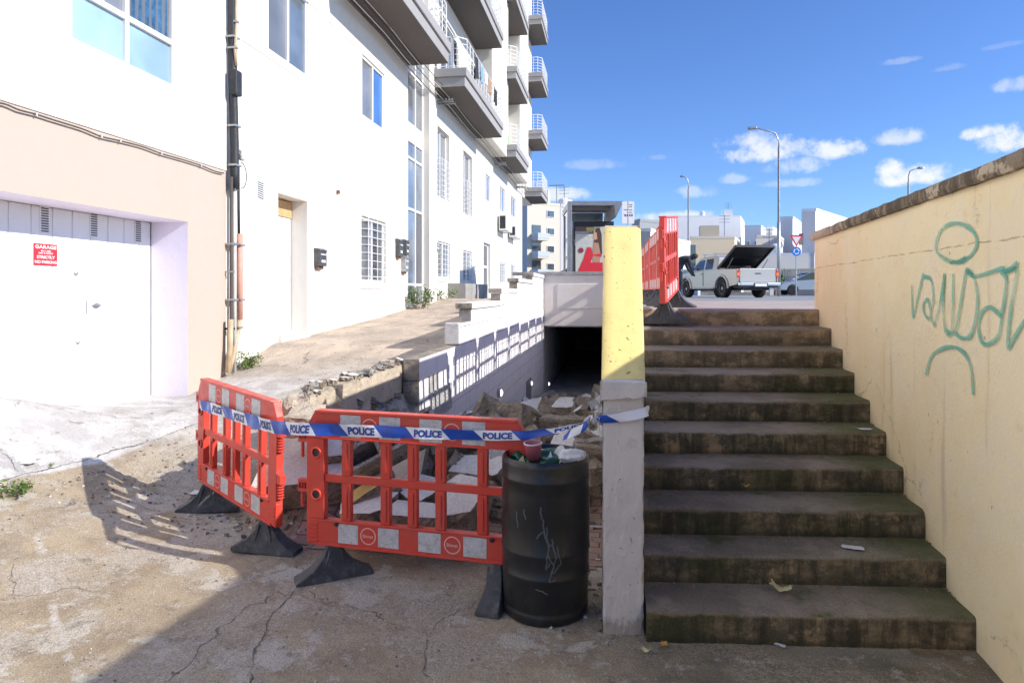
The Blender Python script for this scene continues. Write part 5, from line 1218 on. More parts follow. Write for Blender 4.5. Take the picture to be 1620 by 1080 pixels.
# sign on the garage door
a, b_ = PX(53, 418, XG), PX(90, 387, XG); zs0, zs1 = PX(72, 420, XG).z, PX(72, 386, XG).z
sg = empty('garage_sign', (XG, (a.y + b_.y) / 2, zs0), 0, 'small red and white no parking notice fixed to the white garage door', 'sign')
W_s, H_s = b_.y - a.y, zs1 - zs0; mb = MB(); mb.box(0, .005, -W_s / 2, W_s / 2, 0, H_s); mb.build('plate', M['sign_red'], sg)
mb = MB()
for (tx, zc_, w_, h_) in (('GARAGE', .85, .92, .16), ('IN USE', .665, .42, .075), ('DAY & NIGHT', .565, .62, .075), ('STRICTLY', .385, .78, .14), ('NO PARKING', .16, .94, .14)):
    text_on(mb, tx, (.0065, 0, zc_ * H_s), (0, 1, 0), (0, 0, 1), w_ * W_s, h_ * H_s, 0, .03)
mb.build('lettering', M['sign_white'], sg)
# sagging cable along the colour boundary
pts = []
cab = [(-60, 160), (0, 163), (30, 174), (57, 181), (85, 190), (130, 204), (160, 216), (190, 223), (225, 232), (255, 243), (290, 253), (318, 262), (340, 271), (354, 274)]
pts = [PX(x, y, FX + .03) for x, y in cab]; dense = []
for i in range(len(pts) - 1):
    q4 = [pts[max(i - 1, 0)], pts[i], pts[i + 1], pts[min(i + 2, len(pts) - 1)]]
    for k in range(5): dense.append(cr(*q4, k / 5))
dense.append(pts[-1]); cb = empty('wall_cable', pts[1], 0, 'dark sagging cable clipped along the pink and white boundary above the garage', 'cable')
mb = MB(); mb.tube([p - cb.location for p in dense], .008, 8); mb.build('cable', M['cable_grey'], cb, smooth=True)
for i in (3, 6, 7, 9, 11):
    p = pts[i] - cb.location; mb = MB(); mb.box(p.x - .03, p.x + .011, p.y - .005, p.y + .005, p.z - .014, p.z + .014); mb.build('clip', M['white_frame'], cb)
# --- pipes and cables at the corner between the houses
def vpipe(name, label, cat, xs_ys, r_, mt, X=FX + .07, clips=(), n=8, mt2=None):
    pts = [PX(x, y, X) for x, y in xs_ys]; e_ = empty(name, pts[-1], 0, label, cat)
    mb = MB(); mb.tube([p - e_.location for p in pts], r_, n); mb.build('pipe', mt, e_, smooth=True)
    for cy in clips:
        for (a, b_) in zip(xs_ys, xs_ys[1:]):
            if min(a[1], b_[1]) <= cy <= max(a[1], b_[1]):
                q = (cy - a[1]) / (b_[1] - a[1]); p = PX(a[0] + (b_[0] - a[0]) * q, cy, X) - e_.location
                mb = MB(); mb.box(p.x - .09, p.x + r_ + .008, p.y - r_ - .012, p.y + r_ + .012, p.z - .012, p.z + .012); mb.build('clamp', M['galv'], e_)
    return e_
vpipe('cable_bundle', 'thick black cable bundle running down the corner between pink house and white building', 'cable', [(367, -60), (368, 100), (369, 160), (371, 230), (371, 275), (372, 300)], .055, M['conduit_black'], clips=(60, 200, 262), n=10)
vpipe('cable_bundle', 'thin black cable continuing below the bundle beside the salmon pipe', 'cable', [(377, 262), (377.5, 330), (378, 372)], .018, M['conduit_black'])
vpipe('white_conduit', 'tan tube running beside the black bundle high on the corner', 'pipe', [(374, -60), (374, 40), (372, 80), (374, 105)], .018, M['conduit_tan'], X=FX + .13, clips=(35, 76))
vpipe('black_pipe', 'narrow dark pipe going down the corner to the ground beside the pink wall', 'pipe', [(366, 280), (366, 420), (366, 520), (361, 585)], .022, M['cable_grey'], clips=(386, 430, 474, 520))
vpipe('white_conduit', 'white conduit between dark pipe and salmon pipe on the corner', 'pipe', [(371, 280), (371, 440), (371, 590)], .026, M['conduit_white'], clips=(300, 386, 474))
vpipe('salmon_pipe', 'salmon coloured downpipe at the corner between the two houses', 'pipe', [(379, 370), (379, 505)], .042, M['conduit_pink'], clips=(388, 474))
vpipe('tan_pipe', 'tan pipe slanting to the ground under the salmon downpipe', 'pipe', [(379, 505), (377, 520), (369, 560), (362, 588)], .034, M['conduit_tan'], clips=(518,))
vpipe('tan_pipe', 'short pale pipe sleeve near the ground at the pink corner', 'pipe', [(365, 505), (364, 545), (361, 590)], .036, M['conduit_tan'], X=FX + .09)
p = PX(373, 132, FX + .12); mb = MB(); mb.box(-.05, .05, -.075, .075, -.16, .16); o = mb.build('junction_box', M['conduit_black'], bevel=.02); o.location = p; tag(o, 'dark junction box on the black cable bundle high at the corner', 'junction box')
p = PX(383, 246, FX + .12); e_ = empty('wall_insulator', p, 0, 'white ceramic insulator beside the cables at the corner', 'insulator'); mb = MB(); mb.lathe([(.02, -.07), (.05, -.05), (.035, -.02), (.055, .0), (.03, .03), (.04, .05), (.01, .07)], 14); mb.build('ceramic', M['insulator'], e_, smooth=True); mb = MB(); mb.tube([(-.12, 0, .08), (-.03, 0, .07), (0, 0, .0)], .007, 6); mb.build('bracket', M['rust'], e_)
mb = MB(); c0 = PX(378, 258, FX + .08); mb.tube([c0 + Vector((.03, .10 * math.sin(a) * 1.3, -.16 - .17 * -math.cos(a))) for a in [k * math.pi / 8 for k in range(9)]], .006, 6); tag(recenter(mb.build('loose_wire', M['conduit_black'])), 'loop of thin loose wire beside the cables at the corner', 'wire')

# --- white building with the door and two sliding windows
XB = FX - .03
hb = empty('white_building', (FX, 12, .8), 0, 'white rendered building with plain door, barred window and tall glazed entrance, second from the left', 'building')
def rect(x0, x1, xr, yt, yb, X=XB): return (yx(x0, X), yx(x1, X), zx(xr, yb, X), zx(xr, yt, X))
dr_ = rect(440, 486, 440, 305, 545); dr_ = (dr_[0], dr_[1], .7, dr_[3])
w1 = rect(424, 488, 488, 5, 125); w1 = (w1[0], w1[1], w1[2], w1[2] + 1.35)
w2 = rect(573, 608, 608, 119, 208)
bwn = rect(572, 610, 610, 352, 448)
g1 = rect(645, 670, 645, 217, 470); g1 = (g1[0], g1[1], 1.1, g1[3]); zsp = zx(645, 194, XB); g2r = (g1[0], g1[1], zsp, zsp + 3.4)
ups = [(w1[0], w1[1], w1[2] + 3.17 * k, w1[3] + 3.17 * k) for k in (1, 2)] + [(w2[0], w2[1], w2[2] + 3.17 * k, w2[3] + 3.17 * k) for k in (1, 2)]
mb = MB(); holes = [dr_ + (.30,), w1, w2, bwn, g1, g2r] + ups
facade(mb, XB, yA, yB1, -.3, 20.5, holes, .10)
reparent(mb.build('wall', M['facade_cream']), hb)
mb = MB(); mb.box(FX - 9, FX - .45, yA + .02, yB1, -.3, 20.4); reparent(mb.build('building_body', M['facade_cream']), hb)
mb = MB(); mb.box(FX - 9, FX + .02, yA, yB1, 20.501, 20.7); reparent(mb.build('roof', M['facade_cream']), hb)
reparent(window(None, XB, *w1, 2, ['glass_grey', 'glass_pale'], .06, .055), hb)
reparent(window(None, XB, *w2, 2, ['glass_grey', 'glass_blue'], .06, .05), hb)
for u_ in ups: reparent(window(None, XB, *u_, 2, ['glass_grey', 'glass_pale'], .06, .05), hb)
# door
mb = MB(); X_ = XB - .28; mb.box(X_ - .03, X_, dr_[0] + .02, dr_[1] - .02, .7, dr_[3] - .28)
for (a, b_, c_, d_) in ((.12, .88, .08, .40), (.12, .88, .46, .94)):
    L = dr_[1] - dr_[0]; Hh = dr_[3] - .28 - .95; y0_, y1_, z0_, z1_ = dr_[0] + L * a, dr_[0] + L * b_, .95 + Hh * c_, .95 + Hh * d_
    for q in ((y0_, y1_, z0_, z0_ + .03), (y0_, y1_, z1_ - .03, z1_), (y0_, y0_ + .03, z0_ + .031, z1_ - .031), (y1_ - .03, y1_, z0_ + .031, z1_ - .031)): mb.box(X_ + .0005, X_ + .012, *q)
door = reparent(mb.build('door', M['white_frame'], bevel=.003, seg=1), hb)
mb = MB(); mb.box(X_ - .03, X_ + .02, dr_[0] + .02, dr_[1] - .02, dr_[3] - .275, dr_[3] - .02); reparent(mb.build('transom_board', M['wood']), hb)
p = PX(467, 447, X_ + .02); mb = MB(); mb.box(p.x, p.x + .012, p.y - .03, p.y + .03, p.z - .1, p.z + .1); mb.tube([(p.x, p.y, p.z), (p.x + .05, p.y, p.z), (p.x + .05, p.y - .1, p.z)], .01, 8); sub(door, mb.build('handle', M['rust']), hb)
mb = MB(); mb.box(XB - .3, XB + .06, dr_[0], dr_[1], .7, ground_left(FX, dr_[0] + .4) + .1); reparent(mb.build('doorstep', M['facade_white'], bevel=.015), hb)
# barred window
def bars(name, a, b_, c_, d_, X, nh=9, out=.16, nv=0, root=None):
    mb = MB(); r_ = .008
    for k in range(nh + 1):
        z = c_ - .04 + (d_ - c_ + .08) * k / nh; mb.tube([(X, a - .05, z), (X + out, a - .05, z), (X + out, b_ + .05, z), (X, b_ + .05, z)], r_, 5)
    for y in [a - .05 + (b_ - a + .1) * k / (3 + nv) for k in range(4 + nv)]: mb.tube([(X + out + .004, y, c_ - .06), (X + out + .004, y, d_ + .06)], r_, 5)
    o = mb.build(name, M['white_metal']); return reparent(o, root or hb)
reparent(window(None, XB, *bwn, 2, ['glass_grey', 'glass_dark'], .09, .06), hb)
bars('window_grille', *bwn, XB, 9)
# glazed stair columns
reparent(window(None, XB, *g1, 2, ['glass_pale', 'glass_grey', 'glass_pale', 'glass_dark', 'glass_pale', 'glass_pale', 'glass_pale', 'glass_pale'], .05, .06, 'glazed_entrance', rows=[1.9, 3.75, 5.0]), hb)
reparent(window(None, XB, *g2r, 2, ['glass_grey', 'glass_grey', 'glass_grey', 'glass_pale'], .05, .06, 'stair_window', rows=[zsp + 1.3]), hb)
# fine raised bands on the render
mb = MB()
for z in (w1[2] - .08, zx(645, 150)): mb.box(XB + .0005, XB + .010, yA + .05, g1[0] - .1, z - .025, z)
reparent(mb.build('render_band', M['facade_cream']), hb)
mb = MB(); mb.box(XB + .001, XB + .16, yx(672), yx(684), .9, 20.4); reparent(mb.build('pilaster', plaster('cream_pilaster', (.74, .70, .62), (.62, .54, .43), .5, streak=.4), bevel=.01), hb)
# louvre vent and small fittings
p = PX(411, 301, XB); mb = MB(); mb.box(XB + .001, XB + .012, p.y - .10, p.y + .10, p.z - .13, p.z + .13); vt = reparent(mb.build('vent', M['white_frame']), hb)
mb = MB()
for k in range(8): mb.prism([(p.y - .08, p.z - .11 + k * .03), (p.y + .08, p.z - .12 + k * .03), (p.y + .08, p.z - .105 + k * .03), (p.y - .08, p.z - .095 + k * .03)], XB + .012, XB + .014, 'x')
sub(vt, mb.build('louvre', M['conduit_black']), hb)
p = PX(533, 304, XB); mb = MB(); mb.box(XB, XB + .05, p.y - .03, p.y + .03, p.z - .03, p.z + .03); reparent(mb.build('outlet', M['rust']), hb)
def letterbox(label, x, y0_, y1_, w_, mt='ceramic', X=XB, flap=True):
    p = PX(x, y1_, X); z1_ = zx(x, y0_, X); h_ = z1_ - p.z; e_ = empty('letterbox', p, 0, label, 'letterbox', 'letterboxes on the white front')
    mb = MB(); mb.box(.002, .11, -w_ / 2, w_ / 2, 0, h_ * .82); mb.prism([(.002, h_ * .821), (.12, h_ * .821), (.12, h_ * .9), (.06, h_), (.002, h_)], -w_ / 2 - .01, w_ / 2 + .01, 'y'); mb.build('box', M[mt], e_, bevel=.006, seg=1)
    mb = MB(); mb.box(.111, .118, -w_ / 2 + .03, w_ / 2 - .03, h_ * .62, h_ * .68); mb.box(.111, .115, -w_ / 2 + .05, w_ / 2 - .06, h_ * .2, h_ * .34); mb.build('flap', M['white_frame'], e_)
    mb = MB(); mb.box(.01, .06, -w_ / 2 + .02, w_ / 2 - .02, -.05, -.002); mb.build('bracket', M['rust'], e_)
letterbox('single grey letterbox on the white wall between the door and the barred window', 502, 393, 421, .26)
letterbox('dark letterbox with flyers, left of the upper pair beside the glazed entrance', 628, 378, 406, .24)
letterbox('dark letterbox with flyers, right of the upper pair beside the glazed entrance', 638, 379, 404, .22)
letterbox('worn letterbox hanging lowest beside the glazed entrance', 637, 404, 430, .24, 'galv')
letterbox('small pale letterbox beyond the beige pilaster', 687, 383, 396, .28, 'galv')
p = PX(641, 425, XB + .13)
# --- apartment block beyond the pilaster
XC = FX
hc = empty('apartment_block', (FX, 25, 1.4), 0, 'tall white apartment block with grey balconies, third front on the left', 'apartment building')
R2 = lambda x0, x1, xr, yt, yb: rect(x0, x1, xr, yt, yb, XC)
tw1, tw2 = R2(692, 711, 711, 216, 320), R2(733, 747, 747, 250, 344); w3, w4, w5 = R2(768, 776, 776, 281, 322), R2(791, 799, 799, 301, 338), R2(808, 816, 816, 316, 346)
b1_, b2_, dd, b3_, b4_ = R2(693, 712, 712, 386, 441), R2(733, 747, 747, 399, 446), R2(765, 776, 776, 387, 459), R2(791, 799, 799, 417, 449), R2(808, 815, 815, 420, 447)
uw = []
for lv in range(4):
    for (a, b_) in ((tw1[0] + .3, tw1[1] + .8), (tw2[0] + 1.2, tw2[1] + 2.6)):
        uw.append((a, b_, 7.75 + 3.17 * lv, 9.75 + 3.17 * lv))
holes = [tw1 + (.2,), tw2 + (.2,), w3, w4, w5, b1_, b2_, dd + (.2,), b3_, b4_] + uw
mb = MB(); facade(mb, XC, yB1, yC1, .2, 20.5, holes, .12); mb.quad([(XC, yC1, .2), (XC - 9, yC1, .2), (XC - 9, yC1, 20.5), (XC, yC1, 20.5)])
reparent(mb.build('wall', M['facade_cream']), hc)
mb = MB(); mb.box(FX - 9, FX - .4, yB1 + .01, yC1 - .01, .2, 20.4); reparent(mb.build('building_body', M['facade_cream']), hc)
mb = MB(); mb.box(FX - 9, FX + .02, yB1, yC1 + .05, 20.501, 20.7); reparent(mb.build('roof', M['facade_cream']), hc)
for k, wn_ in enumerate((tw1, tw2, w3, w4, w5, b1_, b2_, b3_, b4_)): reparent(window(None, XC, *wn_, 2, [['glass_pale', 'glass_grey'], ['glass_dark', 'glass_grey'], ['glass_grey', 'glass_blue'], ['glass_grey', 'glass_blue'], ['glass_grey', 'glass_blue']][min(k, 4)] if k < 5 else ['glass_grey', 'glass_pale'], .09 if k > 1 else .15, .055), hc)
for wn_ in uw: reparent(window(None, XC, *wn_, 2, ['glass_dark', 'glass_pale'], .09, .06), hc)
for wn_ in (tw1, tw2): bars('balconet_grille', wn_[0], wn_[1], wn_[2] + .02, wn_[2] + 1.0, XC, 7, .14, 3, hc)
for wn_ in (b1_, b2_, b3_, b4_): bars('window_grille', *wn_, XC, 8, .12, 1, hc)
reparent(window(None, XC, dd[0], dd[1], dd[2], dd[3], 1, ['glass_dark'], .15, .09, 'glazed_door', rows=[(dd[2] + dd[3]) / 2]), hc)
mb = MB(); ya, yb = yx(708), yx(747); mb.box(FX + .002, FX + .55, ya, yb, 1.0, zx(708, 448)); o = mb.build('concrete_plinth', M['plinth'], bevel=.01); tag(recenter(o), 'low damp grey concrete box against the wall below the barred windows', 'plinth')
# balconies and bays
ZB = 7.19; FH = 3.17; OUT = 1.02
slab_m = plaster('balcony_slab_grey', (.34, .33, .325), (.24, .23, .225), .6, streak=.3)
soffit_m = plaster('shaded_soffit_tone', (.115, .10, .09), (.085, .075, .068), .6)  # shade under the balconies, put into a darker colour than the slab
def balcony(root, y0_, y1_, zb, lv=0):
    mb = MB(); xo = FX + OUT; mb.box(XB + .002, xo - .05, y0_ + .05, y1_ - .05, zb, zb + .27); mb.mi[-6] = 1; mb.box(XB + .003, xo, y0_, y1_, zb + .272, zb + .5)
    bo = reparent(mb.build('balcony', [slab_m, soffit_m], bevel=.012, seg=1), root)
    mb = MB(); zr = zb + .5; r_ = .013; c_ = .22
    path_ = [(FX + .05, y0_ + .05), (xo - .05 - c_, y0_ + .05), (xo - .05, y0_ + .05 + c_), (xo - .05, y1_ - .05 - c_), (xo - .05 - c_, y1_ - .05), (FX + .05, y1_ - .05)]
    for k in range(6): mb.tube([(x, y, zr + .06 + .155 * k) for x, y in path_], r_ * (1.5 if k == 5 else .9), 5)
    L = y1_ - y0_
    nvr = int(L / .42); 
    for k in range(nvr + 1): y = y0_ + .05 + c_ + (L - .1 - 2 * c_) * k / nvr; mb.tube([(xo - .05, y, zr), (xo - .05, y, zr + .84)], r_ * 1.1, 5)
    for yy in (y0_ + .05, y1_ - .05):
        for xx in (FX + .05, FX + .3, FX + .52, xo - .05 - c_): mb.tube([(xx, yy, zr), (xx, yy, zr + .84)], r_, 5)
    sub(bo, mb.build('railing', M['white_metal']), root); return bo
yb1a, yb1b = (13.4 * .845 - .754) / .988, (18.9 * .845 - .754) / .988
for lv in range(4): balcony(hb, yb1a, yb1b, ZB + FH * lv)
def Yo(px, X): return yx(px, X)
XO = FX + OUT; s2a, s2b = Yo(738, XO), Yo(797, XO); s3a, s3b = Yo(818, XO), Yo(837, XO); s4a, s4b = Yo(853, XO + .0) - 4.0, Yo(855, XO)
for lv in range(4):
    balcony(hc, s2a, s2b, ZB + FH * lv); balcony(hc, s3a, s3b, ZB + FH * lv)
s4a = yx(839, FX + .35); s4b = s4a + 3.2
for z in (1.7 + 147.4 * 37.2 / F, 1.7 + 235.4 * 37.2 / F, 1.7 + 323.3 * 37.2 / F, 1.7 + 411 * 37.2 / F):
    balcony(hc, s4a, s4b, z)
XBAY = FX + .59
mb = MB(); y1a, y1b = Yo(782, XBAY), Yo(804, XBAY); y2a, y2b = s3b + .02, s3b + 3.0
mb.box(FX + .003, XBAY, s2b + .02, y1b, ZB + .02, 20.45); mb.box(FX + .003, XBAY, y2a, y2b, ZB + .02, 20.45)
reparent(mb.build('bay', M['facade_cream']), hc)
mb = MB(); mb.box(FX - 3, FX + .02, yC1 + .06, s4b, ZB - .3, 20.3); reparent(mb.build('rear_wing', M['facade_cream']), hc)
# wires under the balconies
for k, dz in enumerate((0, .07, .14, .22, .31)):
    e_ = MB(); pts = []
    for i in range(25):
        q = i / 24; y = 7.2 + (yC1 - 7.2) * q; seg_ = (q * 5) % 1; pts.append((FX + .16 + .05 * k, y, ZB - .18 + dz * .9 - .07 * math.sin(seg_ * math.pi)))
    e_.tube(pts, .011, 5); o = e_.build('overhead_wire', M['conduit_white'] if k % 2 else M['cable_grey']); tag(recenter(o), '%s of the five thin wires slung along the white fronts under the balconies' % ('lowest', 'second lowest', 'middle', 'second highest', 'highest')[k], 'wire', 'wires slung under the balconies')
for (px, lab) in ((690, 'wire bracket on the wall under the near end of the middle balcony stack'), (782, 'wire bracket on the wall under the white bay'), (816, 'wire bracket at the far end of the apartment block')):
    y = yx(px); e_ = empty('wire_bracket', (FX, y, ZB - .2), 0, lab, 'bracket', 'wire brackets under the balconies'); mb = MB(); mb.box(.002, .5, -.02, .02, 0, .04); mb.box(.002, .5, .2, .24, 0, .04); mb.build('arm', M['galv'], e_); mb = MB()
    for k in range(5): mb.lathe([(.02, .041), (.03, .07), (.015, .1)], 8, 0, Matrix.Translation((.1 + k * .09, 0, 0)))
    mb.build('insulators', M['insulator'], e_)
# air conditioners with brackets
for (x0, x1, y0_, y1_, lab) in ((790, 799, 347, 372, 'white air conditioner below the fourth upper window of the apartment block'), (806, 815, 364, 382, 'white air conditioner below the farthest upper window of the apartment block')):
    a, b_ = yx(x0, FX + .1), yx(x1, FX + .1); z0_, z1_ = zx(x1, y1_), zx(x1, y0_); e_ = empty('air_conditioner', (FX, (a + b_) / 2, z0_), 0, lab, 'air conditioner', 'air conditioners on the apartment block'); w_ = (b_ - a) / 2
    mb = MB(); mb.box(.08, .42, -w_, w_, .03, z1_ - z0_); mb.build('casing', M['white_frame'], e_, bevel=.02)
    mb = MB(); mb.box(.12, .36, -w_ - .004, -w_ - .001, .10, z1_ - z0_ - .08); mb.build('fan_grille', M['conduit_black'], e_)
    mb = MB(); mb.box(.0, .42, -w_ * .7, -w_ * .6, 0, .03); mb.box(.0, .42, w_ * .6, w_ * .7, 0, .03); mb.build('bracket', M['galv'], e_)
# washing on the middle balcony
rg = random.Random(4)
for k, (q, w_, h_, col, lab) in enumerate([(.02, .55, .75, (.02, .022, .03), 'black garment hanging at the near end of the second balcony'), (.22, .5, .7, (.03, .035, .05), 'dark towel over the rail of the second balcony'), (.36, .45, .6, (.25, .42, .62), 'pale blue cloth on the rail of the second balcony'), (.48, .4, .45, (.75, .76, .78), 'white cloth on the rail of the second balcony'), (.6, .5, .55, (.45, .27, .16), 'brown patterned cloth over the rail of the second balcony'), (.78, .6, .6, (.03, .03, .035), 'black cloth near the far end of the second balcony rail')]):
    y = s2a + .15 + (s2b - s2a - .4) * q; mb = MB(); n = 10
    for j in range(6):
        for i in range(n + 1): mb.v.append(Vector((.03 * math.sin(i * 1.3 + k) * (j / 5) + (0 if j else -.05), (i / n - .5) * w_ * (1 - .12 * j / 5), -h_ * j / 5 + .02 * math.sin(i * .9))))
    mb.f = [(j * (n + 1) + i, j * (n + 1) + i + 1, (j + 1) * (n + 1) + i + 1, (j + 1) * (n + 1) + i) for j in range(5) for i in range(n)]; mb.mi = [0] * len(mb.f)
    o = mb.build('hung_washing', flat('cloth_%d' % k, col, .9, var=.3), smooth=True); o.location = (XO - .02 if k else XO - .35, y, ZB + .5 + .86); tag(o, lab, 'laundry', 'washing on the second balcony')
o = rock((.4, .4, .5), 3, None, .02, 1, .2).build('green_tub', flat('bright_green_plastic', (.16, .62, .10), .5)); o.location = (FX + .4, s3a + .3, ZB + .78); tag(o, 'bright green tub on the lowest balcony of the third stack', 'tub')
# ------------------------------------------------------------------ bus shelter and stop sign on the street
def vbox(mb, a, b_, z0, z1, th_, mi=0):
    """upright slab from plan point a to b_"""
    a, b_ = Vector((a[0], a[1], 0)), Vector((b_[0], b_[1], 0)); n = Vector((-(b_ - a).y, (b_ - a).x, 0)).normalized() * th_ / 2
    v = [a - n, b_ - n, b_ + n, a + n]; mb.add([(p.x, p.y, z0) for p in v] + [(p.x, p.y, z1) for p in v], [(0, 3, 2, 1), (4, 5, 6, 7), (0, 1, 5, 4), (1, 2, 6, 5), (2, 3, 7, 6), (3, 0, 4, 7)], mi)
Z0 = 20.0; zt = EYE + 145 * Z0 / F; sa = P(898, HY, Z0); sb = P(985, HY, Z0)
sh = empty('bus_shelter', (sa.x, sa.y, 1.5), YAW, 'grey bus shelter with a lit advertising panel above the underpass', 'bus shelter')
W_ = (sb - sa).length; w13 = 13 * Z0 / F / 2
hz = zt - 1.5
mb = MB(); mb.box(0, .13, 0, .2, 0, hz - .005); mb.build('post', M['steel_grey'], sh, bevel=.01)
mb = MB(); mb.box(1.42, 1.5, 2.2, 2.3, 0, hz - .2); mb.build('post', M['steel_grey'], sh, bevel=.01)
mb = MB(); mb.box(.05, .12, 2.2, 2.3, 0, hz - .2); mb.build('post', M['steel_grey'], sh, bevel=.01)
mb = MB(); mb.box(.131, W_ - .25, 0, .14, hz - .13, hz); mb.prism([(W_ - .249, hz - .13), (W_ - .2, hz - .5), (W_ + .02, hz - .03), (W_ + .06, hz), (W_ - .249, hz)], .01, 2.3, 'y')
mb.box(.02, W_ - .05, .141, 2.35, hz - .05, hz - .003); mb.box(.131, W_ - .26, .9, .98, hz - .15, hz - .051); mb.box(.131, W_ - .26, 1.7, 1.78, hz - .15, hz - .051); mb.box(0.02, .07, .2, 2.3, hz - .2, hz - .055); mb.build('roof', M['steel_grey'], sh, bevel=.006, seg=1)
mb = MB(); mb.box(.17, 1.38, 2.24, 2.26, .4, hz - .1); mb.build('rear_glass', M['glass_pale'], sh)
mb = MB(); px0 = (911 - 898) * Z0 / F; mb.box(px0, px0 + 1.3, .9, 1.04, .12, hz - .52); pn = mb.build('advert_panel', M['black_plastic'], sh, bevel=.01)
def flatpoly(name, pts, y, mt, parent):
    mb = MB(); mb.prism([(px0 + p[0], p[1]) for p in pts], y - .0015, y, 'y'); return mb.build(name, mt, parent)
hh_ = hz - .52; L = lambda x, y: ((x - 911) * Z0 / F - 0, EYE + (HY - y) * Z0 / F - 1.5)
flatpoly('poster', [L(915, 428), L(975, 428), L(975, 354), L(915, 354)], .899, flat('poster_cream', (.60, .58, .50), .4), sh)
flatpoly('poster', [L(915, 366), L(945, 366), L(945, 354), L(915, 354)], .897, flat('poster_brown', (.16, .10, .08), .4), sh)
flatpoly('poster', [L(933, 361), L(946, 361), L(946, 355), L(933, 355)], .895, flat('poster_olive', (.50, .45, .12), .4), sh)
flatpoly('poster', [L(945, 384), L(946, 366), L(949, 357), L(955, 356), L(958, 366), L(959, 400), L(953, 396), L(951, 380)], .893, flat('poster_hair', (.10, .05, .035), .5), sh)
flatpoly('poster', [L(944, 372), L(946, 362), L(950, 364), L(951, 374), L(947, 376)], .892, flat('poster_skin', (.62, .36, .24), .5), sh)
flatpoly('poster', [L(943, 400), L(945, 380), L(953, 381), L(956, 398), L(955, 414), L(944, 414)], .891, flat('poster_skin_dark', (.50, .27, .17), .5), sh)
flatpoly('poster', [L(919, 428), L(928, 407), L(934, 388), L(941, 388), L(944, 400), L(958, 398), L(958, 404), L(944, 402), L(940, 413), L(960, 413), L(960, 428)], .890, M['sign_red'], sh)
flatpoly('poster', [L(924 + 4.4 * math.cos(a), 393 + 4.4 * math.sin(a)) for a in [-k * math.pi / 8 for k in range(16)]], .888, flat('poster_maroon', (.30, .03, .06), .4), sh)
mb = MB(); rg = random.Random(6)
for k in range(13):
    y = 362 + k * 1.9; x = 913 + rg.uniform(0, 2); e_x = 930 + rg.uniform(0, 14)
    while x < e_x: w_ = rg.uniform(1.0, 3.2); a, b_ = L(x, y), L(x + w_, y + .8); mb.box(px0 + a[0], px0 + b_[0], .884, .8855, b_[1], a[1]); x += w_ + .7
mb.build('fine_print', M['sign_white'], sh)
p = P(994, HY, 19.4); bs = empty('bus_stop_sign', (p.x, p.y, 1.5), YAW, 'white bus stop board with small purple squares beside the shelter', 'sign')
mb = MB(); mb.tube([(0, 0, 0), (0, 0, 2.9)], .03, 8); mb.build('pole', M['galv'], bs)
k = 19.4 / F; mb = MB(); mb.box(-10 * k, 9 * k, -.02, .0, .16 + (HY - 352) * k, .2 + (HY - 319) * k); mb.build('board', M['sign_white'], bs, bevel=.004)
mb = MB()
for i in range(4):
    for x0 in (-6.5 + i * 3.6,): mb.box(x0 * k, (x0 + 2.5) * k, -.024, -.021, .2 + (HY - 342.5) * k, .2 + (HY - 339) * k)
mb.build('route_squares', flat('purple_print', (.22, .08, .30), .5), bs)
mb = MB()
for (y, w_) in ((324, 5), (327, 6), (332, 12), (336, 7)): mb.box((5 - w_) * k, 6 * k, -.024, -.021, .2 + (HY - y - .6) * k, .2 + (HY - y + .3) * k)
mb.build('print_lines', M['conduit_black'], bs)
# ------------------------------------------------------------------ street lamps and road sign
def lamp(label, px, yt, Zc, hx, hy, r_=.085, base=1.5):
    p = P(px, HY, Zc); e_ = empty('street_lamp', (p.x, p.y, base), YAW, label, 'street lamp', 'street lamps along the road'); k = Zc / F
    H_l = EYE + (HY - yt) * k - base; dx = (hx - px) * k; dz = EYE + (HY - hy) * k - base
    mb = MB(); mb.tube([(0, 0, 0), (0, 0, H_l * .45), (0, 0, H_l * .451), (0, 0, H_l * .9)], [r_ * 1.25, r_ * 1.15, r_ * .8, r_ * .7], 10); mb.build('pole', M['galv'], e_, smooth=True)
    mb = MB(); pts = [(0, 0, H_l * .9), (0, 0, H_l * .94), (dx * .12, 0, H_l * .985), (dx * .4, 0, H_l * .985 + (dz - H_l * .985) * .55), (dx * .82, 0, dz)]; mb.tube(pts, r_ * .5, 8); mb.build('arm', M['galv'], e_, smooth=True)
    mb = MB(); s_ = 1 if dx > 0 else -1; mb.prism([(dx * .78, dz - .05), (dx * .8 + s_ * .0, dz + .09), (dx + s_ * .1, dz + .07), (dx + s_ * .18, dz - .02), (dx, dz - .09)], -.13, .13, 'y'); mb.build('lamp_head', M['steel_grey'], e_, bevel=.03)
lamp('tall street lamp on a pale pole behind the white pickup', 1232, 207, 39, 1187, 203)
lamp('street lamp farther off, on its pole between the red barriers and the pickup', 1089, 281, 55, 1079, 279)
lamp('street lamp of which only the curved top shows over the graffiti wall', 1437, 268, 50, 1457, 266)
p = P(1260, HY, 37.5); rs = empty('road_sign', (p.x, p.y, 1.5), YAW, 'give way triangle over a blue roundabout disc on one grey pole', 'road sign'); k = 37.5 / F; z_ = lambda y: .2 + (HY - y) * k
mb = MB(); mb.tube([(0, .04, 0), (0, .04, z_(374))], .035, 8); mb.build('pole', M['galv'], rs)
mb = MB(); mb.prism([(-10.5 * k, z_(372)), (10.5 * k, z_(372)), (0, z_(390.5))], -.01, .01, 'y'); g_ = mb.build('give_way_plate', M['sign_red'], rs)
mb = MB(); mb.prism([(-6.8 * k, z_(374.6)), (6.8 * k, z_(374.6)), (0, z_(386.6))], -.014, -.011, 'y'); mb.build('give_way_centre', M['sign_white'], rs)
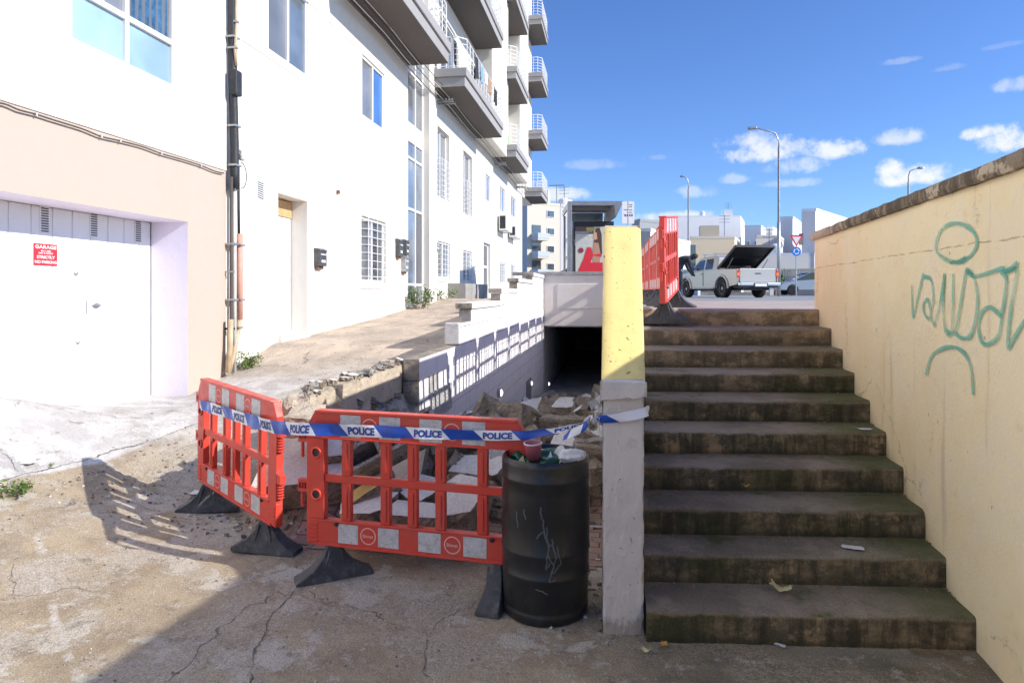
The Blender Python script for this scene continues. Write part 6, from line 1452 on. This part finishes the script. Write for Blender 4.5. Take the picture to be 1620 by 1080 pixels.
mb = MB(); c_ = z_(397.6); mb.prism([(7.3 * k * math.cos(a), c_ + 7.3 * k * math.sin(a)) for a in [i * math.pi / 14 for i in range(28)]], -.01, .01, 'y'); mb.build('roundabout_disc', M['sign_blue'], rs)
mb = MB()
for j in range(3):
    a0 = j * 2.094 + .3; n = 8; r0, r1 = 3.2 * k, 4.7 * k
    pts = [(r1 * math.cos(a0 + 1.35 * i / n), c_ + r1 * math.sin(a0 + 1.35 * i / n)) for i in range(n + 1)] + [(r0 * math.cos(a0 + 1.35 * i / n), c_ + r0 * math.sin(a0 + 1.35 * i / n)) for i in range(n, -1, -1)]
    mb.prism(pts, -.014, -.011, 'y'); am = a0 - .38; mid = (r0 + r1) / 2
    mb.prism([(mid * math.cos(am), c_ + mid * math.sin(am)), (2.3 * k * math.cos(a0), c_ + 2.3 * k * math.sin(a0)), (5.7 * k * math.cos(a0), c_ + 5.7 * k * math.sin(a0))], -.0145, -.0112, 'y')
mb.build('arrows', M['sign_white'], rs)
# ------------------------------------------------------------------ pickup with its bed cover raised
def wheel(parent, x, y, r_, wd, side, name='wheel'):
    """axis along x; side +1 outer face towards +x"""
    mb = MB(); T = Matrix.Translation((x, y, r_)) @ Matrix.Rotation(R(90) * side, 4, 'Y')
    mb.lathe([(r_ * .62, wd * .42), (r_ * .66, wd * .5), (r_ * .92, wd * .5), (r_, wd * .38), (r_, -wd * .38), (r_ * .92, -wd * .5), (r_ * .6, -wd * .5)], 28, 0, T); w_ = mb.build(name, M['tyre'], parent, smooth=True)
    mb = MB(); mb.lathe([(r_ * .64, wd * .40), (r_ * .60, wd * .46), (r_ * .56, wd * .34), (.001, wd * .30)], 24, 0, T, cap=False)
    for j in range(6): mb.box(-r_ * .07, r_ * .07, r_ * .12, r_ * .58, wd * .30, wd * .41, 0, T @ Matrix.Rotation(j * math.pi / 3, 4, 'Z'))
    mb.lathe([(r_ * .16, wd * .3), (r_ * .16, wd * .43), (r_ * .1, wd * .44)], 12, 0, T); mb.build('rim', M['rim'], w_); return w_
th_ = math.asin(.19)
tk = empty('pickup_truck', (0, 0, 1.5), YAW + 0, 'silver white double cab pickup parked with its black bed cover propped open', 'pickup truck')
rl = P(1146, HY, 26.6)                       # rear left wheel
tk.rotation_euler = (0, 0, YAW + th_ + .02)
rot = Matrix.Rotation(tk.rotation_euler.z, 4, 'Z')
HWD = .89; off = rot @ Vector((-HWD + .12, 1.15, 0)); tk.location = (rl.x - off.x, rl.y - off.y, 1.5)
# local: x right, y forward; tail at y=0, nose at y=5.1
side = [(0, .52), (0, 1.13), (2.0, 1.16), (3.75, 1.12), (4.95, 1.02), (5.12, .88), (5.15, .5), (4.75, .42)]
def arch(cx, r_, z0=.38): return [(cx + r_ * math.cos(a), z0 + r_ * math.sin(a)) for a in [i * math.pi / 10 for i in range(11)]]
low = [(4.75, .42)] + [p_ for p_ in arch(4.23, .46)] + [(3.72, .40), (1.66, .40)] + arch(1.15, .46) + [(.62, .44)]
outl = [(0, .52), (0, 1.13), (2.0, 1.16), (3.75, 1.12), (4.95, 1.02), (5.12, .88), (5.15, .5)] + low
nv = len(outl)
def shell(x0, x1, mb): mb.prism(outl, x0, x1, 'x')
mb = MB(); shell(-HWD, -HWD + .06, mb); mb.build('left_body_side', M['silver_paint'], tk, bevel=.025)
mb = MB(); shell(HWD - .06, HWD, mb); mb.build('right_body_side', M['silver_paint'], tk, bevel=.025)
mb = MB(); mb.box(-HWD + .062, HWD - .062, 1.7, 3.7, .42, 1.10); mb.prism([(3.701, .45), (3.701, 1.12), (4.93, 1.01), (5.10, .88), (5.13, .5)], -HWD + .062, HWD - .062, 'x'); mb.box(-HWD + .062, HWD - .062, .06, 1.699, .60, .66); mb.build('body', M['silver_paint'], tk, bevel=.02)
mb = MB(); mb.prism([(1.62, 1.1), (1.70, 1.66), (2.05, 1.735), (3.0, 1.72), (3.25, 1.66), (3.95, 1.12)], -.72, .72, 'x')
for v in mb.v:
    if v.z < 1.3: v.x *= 1.19
mb.build('cab', M['silver_paint'], tk, bevel=.05, seg=3)
for s_ in (-1, 1):
    def wp_(pts, nm):
        mb = MB(); lo_ = lambda z: .857 - (z - 1.1) / .56 * .137 + .004
        mb.add([(s_ * (lo_(z) + d_), y, z) for d_ in (0, .006) for (y, z) in pts], [tuple(range(len(pts))), tuple(range(2 * len(pts) - 1, len(pts) - 1, -1))]); mb.build(nm, M['car_glass'], tk)
    wp_([(2.72, 1.17), (2.72, 1.60), (3.18, 1.58), (3.72, 1.19)], 'side_window'); wp_([(1.98, 1.19), (2.02, 1.62), (2.60, 1.62), (2.60, 1.18)], 'side_window')
    mb = MB(); mb.box(s_ * .88, s_ * .905, 2.66, 2.675, .48, 1.12); mb.build('door_seam', M['black_plastic'], tk)
    mb = MB(); mb.box(s_ * .90, s_ * .93, 2.75, 2.95, .98, 1.02); mb.build('door_handle', M['silver_paint'], tk)
    mb = MB(); mb.box(s_ * .92, s_ * 1.12, 3.42, 3.50, 1.12, 1.32); mb.build('mirror', M['black_plastic'], tk, bevel=.02)
    for cy in (1.15, 4.23):
        mb = MB(); pts = arch(cy, .54) + [(cy - .46, .38)] + list(reversed(arch(cy, .46)))[1:] if False else None
        n = 14; v = []
        for i in range(n + 1):
            a = math.pi * i / n
            for (rr, xx) in ((.47, HWD - .0), (.47, HWD + .05), (.53, HWD + .045), (.56, HWD - .0)): v.append((s_ * xx, cy + rr * math.cos(a), .38 + rr * math.sin(a)))
        mb.add(v, [(i * 4 + j, (i + 1) * 4 + j, (i + 1) * 4 + (j + 1) % 4, i * 4 + (j + 1) % 4) for i in range(n) for j in range(4)]); mb.build('wheel_arch', M['silver_paint'], tk, smooth=True)
        wheel(tk, s_ * .77, cy, .375, .25, s_)
    mb = MB(); mb.box(s_ * .80, s_ * .94, 1.75, 3.6, .36, .41); mb.build('side_step', M['galv'], tk, bevel=.01)
    mb = MB(); mb.box(s_ * (HWD - .11), s_ * (HWD + .006), -.02, .05, .80, 1.08); mb.build('tail_lamp', M['lamp_red'], tk, bevel=.01); mb = MB(); mb.box(s_ * (HWD - .10), s_ * (HWD + .008), -.028, -.021, .87, .98); mb.build('tail_lamp_lens', M['lamp_orange'], tk)
mb = MB(); mb.box(-HWD + .112, HWD - .112, -.01, .055, .60, 1.145); mb.build('tailgate', M['silver_paint'], tk, bevel=.02)
mb = MB(); mb.box(-.12, .12, -.022, -.011, .93, .97); mb.build('tailgate_handle', M['black_plastic'], tk)
mb = MB(); mb.box(-HWD + .02, HWD - .02, -.20, -.015, .47, .60); mb.build('rear_bumper', M['chrome'], tk, bevel=.03)
mb = MB(); mb.box(-.30, .30, -.215, -.201, .42, .58); mb.build('plate_holder', M['black_plastic'], tk)
mb = MB(); mb.box(-.25, .25, -.222, -.216, .45, .55); mb.build('number_plate', M['sign_white'], tk)
mb = MB(); mb.box(-.55, .55, .1, 4.4, .30, .58); mb.box(-.8, .8, -.14, .5, .40, .465); mb.box(-.7, .7, 1.08, 1.22, .3, .45); mb.box(-.7, .7, 4.15, 4.3, .3, .45); mb.build('chassis', M['black_plastic'], tk)
mb = MB(); mb.box(.45, .62, -.1, -.06, .1, .44); mb.build('mud_flap', M['galv'], tk)
mb = MB(); mb.box(-.85, .85, .1, 1.55, .67, .70); mb.build('bed_floor', M['black_plastic'], tk)
cvr = MB(); ang = R(31); T = Matrix.Translation((0, 1.56, 1.20)) @ Matrix.Rotation(-ang, 4, 'X')
cvr.box(-.86, .86, -1.62, 0, 0, .05, 0, T); cvr.box(-.86, -.80, -1.62, 0, -.06, -.0005, 0, T); cvr.box(.80, .86, -1.62, 0, -.06, -.0005, 0, T); cvr.box(-.799, .799, -1.62, -1.56, -.06, -.0005, 0, T); cvr.box(-.799, .799, -.84, -.80, -.03, -.0005, 0, T)
cvr.build('bed_cover', M['black_plastic'], tk, bevel=.008)
for s_ in (-1, 1):
    mb = MB(); mb.tube([(s_ * .78, .95, 1.14), (s_ * .78, .5, 1.56)], .015, 6); mb.build('cover_strut', M['galv'], tk)
mb = MB(); mb.box(-.6, .3, .9, 1.4, .9, 1.3); mb.build('load', flat('dark_load', (.08, .05, .05), .8, var=.6), tk, bevel=.06)
for y in (2.0, 2.9):
    mb = MB(); mb.box(-.78, .78, y - .04, y + .04, 1.82, 1.85); mb.box(-.7, -.66, y - .02, y + .02, 1.70, 1.819); mb.box(.66, .7, y - .02, y + .02, 1.70, 1.819); mb.build('roof_bar', M['rim'], tk)
# parked cars
def car(label, px, Zc, rz, paint, L=4.1, base=1.5, name='parked_car', grp=None):
    p = P(px, HY, Zc); e_ = empty(name, (p.x, p.y, base), YAW + rz, label, 'car', grp); hw = .84
    lowc = [(L / 2, .55), (L / 2 - .05, .3)] + [(L / 2 - .8 + .36 * math.cos(a), .3 + .36 * math.sin(a)) for a in [i * math.pi / 8 for i in range(9)]] + [(-L / 2 + .75 + .36 * math.cos(a), .3 + .36 * math.sin(a)) for a in [i * math.pi / 8 for i in range(9)]] + [(-L / 2 + .05, .3), (-L / 2, .6)]
    body = [(-L / 2 + .05, .95), (-L * .1, 1.0), (L * .28, .92), (L / 2 - .15, .75)] + lowc
    mb = MB(); mb.prism(body, -hw, hw, 'y'); mb.build('body', paint, e_, bevel=.05, seg=2)
    mb = MB(); mb.prism([(-L / 2 + .08, .93), (-L * .40, 1.40), (-L * .22, 1.47), (L * .02, 1.44), (L * .28, .92)], -hw + .1, hw - .1, 'y')
    mb.build('cabin', M['car_glass'], e_, bevel=.05, seg=2)
    mb = MB(); mb.prism([(-L * .395, 1.42), (-L * .22, 1.495), (L * .02, 1.465), (L * .05, 1.43), (-L * .22, 1.44)], -hw + .12, hw - .12, 'y'); mb.build('roof', paint, e_, bevel=.01)
    for s_ in (-1, 1):
        mb = MB()
        for (a, b_) in (((-L * .40, 1.40), (-L / 2 + .1, .93)), ((L * .02, 1.45), (L * .28, .94)), ((-L * .12, 1.45), (-L * .12, .98))): mb.tube([(a[0], s_ * (hw - .095), a[1]), (b_[0], s_ * (hw - .085), b_[1])], .03, 6)
        mb.build('window_frame', paint, e_)
        for x in (L / 2 - .8, -L / 2 + .75):
            mb = MB(); T = Matrix.Translation((x, s_ * (hw - .1), .30)) @ Matrix.Rotation(R(90) * -s_, 4, 'X'); mb.lathe([(.19, .1), (.27, .1), (.30, .07), (.30, -.1)], 20, 0, T); w_ = mb.build('wheel', M['tyre'], e_); mb = MB(); mb.lathe([(.2, .08), (.17, .095), (.05, .085)], 16, 0, T); mb.build('rim', M['rim'], w_)
    return e_
car('dark grey car behind the underpass wall, only its curved front showing beside the shelter', 936, 24.0, R(180), flat('dark_car_paint', (.10, .11, .12), .3, .4, coat=.6))
car('pale hatchback with dark windows parked behind the road sign', 1278, 43, R(176), flat('pale_blue_car_paint', (.42, .46, .50), .3, .4, coat=.6), base=1.56)
mb = MB(); p = P(1268, HY, 70); T = Matrix.Translation((p.x, p.y, 1.5)) @ Matrix.Rotation(YAW, 4, 'Z'); mb.prism([(-1.9, .0), (-1.9, 1.0), (-1.1, 1.9), (3.2, 2.05), (3.2, .0)], -.9, .9, 'y', 0, T); vn = tag(recenter(mb.build('white_van', flat('white_van_paint', (.78, .78, .8), .35, coat=.5), bevel=.12, seg=3)), 'white van with a rounded front behind the pale hatchback', 'van')
# ------------------------------------------------------------------ person bending forward beyond the tilted barrier
def person():
    p = P(1073, HY, 20.5); e_ = empty('person', (p.x, p.y, 1.54), YAW, 'person in a dark jacket bending over behind the red barriers', 'person')
    V = [(0, 0, .86), (.02, -.02, 1.02), (.10, 0, 1.16), (.22, 0, 1.26), (.33, 0, 1.27), (.42, 0, 1.26), (.51, 0, 1.25),
         (0, -.10, .84), (.06, -.12, .46), (-.02, -.13, .07), (.13, -.13, .03), (0, .10, .84), (.02, .14, .46), (-.12, .15, .07), (.03, .15, .03),
         (.27, -.19, 1.20), (.32, -.22, .95), (.42, -.2, .74), (.46, -.19, .66), (.27, .19, 1.20), (.34, .22, .95), (.46, .18, .76), (.50, .16, .68)]
    E_ = [(0, 1), (1, 2), (2, 3), (3, 4), (4, 5), (5, 6), (0, 7), (7, 8), (8, 9), (9, 10), (0, 11), (11, 12), (12, 13), (13, 14), (3, 15), (15, 16), (16, 17), (17, 18), (3, 19), (19, 20), (20, 21), (21, 22)]
    Rd = [.15, .145, .155, .15, .06, .085, .09, .10, .07, .05, .04, .10, .07, .05, .04, .07, .05, .036, .03, .07, .05, .036, .03]
    me = bpy.data.meshes.new('body'); me.from_pydata(V, E_, []); me.materials.append(M['jacket']); o = bpy.data.objects.new('body', me); C.objects.link(o); o.parent = e_
    sk = o.modifiers.new('skin', 'SKIN'); 
    for v, r_ in zip(me.skin_vertices[0].data if me.skin_vertices else [], Rd): v.radius = (r_, r_)
    if not me.skin_vertices:
        pass
    me.skin_vertices[0].data[0].use_root = True
    o.modifiers.new('sub', 'SUBSURF').levels = 1; o.modifiers['sub'].render_levels = 2
    mb = MB(); mb.lathe([(.03, -.11), (.075, -.07), (.088, 0), (.08, .06), (.04, .11)], 14, 0, Matrix.Translation((.50, 0, 1.29)) @ Matrix.Rotation(R(70), 4, 'Y')); mb.build('hair', flat('dark_hair', (.02, .015, .012), .7), e_, smooth=True)
    mb = MB(); mb.box(-.12, .14, -.17, .17, .80, .90); mb.build('shirt_hem', M['tissue'], e_, bevel=.04)
person()
# ------------------------------------------------------------------ distant buildings
cols = {}
def pmat(c_, nm='far_render'):
    if c_ not in cols: cols[c_] = plaster(nm, c_, tuple(x * .8 for x in c_), .6, streak=.2, scale=.25)
    return cols[c_]
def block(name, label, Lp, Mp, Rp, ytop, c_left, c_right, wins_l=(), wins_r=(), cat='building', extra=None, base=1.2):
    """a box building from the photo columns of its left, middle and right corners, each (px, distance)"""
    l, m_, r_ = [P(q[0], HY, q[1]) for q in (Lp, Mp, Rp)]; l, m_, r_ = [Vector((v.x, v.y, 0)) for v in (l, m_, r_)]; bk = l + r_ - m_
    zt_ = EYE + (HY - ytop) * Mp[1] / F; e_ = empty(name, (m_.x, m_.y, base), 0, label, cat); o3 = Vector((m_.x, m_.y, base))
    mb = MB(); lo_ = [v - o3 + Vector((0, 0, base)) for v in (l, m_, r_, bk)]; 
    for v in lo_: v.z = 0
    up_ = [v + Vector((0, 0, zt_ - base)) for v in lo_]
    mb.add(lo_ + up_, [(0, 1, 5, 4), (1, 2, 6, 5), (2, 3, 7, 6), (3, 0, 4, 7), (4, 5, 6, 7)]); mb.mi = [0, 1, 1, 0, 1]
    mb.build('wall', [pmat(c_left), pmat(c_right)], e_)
    mb = MB(); pr_ = [lo_[i] + Vector((0, 0, zt_ - base)) for i in range(4)]; t_ = .25
    ctr = (pr_[0] + pr_[2]) / 2; pr_ = [ctr + (q - ctr) * .985 for q in pr_]
    for a, b_ in ((0, 1), (1, 2), (2, 3), (3, 0)): vbox(mb, pr_[a], pr_[b_], zt_ - base + .002, zt_ - base + .25, .1)
    mb.build('roof_parapet', pmat(c_right), e_)
    for (A_, B_, ws, dist) in ((lo_[0], lo_[1], wins_l, Mp[1]), (lo_[1], lo_[2], wins_r, Mp[1])):
        d_ = B_ - A_; n_ = Vector((d_.y, -d_.x, 0)).normalized()
        for (u0, u1, v0, v1, kind) in ws:
            Ht = zt_ - base; a, b_ = A_ + d_ * u0 + n_ * .02, A_ + d_ * u1 + n_ * .02
            if kind == 'b':     # balcony
                mb = MB(); a2, b2_ = a + n_ * 1.0, b_ + n_ * 1.0; z0_, z1_ = Ht * v0, Ht * v1
                mb.add([Vector((q.x, q.y, z)) for z in (z0_, z0_ + .16) for q in (a, b_, b2_, a2)], [(0, 3, 2, 1), (4, 5, 6, 7), (0, 1, 5, 4), (1, 2, 6, 5), (2, 3, 7, 6), (3, 0, 4, 7)])
                bo = mb.build('balcony', pmat(c_right), e_); mb = MB(); vbox(mb, a2, b2_, z0_ + .17, z1_, .05); vbox(mb, a, a2, z0_ + .17, z1_, .05); vbox(mb, b_, b2_, z0_ + .17, z1_, .05); mb.build('balcony_front', M['balc'], bo)
            else:
                mb = MB(); vbox(mb, a, b_, Ht * v0, Ht * v1, .06); w_ = mb.build('window', M['white_frame'] if kind == 'f' else M['glass_dark'], e_)
                if kind == 'f': mb = MB(); q = .06 * d_.normalized(); vbox(mb, a + q + n_ * .02, b_ - q + n_ * .02, Ht * v0 + .06, Ht * v1 - .06, .05); mb.build('pane', M['glass_dark'], w_)
    if extra: extra(e_, lo_, zt_ - base)
    rg = random.Random(int(Lp[0]) * 7 + int(ytop)); Ht = zt_ - base; u_, v_ = lo_[1] - lo_[0], lo_[3] - lo_[0]
    if u_.length > 2.5:
        for k in range(rg.choice((2, 3))):
            q = lo_[0] + u_ * rg.uniform(.12, .88) + v_ * rg.uniform(.12, .5); mb = MB(); r_ = rg.uniform(.35, .55)
            if rg.random() < .6: mb.lathe([(r_, 0), (r_, .9), (r_ * .5, 1.05)], 12, 0, Matrix.Translation((q.x, q.y, Ht))); mb.build('roof_tank', M['white_frame'], e_)
            else: mb.box(q.x - r_ * 1.6, q.x + r_ * 1.6, q.y - r_, q.y + r_, Ht + .003, Ht + 1.3); mb.build('roof_hut', pmat(c_left), e_)
        q = lo_[0] + u_ * rg.uniform(.2, .8) + v_ * .3; mb = MB(); mb.tube([(q.x, q.y, Ht), (q.x, q.y, Ht + 2.4)], .035, 5)
        for zq in (1.7, 2.0, 2.3): mb.tube([(q.x - .5, q.y, Ht + zq), (q.x + .5, q.y, Ht + zq)], .02, 4)
        mb.build('aerial', M['steel_grey'], e_)
    return e_
M['balc'] = flat('pale_blue_balcony_panel', (.50, .56, .62), .5)
W = []
for r_ in range(5):
    v = .06 + r_ * .19
    W += [(.58, .82, v + .05, v + .13, 'f')]
    if r_ < 4: W += [(.14, .40, v + .0, v + .15, 'w'), (.12, .46, v - .02, v + .055, 'b')]
def roof_kit(e_, lo_, Ht):
    mb = MB(); c_ = (lo_[0] + lo_[2]) / 2; mb.box(c_.x - .9, c_.x + .9, c_.y - .9, c_.y + .9, Ht + .01, Ht + 1.5); mb.build('roof_room', pmat((.7, .66, .58)), e_)
    for dx in (-2.2, 1.6): mb = MB(); mb.tube([(c_.x + dx, c_.y, Ht), (c_.x + dx, c_.y, Ht + 2.2)], .05, 6); mb.box(c_.x + dx - .7, c_.x + dx + .7, c_.y - .03, c_.y + .03, Ht + 2.0, Ht + 2.08); mb.build('aerial', M['steel_grey'], e_)
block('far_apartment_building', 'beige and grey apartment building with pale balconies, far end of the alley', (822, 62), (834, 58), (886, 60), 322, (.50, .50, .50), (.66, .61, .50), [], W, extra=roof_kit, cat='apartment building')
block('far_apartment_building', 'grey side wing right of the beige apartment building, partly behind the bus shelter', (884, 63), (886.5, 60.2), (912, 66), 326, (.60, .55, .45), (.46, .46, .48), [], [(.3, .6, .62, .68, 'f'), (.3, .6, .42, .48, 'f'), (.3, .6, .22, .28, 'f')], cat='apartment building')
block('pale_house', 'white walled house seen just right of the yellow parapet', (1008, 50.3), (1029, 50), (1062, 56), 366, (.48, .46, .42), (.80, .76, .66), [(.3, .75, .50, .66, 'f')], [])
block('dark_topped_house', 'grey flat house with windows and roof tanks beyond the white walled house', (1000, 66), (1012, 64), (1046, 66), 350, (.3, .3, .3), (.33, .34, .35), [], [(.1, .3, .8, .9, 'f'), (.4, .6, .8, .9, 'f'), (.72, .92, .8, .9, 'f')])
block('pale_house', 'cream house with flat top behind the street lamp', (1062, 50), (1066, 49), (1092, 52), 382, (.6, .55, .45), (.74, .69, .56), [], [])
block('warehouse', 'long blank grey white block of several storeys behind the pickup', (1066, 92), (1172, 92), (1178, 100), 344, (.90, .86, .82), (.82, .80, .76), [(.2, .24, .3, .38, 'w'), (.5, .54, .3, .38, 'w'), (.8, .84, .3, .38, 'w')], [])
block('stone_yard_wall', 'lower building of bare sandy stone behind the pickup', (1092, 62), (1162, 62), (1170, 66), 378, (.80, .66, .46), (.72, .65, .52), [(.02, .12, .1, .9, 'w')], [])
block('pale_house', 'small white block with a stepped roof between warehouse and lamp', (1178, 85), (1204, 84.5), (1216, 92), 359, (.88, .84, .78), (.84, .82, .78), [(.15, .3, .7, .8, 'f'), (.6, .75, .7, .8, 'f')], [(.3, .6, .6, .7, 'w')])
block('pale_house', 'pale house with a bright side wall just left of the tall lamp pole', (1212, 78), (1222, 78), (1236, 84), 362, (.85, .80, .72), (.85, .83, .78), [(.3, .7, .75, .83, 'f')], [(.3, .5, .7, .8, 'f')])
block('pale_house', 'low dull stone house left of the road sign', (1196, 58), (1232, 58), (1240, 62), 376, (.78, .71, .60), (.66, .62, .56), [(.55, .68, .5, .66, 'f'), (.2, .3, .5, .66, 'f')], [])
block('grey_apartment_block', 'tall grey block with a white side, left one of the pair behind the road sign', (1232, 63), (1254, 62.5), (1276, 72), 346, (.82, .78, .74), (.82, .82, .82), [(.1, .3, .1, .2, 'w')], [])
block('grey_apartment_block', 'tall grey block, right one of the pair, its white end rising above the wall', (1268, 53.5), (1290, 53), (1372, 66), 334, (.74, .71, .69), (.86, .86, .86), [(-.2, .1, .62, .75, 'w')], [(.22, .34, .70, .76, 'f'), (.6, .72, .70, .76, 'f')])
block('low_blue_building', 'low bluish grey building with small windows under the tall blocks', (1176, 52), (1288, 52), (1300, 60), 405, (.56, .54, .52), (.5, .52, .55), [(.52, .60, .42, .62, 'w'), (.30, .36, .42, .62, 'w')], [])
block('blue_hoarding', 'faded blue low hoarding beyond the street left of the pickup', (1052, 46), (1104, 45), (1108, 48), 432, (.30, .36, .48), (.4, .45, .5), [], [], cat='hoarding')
# balustrade wall behind the car
mb = MB(); a, b_ = P(1226, HY, 48), P(1330, HY, 46); d_ = (b_ - a); n = 26; z0_, z1_ = EYE + (HY - 437) * 47 / F, EYE + (HY - 425) * 47 / F
e_ = empty('balustrade', (a.x, a.y, 1.5), 0, 'cream balustrade over a low wall behind the road sign', 'balustrade'); o3 = Vector((a.x, a.y, 1.5))
mb = MB(); vbox(mb, a - o3, b_ - o3, 0, z0_ - 1.5 - .002, .3); mb.build('wall', pmat((.5, .47, .42)), e_)
mb = MB(); vbox(mb, a - o3, b_ - o3, z1_ - 1.5 - .08, z1_ - 1.5, .26); mb.build('rail', pmat((.74, .68, .55)), e_)
mb = MB()
for i in range(n): q = a - o3 + d_ * ((i + .5) / n); q.z = 0; mb.box(q.x - .06, q.x + .06, q.y - .06, q.y + .06, z0_ - 1.5, z1_ - 1.5 - .081)
mb.build('balusters', pmat((.74, .68, .55)), e_)
# far tree clump between the houses
def small_tree(label, px, Zc, h_, rad, seed):
    p = P(px, HY, Zc); e_ = empty('tree', (p.x, p.y, 1.5), 0, label, 'tree'); rg = random.Random(seed)
    mb = MB(); mb.tube([(0, 0, 0), (.05, 0, h_ * .4), (.1, .05, h_ * .7)], [.12, .09, .04], 6); mb.tube([(.03, 0, h_ * .35), (.4 * rad, 0, h_ * .6)], [.06, .02], 5); mb.build('trunk', M['twig'], e_)
    mb = MB()
    for _ in range(900):
        u = Vector((rg.gauss(0, 1), rg.gauss(0, 1), rg.gauss(0, 1))).normalized() * rad * rg.random() ** .4; k = noise.noise(u * 1.6 + Vector((seed, 0, 0)))
        if k < -.1: continue
        p_ = Vector((u.x, u.y, h_ * .68 + u.z * .65)); a_ = Vector((rg.gauss(0, 1), rg.gauss(0, 1), rg.gauss(0, 1))).normalized(); b2_ = a_.cross(Vector((rg.gauss(0, 1), rg.gauss(0, 1), rg.gauss(0, 1)))).normalized(); mb.quad([p_, p_ + a_ * .14 + b2_ * .07, p_ + a_ * .24, p_ + a_ * .14 - b2_ * .07], rg.choice((0, 0, 1)))
    mb.build('crown', [M['leaf'], M['leaf_light']], e_)
small_tree('small green tree between the pickup and the lamp pole, low behind the road', 1240, 50, 1.9, .9, 3)
small_tree('small dark green tree just right of the lamp pole base', 1226, 47, 1.5, .7, 5)
